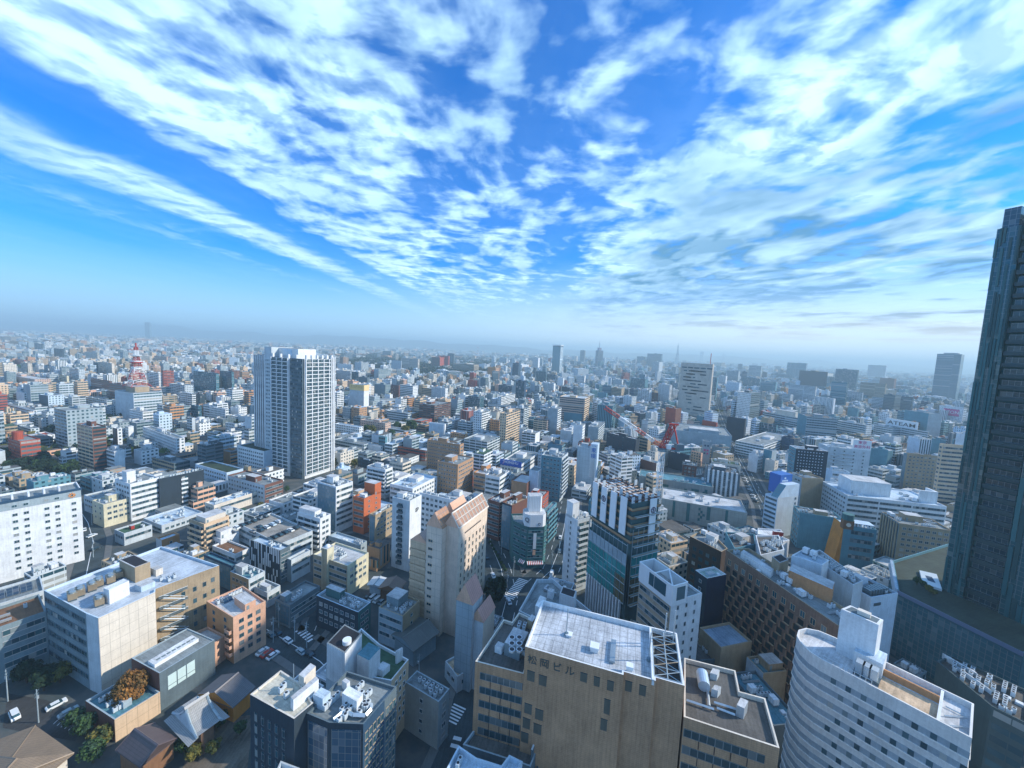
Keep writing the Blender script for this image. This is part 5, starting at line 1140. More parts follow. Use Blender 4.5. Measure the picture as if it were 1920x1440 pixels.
h = 24.0; b = custom('office_building', ZP([(135, 1230), (560, 1400), (720, 1150), (620, 1100), (560, 1180), (370, 1120), (240, 1030)], 13, h), h, 'pale blue roofed building cut by the bottom edge below the brown block', 'building', 'L', 'nnnnnnn', tier=1, roof='L', cop='L', par=1.2); clutter(b, 2); b.done()
b = custom('office_building', ZP([(440, 1290), (560, 1400), (650, 1200), (505, 1145)], 12, 22.0), 22.0, 'small pale roof corner at the bottom edge below the black office', 'building', 'w', 'nnnn', tier=1, roof='w') ; b.done()
# ---- wedge building behind the brown block
h = 30.0; pw = [(700, 1130), (1000, 1190), (1330, 1215), (1062, 1000), (950, 902), (825, 902)]
b = custom('office_building', ZP([(690, 1140), (1000, 1290), (1420, 1330), (1230, 1140), (1060, 1000), (950, 902), (825, 902)], 8, h), h, 'wedge shaped office with a white rim and roof machinery behind the brown block', 'building', 'G', 'nnnnnnn', tier=1, roof='roofg', cop='w', par=1.4)
rbox(b, 'plant_room', A(8, 860, 1160, h), A(8, 812, 1140, h), A(8, 895, 1080, h), 3.2, 'W', top='W'); rbox(b, 'plant_room', A(8, 945, 1030, h), A(8, 905, 1015, h), A(8, 958, 1005, h), 2.6, 'W')
rbox(b, 'stair_tower', A(8, 1100, 1165, h), A(8, 990, 1125, h), A(8, 1118, 1105, h), 6.8, 'w', grille=True)
clutter(b, 8, avoid=[]); b.done()
# ---- pink gabled hotel
yw = R_(66.5); rt = 'P'
def gabled(b, x0, y0, x1, y1, z0, z1, ridge, axis='x', col='P', wc='T', nm='gable_roof', mat='seam'):
    mb = MB()
    if axis == 'x':
        ym = (y0 + y1) / 2
        mb.face([(x0, y0, z1), (x1, y0, z1), (x1, ym, ridge), (x0, ym, ridge)], mat, col); mb.face([(x1, y1, z1), (x0, y1, z1), (x0, ym, ridge), (x1, ym, ridge)], mat, col)
        mb.face([(x0, y1, z1), (x0, y0, z1), (x0, ym, ridge)], 'plain', wc); mb.face([(x1, y0, z1), (x1, y1, z1), (x1, ym, ridge)], 'plain', wc)
    else:
        xm = (x0 + x1) / 2
        mb.face([(x1, y0, z1), (x1, y1, z1), (xm, y1, ridge), (xm, y0, ridge)], mat, col); mb.face([(x0, y1, z1), (x0, y0, z1), (xm, y0, ridge), (xm, y1, ridge)], mat, col)
        mb.face([(x0, y0, z1), (x1, y0, z1), (xm, y0, ridge)], 'plain', wc); mb.face([(x1, y1, z1), (x0, y1, z1), (xm, y1, ridge)], 'plain', wc)
    if z0 < z1: mb.box(x0, y0, z0, x1, y1, z1 - .01, 'panel', wc)
    return b.part(nm, mb)
hA = 45.0; N1 = A(8, 240, 522, hA); F1 = A(8, 457, 358, hA); Lr = (F1 - N1).length
d1 = (F1 - N1).normalized(); d2 = Vector((-d1.y, d1.x, 0))
S0 = A(8, 118, 520, hA)   # near corner of the front gable tower
q = S0 - N1; sx, sy = q.dot(d1), q.dot(d2)
sR = solve_len(S0, math.atan2(d1.y, d1.x), TP(8, 198, 460)[0]); sL = solve_len(S0, math.atan2(d2.y, d2.x), TP(8, 0, 505)[0])
print('hotel', Lr, sx, sy, sR, sL)
sR = min(max(sR, 5), 12); sL = min(max(sL, 5), 10)
poly = [(sx, sy), (sx + sR, sy), (sx + sR, min(sy + 1.5, sy + sL - .5)), (.0, sy + 1.5) if sx + sR < 0 else (sx + sR, sy + 1.6), (0, 0), (Lr, 0), (Lr, 12), (sx + sR + 2, 12), (sx + sR + 2, sy + sL), (sx, sy + sL)]
poly = [(0, 0), (Lr, 0), (Lr, 13), (0, 13)]
HB = Bd('hotel_building', N1.x, N1.y, math.atan2(d1.y, d1.x), poly, hA, 'tall pink cream hotel with glazed gable roofs and small upright windows', 'hotel', [(.74, .62, .50), 'C', 'C', (.70, .55, .44)], 'Nppn', tier=1, roof='rust', cop='P', par=.6)
M, L = HB.side(0)
for r in range(12):
    for k in range(7): HB.add('window', window_me(.85, 1.7, 'T'), M @ T_(2.2 + k * (L - 3) / 7, 0, hA - 9 - r * 3.1))
for k in range(1): HB.add('slot', cached(('slot', 1), lambda m: m.box(0, -.1, 0, L * .55, 0, .45, 'paint', 'black', bottom=True)), M @ T_(L * .2, 0, hA - 4.2))
gabled(HB, -.2, -.2, L + .2, 6.6, hA, hA, hA + 5.2, 'x', 'o', 'P', mat='curtain'); 
gabled(HB, L * .35, 6.6, L * .8, 13, hA, hA, hA + 5, 'x', 'P', 'P')
mb = MB()
for k in range(11):
    x = -.2 + (L + .4) * k / 10; mb.bar((x, -.25, hA + .05), (x, 3.2, hA + 5.3), .16, 'paint', 'C')
mb.bar((-.2, 3.2, hA + 5.3), (L + .2, 3.2, hA + 5.3), .25, 'paint', 'C'); mb.bar((-.2, -.3, hA), (L + .2, -.3, hA), .25, 'paint', 'C'); mb.bar((-.2, 1.45, hA + 2.7), (L + .2, 1.45, hA + 2.7), .1, 'paint', 'C')
HB.part('roof_bars', mb)
# front tower (in the hotel's frame)
mb = MB(); tx, ty = sx, sy
mb.box(tx, ty, 0, tx + sR, ty + sL, hA - .4, 'panel', (.72, .60, .49)); HB.part('front_tower', mb)
gabled(HB, tx - .2, ty - .2, tx + sR + .2, ty + sL + .2, hA - .4, hA - .4, hA + 5.4, 'y' if False else 'x', 'o', 'P', mat='curtain')
for r in range(11): HB.add('window', window_me(1.9, 1.0, 'T'), T_(tx, ty + sL * .85, hA - 7 - r * 3.3) @ Matrix.Rotation(R_(-90), 4, 'Z'))
# link between tower and slab, with triangular bays
mb = MB(); mb.box(min(tx + sR, 0) - .5, max(ty, 0) + 2.2, 0, max(tx + sR, 0) + .5, max(ty, 0) + 9, hA - 4, 'panel', 'L'); HB.part('link_wall', mb)
for r in range(10): HB.add('bay', cached(('bay', 1), lambda m: (m.face([(0, 0, 0), (2.0, 0, 0), (1.0, 0, 2.2)], 'paint', 'K'), m.box(0, -.4, -.25, 2, .1, 0, 'plain', 'C', bottom=True))), T_(min(tx + sR, 0) - .2, max(ty, 0) + 2.1, hA - 9 - r * 3.3))
# low shoulder with vaulted roof at left
mb = MB(); mb.box(tx + 1, ty + sL, 0, tx + 1 + sR + 6, ty + sL + 8.5, hA - 9, 'panel', 'T'); HB.part('side_wing', mb); gabled(HB, tx + 1, ty + sL, tx + sR + 7, ty + sL + 8.5, hA - 9, hA - 9, hA - 5.5, 'x', 'F', 'P')
for r in range(9): HB.add('balcony', balcony_me(7.8, .8, .9, 'T'), T_(tx + 1, ty + sL + 8.2, hA - 13 - r * 3.3) @ Matrix.Rotation(R_(-90), 4, 'Z'))
HB.done()
# lower gabled forebuildings of the hotel
for (x, y, xl, xr, hh, nm, lab, ridge) in ((8, 8, 0, 0, 0, 0, 0, 0),) if False else ():
    pass
h = 31.0; P = A(8, 345, 1100, h); yA = math.atan2(d1.y, d1.x); wR_ = solve_len(P, yA, TP(8, 420, 1060)[0]); wL_ = solve_len(P, yA + math.pi / 2, TP(8, 222, 1060)[0])
b = Bd('hotel_wing', P.x, P.y, yA, [(0, 0), (wR_, 0), (wR_, wL_), (0, wL_)], h, 'lower hotel wing with a plain salmon gable roof in front of the tall pink hotel', 'building', ['w', 'w', 'w', 'G'], 'NnnN', tier=1, roof='F', par=.3)
gabled(b, -.2, -.2, wR_ + .2, wL_ + .2, h, h, h + 6.5, 'x', (.62, .33, .27), 'P'); b.done()
h = 25.0; P = A(8, 425, 1230, h); wR_ = solve_len(P, yA, TP(8, 512, 1120)[0]); 
b = Bd('hotel_wing', P.x, P.y, yA, [(0, 0), (min(wR_, 12), 0), (min(wR_, 12), 4.5), (0, 4.5)], h, 'narrow salmon gabled annex at the right foot of the hotel', 'building', ['C', 'w', 'w', 'w'], 'nnnn', tier=1, roof='F', par=.3)
gabled(b, -.2, -.2, min(wR_, 12) + .2, 4.7, h, h, h + 4, 'x', (.66, .36, .29), 'P'); b.done()
# ---- construction block with netting
PC_ = dict(label='green netted tower under construction with white hanging panels on its steel top', cat='construction site')
G2, hC = height_from(8, 1548, 335, 1385); yC = R_(27)
PT = Vector((G2.x, G2.y, hC)); wR_ = solve_len(PT, yC, TP(8, 1745, 310)[0]); wL_ = solve_len(PT, yC + math.pi / 2, TP(8, 1258, 210)[0])
print('constr', hC, wR_, wL_)
wR_ = min(wR_, 24); wL_ = min(wL_, 38)
b = Bd('construction_site', G2.x, G2.y, yC, [(0, 0), (wR_, 0), (wR_, wL_), (0, wL_)], hC, PC_['label'], PC_['cat'], [(.06, .13, .14)] * 4, 'nnnn', tier=1, roof='r', cop='rust', par=.2)
hn = hC * .72; hl_ = hC * .30
mb = MB()
for i in (0, 1, 2, 3):
    M_, L_ = b.side(i); MI = M_
    def tr(p): q = MI @ Vector(p); return (q.x, q.y, q.z)
    nb = int(L_ / 5); 
    for k in range(nb):
        for r in range(int((hn - hl_) / 5)):
            x0_, x1_ = L_ * k / nb, L_ * (k + 1) / nb; z0_ = hl_ + r * 5; z1_ = z0_ + 5
            col = (.12, .11, .06) if (r < 2 and i == 3 and k > nb * .55) or (i == 0 and r < 2) else ((.02, .24, .24) if (k * 7 + r * 3) % 5 else (.05, .31, .32))
            if i == 3 and r == 3: col = 'G'
            mb.face([tr((x0_, -1.2, z0_)), tr((x1_, -1.2, z0_)), tr((x1_, -1.2, z1_)), tr((x0_, -1.2, z1_))], 'plain', col)
            mb.face([tr((x0_, -1.3, z1_ - .12)), tr((x1_, -1.3, z1_ - .12)), tr((x1_, -1.3, z1_)), tr((x0_, -1.3, z1_))], 'metal', 'G')
b.part('netting', mb)
mb = MB()
for i in (0, 3, 1, 2):
    M_, L_ = b.side(i)
    def tr(p): q = M_ @ Vector(p); return (q.x, q.y, q.z)
    nb = int(L_ / 2.5)
    for k in range(nb + 1): x = L_ * k / nb; mb.bar(tr((x, -1.25, hl_)), tr((x, -1.25, hn + (6 if i == 0 else 0))), .09, 'metal', 'G')
    for z in range(int(hl_), int(hC * .95), 4):
        if z > hn and i != 0: continue
        mb.bar(tr((0, -1.3, z)), tr((L_, -1.3, z)), .09, 'metal', 'G')
        if i == 0: mb.bar(tr((0, -2.4, z)), tr((L_, -2.4, z)), .09, 'metal', 'w'); mb.face([tr((0, -2.4, z)), tr((L_, -2.4, z)), tr((L_, -1.3, z)), tr((0, -1.3, z))], 'metal', 'b')
b.part('scaffold', mb)
M_, L_ = b.side(3)
for k in range(int(L_ / 1.7)): b.add('louvre_fin', cached(('louvre_fin', 1), lambda m: m.box(0, -1.4, 0, .6, -.4, hl_, 'plain', 'W')), M_ @ T_(.5 + k * 1.7, 0, 0))
pn = cached(('hanging_panel', 1), lambda m: (m.box(0, -1.6, -15, 3.4, -1.2, 0, 'paint', 'W', bottom=True)))
for k in range(4): b.add('hanging_panel', pn, M_ @ T_(1.0 + k * (L_ - 5) / 3.2, 0, hC + 1.5))
M0, L0 = b.side(0); b.add('hanging_panel', pn, M0 @ T_(L0 * .55, 0, hC + 1))
mb = MB()
for r in range(5):
    bz = hn + r * (hC - hn) / 5; mb.box(-.5, -.5, bz, wR_ + .5, wL_ + .5, bz + .45, 'plain', 'rust', bottom=True); mb.box(-.7, -.7, bz + .45, wR_ + .7, -.6, bz + 1.3, 'metal', 'b'); mb.box(-.7, -.7, bz + .45, -.6, wL_ + .7, bz + 1.3, 'metal', 'b')
b.part('floor_beams', mb)
mb = MB(); rn = random.Random(9)
for k in range(90):
    x = rn.uniform(.5, wR_ - 3); y = rn.uniform(.5, wL_ - 4); mb.box(x, y, hC - .15 + rn.random() * .4, x + rn.uniform(1, 2.6), y + rn.uniform(1, 3.4), hC + .5 + rn.random() * .5, 'plain', rn.choice(['W', 'W', 'w', 'rust', 'G', 'L', 'K']))
for k in range(7): mb.bar((wR_ * k / 6, 0, hC + .9), (wR_ * k / 6, wL_, hC + .9), .2, 'paint', (.11, .05, .04))
for k in range(9): mb.bar((0, wL_ * k / 8, hC + .9), (wR_, wL_ * k / 8, hC + .9), .2, 'paint', (.11, .05, .04))
b.part('steel_deck', mb)
mb = MB()
for k in range(22):
    f = k / 22; per = 2 * (wR_ + wL_) * f
    if per < wR_: q = (per, 0)
    elif per < wR_ + wL_: q = (wR_, per - wR_)
    elif per < 2 * wR_ + wL_: q = (2 * wR_ + wL_ - per, wL_)
    else: q = (0, 2 * (wR_ + wL_) - per)
    mb.box(q[0] - .7, q[1] - .12, hC, q[0] + .7, q[1] + .12, hC + 2.4 + (k % 3) * .5, 'paint', 'w')
b.part('safety_screen', mb); b.done(); CON = b
# ---- tower crane
c_, s_ = math.cos(yC), math.sin(yC); lx, ly = wR_ * .96, wL_ * .5
SL = TP(3, 1745, 985); dep = None
_dd = (Vector((G2.x, G2.y, 0)) - CAMP).dot(Fv) + 24; _y = 1300.0
while _y > 800 and (at(1217, _y, 0) - CAMP).dot(Fv) < _dd: _y -= 1
base = at(1217, _y, 0)
_unused = Vector((G2.x + c_ * (wR_ + 3) - s_ * (wL_ * .35), G2.y + s_ * (wR_ + 3) + c_ * (wL_ * .35), 0))
# shift the mast so that it stands at column 1238
uu = Vector((-s_, c_, 0)); n_ = ray(1217, 0).cross(ray(1217, 1440)); kk = -((base - CAMP).dot(n_)) / uu.dot(n_); base = base + uu * kk
lo, hi = 0, 200
for _ in range(40):
    mid = (lo + hi) / 2
    if proj((base.x, base.y, mid))[1] > 846: lo = mid
    else: hi = mid
hc = lo; print('crane', base, hc, kk)
cr = root('tower_crane', base.x, base.y, 0, 'red and white luffing tower crane beside the netted construction tower', 'crane')
def lattice(mb, p, q, s, n, mat='paint', cols=('W',), r=.12, up=None):
    p, q = Vector(p), Vector(q); d = (q - p); L = d.length; d.normalize(); a = (Vector((0, 0, 1)) if abs(d.z) < .9 else Vector((1, 0, 0))); a = (a - d * a.dot(d)).normalized(); c = d.cross(a)
    cs = [a * s + c * s, a * s - c * s, -a * s - c * s, -a * s + c * s]
    for k in range(n):
        f0, f1 = p + d * L * k / n, p + d * L * (k + 1) / n; col = cols[int(k * len(cols) / n)]
        for i in range(4):
            mb.bar(f0 + cs[i], f1 + cs[i], r, mat, col); mb.bar(f0 + cs[i], f1 + cs[(i + 1) % 4], r * .6, mat, col); mb.bar(f0 + cs[i], f0 + cs[(i + 1) % 4], r * .6, mat, col)
mb = MB(); lattice(mb, (0, 0, 0), (0, 0, hc), .95, int(hc / 2.4), r=.09); mb.obj('mast', cr)
mb = MB(); mb.cyl(0, 0, hc, hc + 1.2, 1.9, 'paint', 'g', 14); mb.box(-2, -2, hc + 1.2, 2, 2, hc + 1.6, 'paint', 'D', bottom=True); mb.obj('slewing_ring', cr)
tipd = (base - CAMP).length
tip = CAMP + ray(1134, 764) * (Vector((base.x, base.y, hc)) - CAMP).dot(Fv) * 1.02
tl = tip - base; mb = MB(); lattice(mb, (0, 0, hc + 2), tl, .7, 20, cols=('red', 'W', 'red', 'W', 'W', 'red', 'red'), r=.085); jb = mb.obj('jib', cr)
hd = (Vector((tl.x, tl.y, 0))).normalized(); top = Vector((0, 0, hc)) - hd * 4 + Vector((0, 0, 12.5))
mb = MB(); lattice(mb, (0, 0, hc + 1.5), top, .9, 5, cols=('red',), r=.13); mb.bar(top, Vector((0, 0, hc + 1.5)) - hd * 7, .25, 'paint', 'red'); mb.bar(Vector((0, 0, hc + 1.5)), Vector((0, 0, hc + 1.5)) - hd * 8, .3, 'paint', 'red'); mb.bar(top - hd * 2, top + hd * 2, .3, 'paint', 'red'); mb.obj('a_frame', cr)
mb = MB(); mb.bar(top, tl * .96 + Vector((0, 0, .6)), .06, 'metal', 'D'); mb.bar(top, tl * .55 + Vector((0, 0, hc * .45 + 1)), .05, 'metal', 'D'); mb.obj('cable', cr)
mb = MB(); q = -hd * 7; mb.box(q.x - 1.6, q.y - 1.6, hc + 1.2, q.x + 1.6, q.y + 1.6, hc + 4, 'paint', 'D', bottom=True); mb.obj('counterweight', cr)
mb = MB(); mb.box(1.2, -2.4, hc + 1.6, 3.0, -.8, hc + 3.6, 'paint', 'W', bottom=True); mb.obj('cab', cr)
# ---- long brown brick hotel with slanting window columns
h = 38.0; p_r = at(1573, 1174, h); p_l = at(1361.5, 1031, h); e1b = (p_l - p_r).normalized(); e2b = Vector((e1b.y, -e1b.x, 0)); Lh = (p_l - p_r).length
print('brown hotel L', Lh)
b = custom('hotel_building', [p_r, p_r + e2b * 11, p_r + e2b * 11 + e1b * Lh, p_l][::1], h, 'long brown brick hotel whose windows step down in slanting columns', 'hotel', ['b', 'b', 'b', (.23, .15, .11)], 'kkkk', tier=1, roof='roofg', cop='b', par=1.1) if (e2b.x > 0) else None
M, L = b.side(3)
nc = int(L / 3.4); frn = 11
for c in range(nc):
    b.add('window', window_me(1.5, 2.0, 'b'), M @ T_(1.6 + c * 3.4, 0, h - 5.0))
    for r in range(frn):
        x = (1.0 + c * 3.4 - r * 1.13) % (nc * 3.4)
        if 0 < x < L - 2.5: b.add('window', cached(('window', 'bh', (r + c) % 2), (lambda m: (m.box(0, -.5, 0, 2.0, 0, .2, 'plain', 'b', bottom=True), m.box(0, -.05, .2, 2.0, 0, 2.2, 'paint', (.012, .02, .025)), m.box(-.25, -.5, 0, 0, 0, 2.2, 'plain', (.28, .19, .14)))) if (r + c) % 2 else (lambda m: (m.box(0, -.05, .2, 1.9, 0, 2.1, 'paint', (.02, .035, .04), bottom=True), m.box(-.25, -.5, 0, 0, 0, 2.2, 'plain', (.28, .19, .14))))), M @ T_(x, 0, h - 8.2 - r * 2.75))
def bx_on(b, t, n_, l_, r_, hh_, col, nm='plant_room', **k): return rbox(b, nm, A(t, *n_, b.h), A(t, *l_, b.h), A(t, *r_, b.h), hh_, col, **k)
bx_on(b, 9, (1175, 1240), (905, 1060), (1200, 1215), 2.4, 'W')
bx_on(b, 9, (1720, 1470), (1330, 1290), (1740, 1400), 5.0, 'o', 'penthouse')
bx_on(b, 9, (1250, 1210), (1180, 1150), (1330, 1180), 4.5, 'b', 'stair_tower', grille=True)
for k in range(5): bx_on(b, 9, (1300 + k * 0, 1010 + k * 12), (1275, 990 + k * 12), (1330, 1000 + k * 12), 1.5, 'w', 'duct') if False else None
clutter(b, 16); b.done(); BH = b
# white service blocks standing behind it
h = 43.0; b = custom('office_building', ZP([(1640, 1150), (1700, 1110), (1480, 1000), (1365, 1060)], 9, h), h, 'white rooftop service block with grey slots behind the long brown hotel', 'building', ['W', 'W', 'W', 'L'], 'nnnn', tier=1, roof='L', par=.3); clutter(b, 2); b.done()
h = 40.0; b = custom('office_building', ZP([(1920, 1330), (2010, 1290), (1620, 1010), (1500, 1040)], 9, h), h, 'long white louvred roof structure leading to the equipment block', 'building', 'w', 'nnnn', tier=1, roof='roofg'); clutter(b, 12); b.done()
# dark corner part at the left end
h = 33.0; b = custom('hotel_wing', ZP([(735, 1030), (790, 1000), (640, 850), (565, 830), (450, 890)], 9, h), h, 'dark brown corner wing with paired windows left of the long brown hotel', 'building', (.07, .05, .04), 'nnnnn', tier=1, roof='roofg', cop='b')
M, L = b.side(4); punched(b, 4, 4, h - 3, 3.4, 4, 1.6, 1.6, 'K'); clutter(b, 4, [(.4, .4, .25, .25, 3, 'W')]); b.done()
h = 30.0; b = custom('office_building', ZP([(1085, 1060), (1300, 1010), (1250, 880), (1040, 880)], 9, h), h, 'grey building with a sloped white parapet and pipework behind the brown hotel', 'building', 'w', 'nnnn', tier=1, roof='roofd', cop='W'); clutter(b, 9); b.done()
h = 27.0; b = custom('office_building', ZP([(850, 1000), (1040, 960), (1030, 870), (770, 850)], 9, h), h, 'dark teal roof with a cream machine box left of the pipework building', 'building', 'E', 'nnnn', tier=1, roof='roofd'); clutter(b, 4, [(.45, .3, .2, .3, 2.6, 'C')]); b.done()
h = 20.0; b = custom('shop_building', ZP([(1060, 870), (1290, 900), (1270, 830), (1060, 815)], 9, h), h, 'low white roofed shop with a red sign near the avenue end', 'building', 'W', 'nnnn', tier=1, roof='W')
rbox(b, 'sign_board', A(9, 1200, 880, h), A(9, 1190, 870, h), A(9, 1290, 890, h), 3, 'red'); b.done()
# brick boundary wall
wl = root('brick_wall', *A(14, 1480, 760, 8)[:2], 0, 'long tan brick wall with a pale coping below the brown hotel', 'wall'); q0 = A(14, 1480, 760, 8); q1 = A(14, 905, 240, 8); v = q1 - q0; nn_ = Vector((-v.y, v.x, 0)).normalized() * .5
mb = MB(); po = [(0, 0), (-nn_.x, -nn_.y), (v.x - nn_.x, v.y - nn_.y), (v.x, v.y)]; mb.prism(po if (po[1][0] * po[2][1] - po[1][1] * po[2][0]) > 0 else po[::-1], 0, 8, 'brick', 'b', 'plain', 'C'); mb.obj('wall', wl)
# ---- curved white hotel, bottom right
h = 44.0; cols_ = [(1467, 0)]
cn = [at(1519, 1208, h), at(1520, 1224, h), at(1527, 1232, h), at(1822, 1384, h), at(1849, 1340, h), at(1640, 1199, h), at(1566, 1192, h), at(1530, 1199, h)]
A0 = at(1540, 1236, h); A1 = at(1822.6, 1384.5, h); e = (A1 - A0).normalized(); nn = Vector((-e.y, e.x, 0)); Lw = (A1 - A0).length
r_c = 5.5; pts = [(0, 0), (Lw, 0), (Lw, 12), (0, 12.5)]
arc = [(-r_c * math.sin(a), r_c - r_c * math.cos(a)) for a in [R_(x) for x in (100, 80, 60, 40, 20)]]; arc = [(0, 12.5)] + [(-r_c * 1.0, 10), (-r_c - 1.0, 7.5)] + arc[::1] if False else [(-3.2, 12.0), (-5.6, 10.3), (-6.6, 7.6), (-6.2, 4.6), (-4.6, 2.2), (-2.4, .6)]
poly = [(0, 0), (Lw, 0), (Lw, 12.5), (0, 12.5)] + arc
b = Bd('hotel_building', A0.x, A0.y, math.atan2(e.y, e.x), poly, h, 'white hotel with a rounded end and rows of grey banded windows at the bottom right', 'hotel', (.62, .62, .60), 'n' * 10, tier=1, roof=(.60, .63, .66), cop=(.76, .76, .74), par=1.3)
nr = 13; fh = 3.05
for i in [0, 1] + list(range(4, 10)):
    M, L = b.side(i)
    bm = cached(('window_band', 'cw', i), lambda m: (m.box(0, -.07, 0, L, .02, 1.35, 'plain', (.30, .36, .40), bottom=True), m.box(0, -.22, -.25, L, 0, 0, 'plain', (.76, .76, .73), bottom=True)))
    for r in range(nr): b.add('window_band', bm, M @ T_(0, 0, h - 4.4 - r * fh))
M, L = b.side(0)
for r in range(nr):
    for k in range(8): b.add('window', cached(('window', 'cw'), lambda m: m.box(0, -.12, 0, .95, 0, 1.3, 'glass', 'K', bottom=True)), M @ T_(2.2 + k * (L - 2) / 8 + (r % 2) * 1.6, 0, h - 4.38 - r * fh))
# stair core with open top
mb = MB(); sc_p = [loc(b, at(x, y, h)) for x, y in ((1637, 1247), (1646, 1236), (1585, 1205), (1568, 1213))]
sp = [(sc_p[0].x, sc_p[0].y), (sc_p[1].x, sc_p[1].y), (sc_p[2].x, sc_p[2].y), (sc_p[3].x, sc_p[3].y)]
area = sum(sp[i][0] * sp[(i + 1) % 4][1] - sp[(i + 1) % 4][0] * sp[i][1] for i in range(4)); sp = sp if area > 0 else sp[::-1]
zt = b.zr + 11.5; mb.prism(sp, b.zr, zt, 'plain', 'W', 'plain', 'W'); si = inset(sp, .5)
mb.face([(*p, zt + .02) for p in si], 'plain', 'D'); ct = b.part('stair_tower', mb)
mb = MB(); cen = (sum(p[0] for p in sp) / 4, sum(p[1] for p in sp) / 4); mb.box(cen[0] - 1.0, cen[1] - .8, zt + .02, cen[0] + 1.4, cen[1] + .6, zt + 1.0, 'paint', 'C'); mb.obj('water_tank', ct)
mb = MB()   # roof stain slab and upper frame
mb.box(Lw * .42, .8, b.zr + .02, Lw * .80, 7.5, b.zr + .10, 'roof', 'T'); b.part('roof_patch', mb, label='rust stained patch of flat roof')
mb = MB(); mb.box(Lw * .80, .4, b.zr, Lw * .82, 12, b.zr + 1.2, 'plain', 'W'); mb.box(Lw * .40, 8.2, b.zr, Lw * .80, 8.6, b.zr + 1.6, 'plain', 'o'); b.part('parapet', mb)
mb = MB(); mb.box(Lw * .20, 6.5, b.zr, Lw * .42, 12, b.zr + 3.6, 'plain', 'W', 'roof', 'L'); b.part('penthouse', mb)
mb = MB()
for k in range(3): mb.box(Lw * (.24 + k * .05), 3.0, b.zr + .8, Lw * (.24 + k * .05) + 1.5, 5.0, b.zr + 3.2, 'metal', 'w', bottom=True)
mb.box(Lw * .23, 2.9, b.zr, Lw * .42, 5.1, b.zr + .8, 'metal', 'D'); b.part('cooling_tower', mb)
mb = MB()
for k in range(10): mb.bar((k * Lw * .042, .9, b.zr), (k * Lw * .042, .9, b.zr + 1.9), .05, 'metal', 'w')
mb.bar((0, .9, b.zr + 1.9), (Lw * .38, .9, b.zr + 1.9), .05, 'metal', 'w'); mb.bar((0, .9, b.zr + 1.0), (Lw * .38, .9, b.zr + 1.0), .05, 'metal', 'w'); b.part('railing', mb)
mb = MB()
for k in range(3): mb.bar((Lw * .84, 1 + k * 3.5, b.zr + .3), (Lw * .97, 4.5 + k * 3.5 if k < 2 else 8, b.zr + .3), .1, 'metal', 'w')
b.part('bracing', mb); b.done(); CH = b
# low machinery roofs right of the hotel
h = 30.0; b = custom('office_building', ZP([(1590, 1000), (1850, 1130), (1870, 900), (1300, 640), (1200, 680)], 15, h), h, 'dark building topped by a long line of white machinery beside the rounded hotel', 'building', (.05, .09, .10), 'bnnnn', tier=2, roof='roofd')
bx_on(b, 15, (1490, 790), (1470, 770), (1255, 655), 1.6, 'w', 'plant_room'); bx_on(b, 15, (1590, 900), (1570, 880), (1360, 740), 1.2, 'L', 'duct')
clutter(b, 14)
b.done()
# ---- podium with roof garden and dark glass wall
h = 27.0; c0 = A(10, 790, 1382, h); cL = A(10, 738, 1110, h); cR = A(15, 1819, 622, h)
b = custom('podium_building', [c0, cR, cR + Vector((60, 20, 0)), cL + Vector((60, 25, 0)), cL], h, 'long dark glass podium with a roof garden below the dark tower', 'building', 'N', 'ggggg', tier=1, roof=(.045, .07, .055), cop='E', par=1.2)
M, L = b.side(0); mb = MB(); mb.box(.3, -.12, 1, L - .3, 0, h - 2, 'curtain', 'N'); b.part('curtain_wall', mb, M)
mb = MB(); mb.box(0, -.5, h - 1.2, L, -.12, h + .2, 'paint', (.12, .16, .25), bottom=True); b.part('parapet_rim', mb, M)
M, L = b.side(4)
for k in range(int(L / 1.1)): b.add('fin', cached(('fin', 'pod'), lambda m: m.box(0, -.9, h - 4, .5, 0, h + .3, 'plain', 'L')), M @ T_(.3 + k * 1.1, 0, 0))
pad = [loc(b, A(10, *q, h)) for q in ((1185, 1362), (1135, 1225), (980, 1190), (1010, 1305))]
mb = MB(); pl_ = [(p.x, p.y) for p in pad]; ar = sum(pl_[i][0] * pl_[(i + 1) % 4][1] - pl_[(i + 1) % 4][0] * pl_[i][1] for i in range(4)); pl_ = pl_ if ar > 0 else pl_[::-1]
mb.prism(pl_, b.zr, b.zr + .9, 'paint', 'w'); cx_ = sum(p[0] for p in pl_) / 4; cy_ = sum(p[1] for p in pl_) / 4; b.part('terrace_pad', mb)
mb = MB(); mb.prism([(cx_ + (p[0] - cx_) * .42, cy_ + (p[1] - cy_) * .34) for p in pl_], b.zr + .9, b.zr + .93, 'plain', 'M'); b.part('opening', mb)
b.done(); POD = b
# ---- very tall dark tower at the right edge
yD = R_(-20)
GD = at(1748, 1215, 0); n_ = ray(1882, 398)
dist = 0
lo, hi = 0, 400
for _ in range(50):
    mid = (lo + hi) / 2
    if proj((GD.x, GD.y, mid))[1] > 430: lo = mid
    else: hi = mid
hD = lo; print('dark', GD, hD, proj((GD.x, GD.y, hD)))
u1 = Vector((math.cos(R_(-68)), math.sin(R_(-68)), 0)); 
pts = [(0, 0)]
w1 = solve_len(Vector((GD.x, GD.y, 60)), R_(-68), 1832); print('w1', w1)
b = Bd('dark_tower', GD.x, GD.y, R_(-68), [(0, 0), (6, 0), (6, 1.6), (15, 1.6), (15, 0), (48, -2), (50, 34), (3, 26)], hD, 'very tall dark green glass tower filling the right edge', 'tower', (.006, .07, .072), 'nnnnnnnn', tier=1, roof='roofd', cop='teal')
rn = random.Random(11)
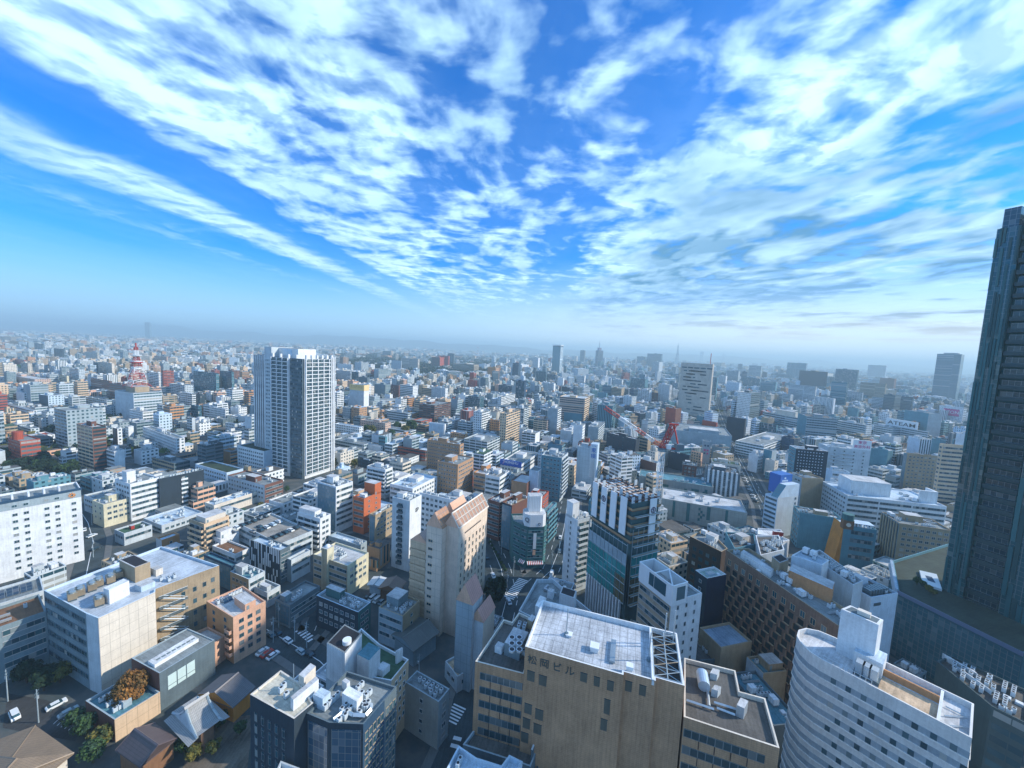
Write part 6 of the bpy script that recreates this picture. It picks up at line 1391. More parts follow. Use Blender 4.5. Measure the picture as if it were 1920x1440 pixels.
def strips(i, L, col1, n, z1):
    M, _ = b.side(i); mb = MB(); mb.box(.05, -.1, 2, L - .05, 0, z1, 'curtain', (.006, .07, .072))
    z = 0
    for k in range(n):
        x = L * k / n; zz0 = 0
        while zz0 < z1 - 4:
            l = rn.uniform(8, 34); d_ = rn.uniform(.15, .55)
            if rn.random() < .6: mb.box(x + .05, -.1 - d_, zz0 + 2, x + L / n - .15, -.1, min(z1, zz0 + l), 'paint', rn.choice([(.012, .09, .10), (.025, .12, .13), (.008, .06, .065)]), bottom=True)
            zz0 += l
    b.part('glass_strips', mb, M)
strips(0, 6, 0, 7, hD); 
M, L = b.side(2)
for r in range(int(hD / 4.2)): b.add('sky_terrace', cached(('sky_terrace', 1), lambda m: (m.box(.2, -1.5, 0, 8.8, 0, 1.5, 'paint', (.02, .05, .055), bottom=True), m.box(.6, -.1, 1.5, 8.2, 0, 3.6, 'curtain', (.01, .03, .035)))), M @ T_(0, 0, hD - 5 - r * 4.2))
strips(4, 33.0, 0, 24, hD + 2)
mb = MB(); mb.box(1, .3, hD - .9, 5, 8, hD + 7, 'curtain', (.02, .05, .06)); mb.box(7, 3, hD - .9, 44, 22, hD + 6, 'plain', (.02, .05, .06)); b.part('crown', mb); b.done(); DT = b
# ================================================================ lettering
def lettering(body, size, M, parent, col, depth=.05, sx=1.0, name='sign_lettering', align='CENTER'):
    cu = bpy.data.curves.new(name, 'FONT'); cu.body = body; cu.size = size; cu.extrude = depth; cu.align_x = align; cu.align_y = 'CENTER'; cu.resolution_u = 3
    cu.offset = .006 * size
    o = bpy.data.objects.new(name, cu); COL.objects.link(o); bpy.context.view_layer.update()
    me = bpy.data.meshes.new_from_object(o.evaluated_get(bpy.context.evaluated_depsgraph_get())); bpy.data.objects.remove(o); bpy.data.curves.remove(cu)
    me.materials.clear(); me.materials.append(MATS['sign']); me.name = name
    if not me.uv_layers: me.uv_layers.new(name='UV')
    me.uv_layers[0].name = 'UV'
    ca = me.color_attributes.new('Col', 'FLOAT_COLOR', 'CORNER'); c = cc(col); ca.data.foreach_set('color', list(c) * len(ca.data))
    o = bpy.data.objects.new(name, me); COL.objects.link(o); o.parent = parent; o.matrix_local = M @ Matrix.Rotation(R_(90), 4, 'X') @ Matrix.Diagonal((sx, 1, 1, 1)); return o
m_, t_n, b_n = new_mat('sign'); t_n.put(b_n.inputs['Base Color'], t_n.n('ShaderNodeVertexColor', layer_name='Col').outputs[0]); b_n.inputs['Roughness'].default_value = .5
# dark characters on the brown block
M, L = MAT.side(0)
for k, ch in enumerate('松岡ビル'): lettering(ch, 2.3, M @ T_(L * (.085 + k * .132), -.06, hm - 2.9), MAT.root, (.05, .07, .07))
# blue roof sign
M, L = HSIGN.side(3); mb = MB(); mb.box(-.3, -.7, HSIGN.h - 3, L + .3, -.2, HSIGN.h + 2.4, 'paint', (.01, .10, .50), bottom=True); s_ = HSIGN.part('sign_board', mb, M)
lettering('HONSHU', 3.4, T_(L * .52, -.75, HSIGN.h + .4), s_, 'W'); mb = MB(); mb.bar((L * .13, -.78, HSIGN.h - 1.6), (L * .21, -.78, HSIGN.h + 1.9), .25, 'paint', (.6, .35, .5)); mb.bar((L * .12, -.78, HSIGN.h + 1.2), (L * .19, -.78, HSIGN.h + 1.4), .2, 'paint', 'L'); mb.obj('sign_mark', s_); lettering('NAGOYA OFFICE', 1.5, T_(L * .58, -.75, HSIGN.h - 2.0), s_, 'L') if False else None
# yellow roof sign
M, L = YSIGN.side(3); mb = MB(); mb.box(0, -.3, YSIGN.h - 9, L, .3, YSIGN.h + .6, 'paint', (.75, .55, .22), bottom=True); s_ = YSIGN.part('sign_board', mb, M)
lettering('名古屋本店', L * .17, T_(L * .5, -.35, YSIGN.h - 3.2), s_, (.45, .30, .12))
M, L = YSIGN.side(0); mb = MB(); mb.box(0, -.3, YSIGN.h - 9, L, .3, YSIGN.h + .6, 'paint', (.80, .60, .30), bottom=True); s_ = YSIGN.part('sign_board', mb, M)
# tall white hotel sign
M, L = TSB.side(0)
mb = MB(); mb.box(.2, -1.2, 6, 8.2, 4.5, TSB.h + 3.5, 'paint', 'L', 'roof', 'L', bottom=True); s_ = TSB.part('sign_tower', mb, M)
Mx = T_(0, 4.2, 0) @ Matrix.Rotation(R_(-90), 4, 'Z')
mb = MB(); mb.box(0, -.2, 12, 5.2, 0, TSB.h + 3, 'paint', 'W', bottom=True); mb.obj('sign_board', s_, T_(.2, 4.4, 0) @ Matrix.Rotation(R_(-90), 4, 'Z'))
for k, ch in enumerate('東横'): lettering(ch, 4.4, T_(-.05, 1.8, TSB.h - 1.8 - k * 5) @ Matrix.Rotation(R_(-90), 4, 'Z'), s_, (.02, .16, .50))
lettering('HOTEL', 1.3, T_(-.05, 1.8, TSB.h + 1.9) @ Matrix.Rotation(R_(-90), 4, 'Z'), s_, (.02, .16, .50))
# blue box sign, store signs
mb = MB(); gx = GABw * .5
for k in range(9): mb.box(gx + k * .62, GABD + .2, GAB.h + 8.4 + (k % 2) * .1, gx + k * .62 + .42, GABD + .3, GAB.h + 9.5, 'paint', 'L', bottom=True)
mb.box(gx + 2, GABD + .2, GAB.h + 10.2, gx + 3.4, GABD + .3, GAB.h + 11.3, 'paint', 'L', bottom=True); mb.obj('sign_lettering', BSIGN)
lettering('gp', 3.0, GPB.side(0)[0] @ T_(GPB.side(0)[1] * .62, -.06, GPB.h - 6), GPB.root, (.02, .03, .04))
M, L = ATM.side(3); mb = MB(); mb.box(L * .2, 3, ATM.h, L * .78, 5, ATM.h + 11, 'paint', 'W', bottom=True); s_ = ATM.part('sign_board', mb, M); lettering('ATEAM', 8, T_(L * .5, 2.9, ATM.h + 4.5), s_, 'black', sx=1.5)
M, L = AEO.side(3); mb = MB(); mb.box(L * .2, -.8, AEO.h - 19, L * .85, -.2, AEO.h - 5, 'paint', (.55, .04, .22), bottom=True); s_ = AEO.part('sign_board', mb, M); lettering('AEON', 9, T_(L * .53, -.9, AEO.h - 12), s_, 'W')
M, L = PINKB.side(0); mb = MB(); mb.box(L * .58, .2, PINKB.h, L + .2, .8, PINKB.h + 8.6, 'paint', 'W', bottom=True); s_ = PINKB.part('sign_board', mb, M)
lettering('東京', 3.3, T_(L * .79, .12, PINKB.h + 6.2), s_, 'pink'); lettering('美容外科', 3.1, T_(L * .79, .12, PINKB.h + 2.4), s_, 'pink')
lettering('Q', 3.2, CORN.side(6)[0] @ T_(1.5, 0, 0) if False else T_(-4.9, -1.1, h * 0 + 23 + 3.6) @ Matrix.Rotation(R_(-35), 4, 'Z'), CORN.root, (.05, .05, .08)) 
lettering('Lounge', 1.1, T_(1.2, -1.9, 23 + 1.5), CORN.root, (.05, .06, .10)) if False else None
for k, ch in enumerate('○'): lettering(ch, 1.9, T_(1.6, -1.88, 23 + 1.4), CORN.root, (.05, .05, .08))
for i_, (mm_, xx) in enumerate(((CON.side(3)[0], 1.0 + 1 * (CON.side(3)[1] - 5) / 3.2 + 1.7), (CON.side(0)[0], CON.side(0)[1] * .55 + 1.7))):
    mb = MB(); ring = [(1.15 * math.cos(a * math.pi / 8), -.06, 1.15 * math.sin(a * math.pi / 8)) for a in range(17)]
    for a_, c_ in zip(ring, ring[1:]): mb.bar(a_, c_, .13, 'paint', (.06, .05, .10))
    for z in (-.35, .35): mb.bar((-.8, -.06, z), (.8, -.06, z), .1, 'paint', (.06, .05, .10))
    mb.bar((0, -.06, -1.1), (0, -.06, 1.1), .1, 'paint', (.06, .05, .10)); mb.bar((-.9, -.06, -2.1), (.9, -.06, -2.1), .09, 'paint', (.2, .25, .3))
    mb.obj('company_emblem', CON.root, mm_ @ T_(xx, -1.62, CON.h - 3.5))
# coloured panels of the sign tower
M, L = STW.side(3)
for k, (f, z, cl) in enumerate(((.3, 4, 'M'), (.65, 4, 'M'), (.3, 9, 'pink'), (.65, 9, 'pink'), (.3, 12.5, 'M'), (.65, 12.5, 'pink'))):
    mb = MB(); mb.box(L * f - .1 * L, -.15, STW.h - z - 2, L * f + .12 * L, 0, STW.h - z, 'paint', cl, bottom=True); STW.part('sign_panel', mb, M)
# window dashes of the tall beige tower
M, L = BT.side(3); rn = random.Random(4); MD = {}
for r in range(17):
    z = BT.h - 9 - r * 5.6
    for k in range(rn.choice([1, 2, 3, 4]) if r > 2 else 5):
        ln = rn.choice([6, 10, 14, 20]) if r > 0 else L / 6; x = rn.uniform(3, max(4, L - ln - 3)) if r > 0 else 2 + k * L / 5
        BT.add('window_band', cached(('dash', ln), lambda m: m.box(0, -.3, 0, ln, 0, 2.0, 'glass', 'K', bottom=True)), M @ T_(x, 0, z))
BT.done()
mb = MB(); mb.cyl(8, 8, BT.h, BT.h + 18, .5, 'paint', 'red', 6); BT.part('antenna', mb)
# ---------------------------------------------------------------- masts and spires
def free_tower(t, x, yt, yb, wb, label, name='broadcast_tower', cat='tower', cols=('w',), platform=None, solid=0, n=16, wtop=.12, r=.3):
    X, YB = TP(t, x, yb); _, YT = TP(t, x, yt); Gp = at(X, YB, 0); dist = (Gp - CAMP).dot(Fv); hgt = (YB - YT) / FPX * dist; 
    rt = root(name, Gp.x, Gp.y, 0, label, cat); mb = MB(); w0 = wb / FPX * dist / TO[t][2] / 2
    zz = [hgt * (1 - (1 - k / n) ** 1.0) for k in range(n + 1)]
    def ww(f): return w0 * ((1 - f) ** 1.6 * (1 - wtop) + wtop)
    for k in range(n):
        a, c = ww(k / n), ww((k + 1) / n); z0, z1 = zz[k], zz[k + 1]; col = cols[k % len(cols)]; rr = max(r, w0 * .06)
        ca = [(a, a), (-a, a), (-a, -a), (a, -a)]; cb_ = [(c, c), (-c, c), (-c, -c), (c, -c)]
        for i in range(4):
            mb.bar((*ca[i], z0), (*cb_[i], z1), rr, 'paint', col); mb.bar((*ca[i], z0), (*cb_[(i + 1) % 4], z1), rr * .6, 'paint', col); mb.bar((*ca[i], z0), (*ca[(i + 1) % 4], z0), rr * .6, 'paint', col)
    mb.obj('lattice', rt); mb = MB(); mb.cyl(0, 0, hgt, hgt * 1.12, w0 * .06, 'paint', 'G', 6); mb.obj('antenna', rt)
    if platform:
        mb = MB(); 
        for f, s in platform: mb.box(-w0 * s, -w0 * s, hgt * f, w0 * s, w0 * s, hgt * (f + .06), 'paint', cols[0], bottom=True)
        mb.obj('deck', rt)
    return rt
free_tower(4, 274, 190, 345, 30, 'tall lattice television tower on the skyline left of the tall beige tower', platform=((.55, .5),), cols=('G',))
free_tower(4, 1594, 285, 350, 16, 'thin pale lattice mast far away on the right skyline', cols=('w',), n=8)
free_tower(4, 883, 255, 300, 8, 'small chimney like mast on the skyline right of the beige tower', cols=('G',), n=6)
free_tower(4, 620, 245, 330, 14, 'stubby observation mast with two decks right of the beige tower', platform=((.5, 1.2), (.75, 1.2)), cols=('G',), n=8)
free_tower(3, 382, 190, 280, 10, 'red and white banded mast above the distant woods', cols=('red', 'w'), n=8)
# spire tower
X, Y = TP(3, 1288, 365); Gp = at(X, Y, 0); ds = (Gp - CAMP).dot(Fv); s_ = ds / FPX
sp = root('skyscraper', Gp.x, Gp.y, R_(20), 'purple grey stepped skyscraper with a tall antenna spire on the skyline', 'skyscraper')
hh_ = 34 * s_; mb = MB(); mb.box(-5.5 * s_, -4 * s_, 0, 5.5 * s_, 4 * s_, hh_, 'f_g', (.25, .26, .34)); mb.box(-3 * s_, -3 * s_, hh_, 2 * s_, 3 * s_, hh_ + 5 * s_, 'plain', (.3, .3, .38)); mb.obj('wall', sp)
mb = MB(); mb.cyl(-1 * s_, 0, hh_ + 5 * s_, hh_ + 19 * s_, .7 * s_, 'metal', 'G', 8, .15 * s_); mb.cyl(-1 * s_, 0, hh_ + 11 * s_, hh_ + 12 * s_, 1.2 * s_, 'metal', 'G', 8); mb.obj('antenna', sp)
# glass tower with white crown
Gg, hg_ = height_from(3, 1005, 200, 425); P = Vector((Gg.x, Gg.y, 60)); wR_ = min(45, solve_len(P, R_(67), TP(3, 1026, 200)[0])); wL_ = min(70, solve_len(P, R_(157), TP(3, 940, 200)[0]))
b = Bd('skyscraper', Gg.x, Gg.y, R_(67), [(0, 0), (wR_, 0), (wR_, wL_), (0, wL_)], hg_, 'tall green blue glass tower with an open white crown on the skyline', 'skyscraper', ['L', 'E', 'E', (.12, .30, .36)], 'vccc', tier=2, roof='w', cop='W')
mb = MB(); mb.box(-.5, -.5, hg_ + .05, wR_ + .5, wL_ + .5, hg_ + 3, 'paint', 'K', bottom=True); mb.box(-1.5, -1.5, hg_ + 5, wR_ + 1.5, wL_ + 1.5, hg_ + 8, 'paint', 'W', bottom=True)
for k in range(6): mb.box(-.4, wL_ * k / 5 - 1, hg_, .6, wL_ * k / 5 + 1, hg_ + 5, 'paint', 'W')
b.part('crown', mb); b.done()
# lone hazy tower far left
Gt, ht = height_from(0, 271, 604, 636); b = Bd('skyscraper', Gt.x, Gt.y, R_(20), [(0, 0), (62, 0), (62, 50), (0, 50)], ht, 'lone hazy tower standing far away near the left horizon', 'skyscraper', 'G', 'gggg', tier=2); b.done()
# red and white radio mast on the office
mr = root('radio_mast', MASTB.X, MASTB.Y, MASTB.rz, 'red and white radio mast with round platforms on the big pale office', 'radio mast', z=MASTB.h + 6.1)
ms_ = 1.0; w0 = MASTB.w; d0 = MASTB.d; mx, my = MASTB.w * .5, MASTB.d * .55
mb = MB(); Z = (300) / 4 / FPX * ((Vector((MASTB.X, MASTB.Y, 0)) - CAMP).dot(Fv) + 8)
cs = ['red', 'W', 'red', 'W', 'red', 'W']
for k in range(12):
    f0, f1 = k / 12, (k + 1) / 12; a = 6.5 * (1 - f0) ** 1.5 + 1.4; c = 6.5 * (1 - f1) ** 1.5 + 1.4; col = ['red', 'W', 'red', 'red', 'W', 'W', 'red', 'red', 'red', 'W', 'W', 'red'][k]
    if k == 0: a = 11
    ca = [(mx + a, my + a), (mx - a, my + a), (mx - a, my - a), (mx + a, my - a)]; cb_ = [(mx + c, my + c), (mx - c, my + c), (mx - c, my - c), (mx + c, my - c)]
    for i in range(4):
        mb.bar((*ca[i], Z * f0), (*cb_[i], Z * f1), .3, 'paint', col); mb.bar((*ca[i], Z * f0), (*cb_[(i + 1) % 4], Z * f1), .13, 'paint', col); mb.bar((*cb_[i], Z * f1), (*cb_[(i + 1) % 4], Z * f1), .13, 'paint', col)
        mb.bar((*ca[(i + 1) % 4], Z * f0), (*cb_[i], Z * f1), .13, 'paint', col)
mb.obj('lattice', mr)
for f, r_, cl in ((.45, 5, 'W'), (.60, 6.5, 'red'), (.63, 5.5, 'W'), (.78, 5.5, 'w')):
    mb = MB(); mb.cyl(mx, my, Z * f, Z * f + 1.2, r_, 'paint', cl, 16); mb.obj('platform', mr)
mb = MB(); mb.cyl(mx, my, Z, Z * 1.1, .9, 'paint', 'red', 8); mb.obj('antenna', mr)
# ---------------------------------------------------------------- trees
def tree_mesh(key, cols, seed, n=1500, rad=4.0, hgt=8.0, leaf=.42, flat=1.0):
    rn = random.Random(seed); mb = MB(); cl = []
    for k in range(30):
        a = rn.uniform(0, 6.28); q = rn.uniform(-1, 1); rr = rad * .68 * math.sqrt(max(0, 1 - q * q)) * rn.uniform(.5, 1.0); z = hgt * (.60 + .24 * q); cl.append((rr * math.cos(a), rr * math.sin(a), z, rad * rn.uniform(.24, .40), rn.choice(cols)))
    for k in range(n):
        c = rn.choice(cl); v = Vector((rn.gauss(0, 1), rn.gauss(0, 1), rn.gauss(0, .8))).normalized() * c[3] * rn.uniform(.7, 1.08)
        p = Vector((c[0], c[1], c[2])) + v; s = leaf * rn.uniform(.6, 1.4); nrm = (v.normalized() + Vector((rn.gauss(0, .5), rn.gauss(0, .5), rn.gauss(0, .5) + .3))).normalized()
        a = nrm.orthogonal().normalized() * s; b2 = nrm.cross(a).normalized() * s * .8; q = cc(c[4]); f = rn.uniform(.7, 1.3)
        mb.face([p + a, p + b2, p - a, p - b2], 'leaf', (q[0] * f, q[1] * f, q[2] * f))
    return mb.mesh('crown')
def trunk_mesh(hgt, rad):
    mb = MB(); mb.cyl(0, 0, 0, hgt * .5, .3, 'plain', (.10, .07, .05), 8, .18, cap=False)
    for k in range(5):
        a = k * 1.26; mb.bar((0, 0, hgt * .3 + k * .2), (math.cos(a) * rad * .5, math.sin(a) * rad * .5, hgt * .66), .09, 'plain', (.10, .07, .05))
    return mb.mesh('trunk')
GR = [(.035, .075, .03), (.05, .10, .035), (.03, .06, .035)]; AU = [(.20, .10, .03), (.27, .13, .035), (.15, .09, .03), (.13, .11, .04)]; OL = [(.09, .10, .03), (.13, .12, .03), (.06, .08, .03)]; DK = [(.015, .035, .02), (.025, .045, .03)]
TM = {'g': [tree_mesh('g', GR, s) for s in (1, 2, 3)], 'a': [tree_mesh('a', AU, 4, 9000, leaf=.2)], 'o': [tree_mesh('o', OL, s) for s in (5, 6)], 'd': [tree_mesh('d', DK, 7, 2400), tree_mesh('d', DK, 8, 2400)]}
TRK = trunk_mesh(8, 4); TREES = []
def tree(p, kind, s, label, name='tree', group=None, sz=None, seed=0, z=0.0):
    r = root(name, p.x, p.y, random.uniform(0, 6.28), label, 'tree', group, z=p.z + z); ms = TM[kind]
    o = bpy.data.objects.new('crown', ms[seed % len(ms)]); COL.objects.link(o); o.parent = r
    o2 = bpy.data.objects.new('trunk', TRK); COL.objects.link(o2); o2.parent = r
    for q in (o, o2): q.scale = (s, s, sz or s)
    TREES.append((p.x, p.y, 4 * s)); return r
_p = A(11, 985, 600, 8); tree(Vector((_p.x, _p.y, 0)), 'a', 1.5, 'round autumn tree with rusty orange leaves between the dark hall and the tiled cube', 'autumn_tree', sz=1.65)
for i, (x, y, s, k, lb) in enumerate([(640, 960, .8, 'g', 'green tree right of the parked white cars at the bottom left'), (760, 1050, .8, 'o', 'olive tree with yellow tips left of the brown gable house'), (560, 900, .7, 'g', 'dark green tree behind the parked white cars'),
    (330, 620, 1.0, 'd', 'dark tree inside the shady courtyard left of the cream wall'), (200, 560, 1.0, 'd', 'leftmost dark tree in the shady courtyard'), (450, 560, .9, 'o', 'brownish tree in the shady courtyard nearest the cream wall'), (700, 1160, .8, 'g', 'green tree at the bottom edge left of the brown gable house'),
    (1660, 320, .6, 'g', 'bright green tree beside the peach apartment block'), (1620, 720, .5, 'o', 'small tree behind the grey temple roof'), (1730, 800, .55, 'o', 'small olive tree right of the grey temple roof'), (1650, 900, .5, 'g', 'low tree on the temple path'),
    (1380, 1080, .6, 'g', 'low green tree in front of the temple'), (1450, 1150, .6, 'o', 'yellowish low tree at the bottom edge near the temple'), (1800, 950, .5, 'g', 'low tree by the foot of the black office'), (1600, 1100, .55, 'o', 'low tree halfway down the temple garden'), (1250, 1120, .5, 'g', 'small tree by the timber wall of the gable house')]):
    tree(A(11, x, y, 0), k, s, lb, seed=i)
tree(A(8, 500, 1125, 0), 'd', 1.35, 'large dark tree at the foot of the pink hotel by the crossing', sz=1.7); tree(A(8, 545, 1060, 0), 'd', 1.0, 'dark tree behind the large one beside the pink hotel', seed=1, sz=1.4)
for i, (x, y, s) in enumerate([(1490, 840, 1.6), (1440, 860, 1.3), (1380, 830, 1.2), (1150, 850, 1.1), (1190, 860, 1.2), (1340, 890, 1.1)]): tree(A(2, x, y, 0), 'gog'[i % 3], s * 1.3, 'leafy tree among the school buildings right of the gridded tower', seed=i, group='trees in the school grounds')
tree(A(2, 915, 1110, 0), 'o', 1.2, 'olive tree left of the small cream house by the gridded tower'); tree(A(2, 1060, 1110, 0), 'o', 1.1, 'olive tree right of the small cream house by the gridded tower')
for i in range(9): tree(A(8, 475 + i * 14, 640 + i * 26, 0), 'g', .28, 'clipped round shrub on the median of the wide road', 'shrub', 'shrubs on the road median', seed=i)
for i, (x, y) in enumerate(((955, 1325), (1010, 1355), (1060, 1390), (1100, 1420))): tree(A(10, x, y, 26), 'g' if i < 2 else 'o', .42 - .03 * i, 'roof garden shrub beside the white pad on the glass podium', 'shrub', 'shrubs of the roof garden', seed=i)
tree(A(7, 355, 395, 0), 'o', .8, 'yellow green tree beside the car park by the brick striped office'); tree(A(7, 550, 250, 0), 'g', .6, 'low green tree between the brick striped office and the gridded tower')
for i in range(34):
    rr_ = random.Random(i); x = rr_.uniform(0, 600); y = rr_.uniform(1000, 1190); tree(A(1, x, y, 0), 'gd'[i % 2], rr_.uniform(.8, 1.3), 'dark garden tree among the low houses at the left edge', seed=i, group='trees among the low houses')
# distant woods : one mass
import numpy as np
rs = np.random.RandomState(5)
def far_wood(name, label, areas, nclump, cols, hw=9):
    V = []; Fs = []; Cl = []
    for (x0, y0, x1, y1, dens) in areas:
        for _ in range(int(nclump * dens)):
            x = rs.uniform(x0, x1); y = rs.uniform(y0, y1); p = at(x, y, 0); s = hw * rs.uniform(.7, 1.4); c = cols[rs.randint(len(cols))]
            for q in range(5):
                cx, cy, cz = p.x + rs.normal(0, s * .5), p.y + rs.normal(0, s * .5), hw * rs.uniform(.5, 1.2); k = len(V)
                a = rs.normal(0, 1, 3); a /= np.linalg.norm(a); a *= s * .8; bb = np.cross(a, rs.normal(0, 1, 3)); bb = bb / np.linalg.norm(bb) * s * .7
                c0 = np.array([cx, cy, cz])
                for w_ in (a, bb, -a, -bb): V.append(tuple(c0 + w_))
                Fs.append((k, k + 1, k + 2, k + 3)); f = rs.uniform(.7, 1.3); Cl += [(c[0] * f, c[1] * f, c[2] * f, 1)] * 4
    me = bpy.data.meshes.new(name); me.from_pydata(V, [], Fs); me.materials.append(MATS['leaf']); me.uv_layers.new(name='UV')
    me.color_attributes.new('Col', 'FLOAT_COLOR', 'CORNER').data.foreach_set('color', [k for c in Cl for k in c]); o = bpy.data.objects.new(name, me); COL.objects.link(o)
    return tag(o, label, 'woods', kind='stuff')
far_wood('distant_woods', 'dark belt of castle woods behind the gridded tower', [(632, 664, 770, 690, 1.2), (770, 682, 920, 707, 1.1), (800, 668, 1000, 690, .5), (790, 700, 890, 712, .5)], 2200, DK + [(.03, .05, .035)])
far_wood('street_greenery', 'small green clumps of garden and street trees scattered between the distant houses', [(0, 700, 640, 860, 1.0), (620, 720, 960, 800, .9), (900, 700, 1300, 800, .5), (1300, 740, 1750, 830, .4), (0, 640, 900, 700, .8)], 330, GR + OL + DK, hw=4.5)
# ---------------------------------------------------------------- small houses, temple
def gable_house(t, n_, l_, r_, h, ridge, label, roofc, wc, name='house', hip=False, eave=1.0, cat='house', mat='tiles', ax='x'):
    P, Lp, Rp = A(t, *n_, h), A(t, *l_, h), A(t, *r_, h); w_ = (Rp - P).length; d_ = (Lp - P).length; rz = math.atan2(Rp.y - P.y, Rp.x - P.x)
    rt = root(name, P.x, P.y, rz, label, cat); mb = MB(); e = eave; mb.box(e, e, 0, w_ - e, d_ - e, h, 'plain', wc); mb.obj('wall', rt); mb = MB()
    x0, x1, y0, y1 = 0, w_, 0, d_
    mb.box(x0, y0, h - .25, x1, y1, h, 'plain', roofc, bottom=True)
    if ax == 'x':
        ym = d_ / 2; i = min(w_ * .35, d_ / 2) if hip else .0; A0_, A1_ = (x0 + i, ym, h + ridge), (x1 - i, ym, h + ridge)
        mb.face([(x0, y0, h), (x1, y0, h), A1_, A0_], mat, roofc); mb.face([(x1, y1, h), (x0, y1, h), A0_, A1_], mat, roofc); mb.face([(x0, y1, h), (x0, y0, h), A0_], mat if hip else 'plain', roofc if hip else wc); mb.face([(x1, y0, h), (x1, y1, h), A1_], mat if hip else 'plain', roofc if hip else wc)
    else:
        xm = w_ / 2; i = min(d_ * .35, w_ / 2) if hip else .0; A0_, A1_ = (xm, y0 + i, h + ridge), (xm, y1 - i, h + ridge)
        mb.face([(x1, y0, h), (x1, y1, h), A1_, A0_], mat, roofc); mb.face([(x0, y1, h), (x0, y0, h), A0_, A1_], mat, roofc); mb.face([(x0, y0, h), (x1, y0, h), A0_], mat if hip else 'plain', roofc if hip else wc); mb.face([(x1, y1, h), (x0, y1, h), A1_], mat if hip else 'plain', roofc if hip else wc)
    mb.bar(A0_, A1_, .22, 'paint', (roofc if not isinstance(roofc, str) else 'G')); o = mb.obj('roof', rt)
    c, s = math.cos(rz), math.sin(rz); BLD.append(dict(poly=[(P.x + a * c - b_ * s, P.y + a * s + b_ * c) for a, b_ in ((0, 0), (w_, 0), (w_, d_), (0, d_))], h=h, label=label, bd=None)); return rt, w_, d_, h
gable_house(11, (480, 1190), (-60, 1000), (550, 1075), 6, 4.5, 'wide beige hip roofed house in the bottom left corner', (.24, .18, .13), 'C', hip=True) if False else None
def poly_house(t, eaves, ridge, h, hr_, label, roofc, wc, name='house', cat='house', mat='tiles'):
    """eaves: four picture points counter clockwise, ridge: two picture points (first beside eave edge 3-0)"""
    E_ = [A(t, *e, h) for e in eaves]; Rg = [A(t, *q, hr_) for q in ridge]; rt = root(name, E_[0].x, E_[0].y, 0, label, cat); o_ = Vector((E_[0].x, E_[0].y, 0))
    e = [tuple((q - o_)) for q in E_]; r0, r1 = [tuple(q - o_) for q in Rg]; cen = sum((Vector(q) for q in e), Vector()) / 4
    ins_ = [(cen.x + (q[0] - cen.x) * .86, cen.y + (q[1] - cen.y) * .86) for q in e]; mb = MB(); mb.prism(ins_, 0, h - .2, 'plain', wc); mb.obj('wall', rt)
    mb = MB(); mb.prism([(q[0], q[1]) for q in e], h - .35, h - .05, 'plain', roofc, bottom=True)
    mb.face([e[0], e[1], r1, r0], mat, roofc); mb.face([e[2], e[3], r0, r1], mat, roofc); mb.face([e[1], e[2], r1], mat, roofc); mb.face([e[3], e[0], r0], mat, roofc)
    mb.bar(r0, r1, .2, 'paint', roofc)
    for a_, c_ in ((e[0], r0), (e[1], r1), (e[2], r1), (e[3], r0)): mb.bar(a_, c_, .12, 'paint', roofc)
    mb.obj('roof', rt); BLD.append(dict(poly=[(q.x, q.y) for q in E_], h=h, label=label, bd=None)); return rt, e, r0, r1
poly_house(11, [(70, 1480), (555, 1085), (265, 880), (-260, 1080)], [(125, 1130), (-60, 1330)][::1], 6, 9.5, 'wide beige hip roofed house in the bottom left corner', (.25, .19, .13), 'C')
rt_, e_, r0_, r1_ = poly_house(11, [(865, 1065), (1050, 1195), (1330, 975), (1165, 862)], [(1010, 905), (1187, 1030)], 6.0, 9.5, 'brown gabled house with a timber wall beside the temple', (.13, .10, .10), 'rust')
gable_house(11, (1745, 750), (1560, 590), (1920, 590), 6, 2.8, 'grey tiled temple gate house right of the temple roof', (.15, .15, .16), 'orange', ax='x')
gable_house(12, (1500, 330), (1330, 200), (1700, 180), 7, 2.0, 'low dark tiled house below the gabled pink hotel', (.13, .15, .15), 'g')
gable_house(7, (1390, 1000), (1250, 955), (1450, 920), 7, 2.0, 'low house with a rusty corrugated roof behind the parked vans', (.22, .17, .14), 'rust')
gable_house(7, (1260, 960), (1165, 930), (1310, 895), 6, .5, 'low shed with a white flat roof beside the rusty corrugated roof', 'W', 'w')
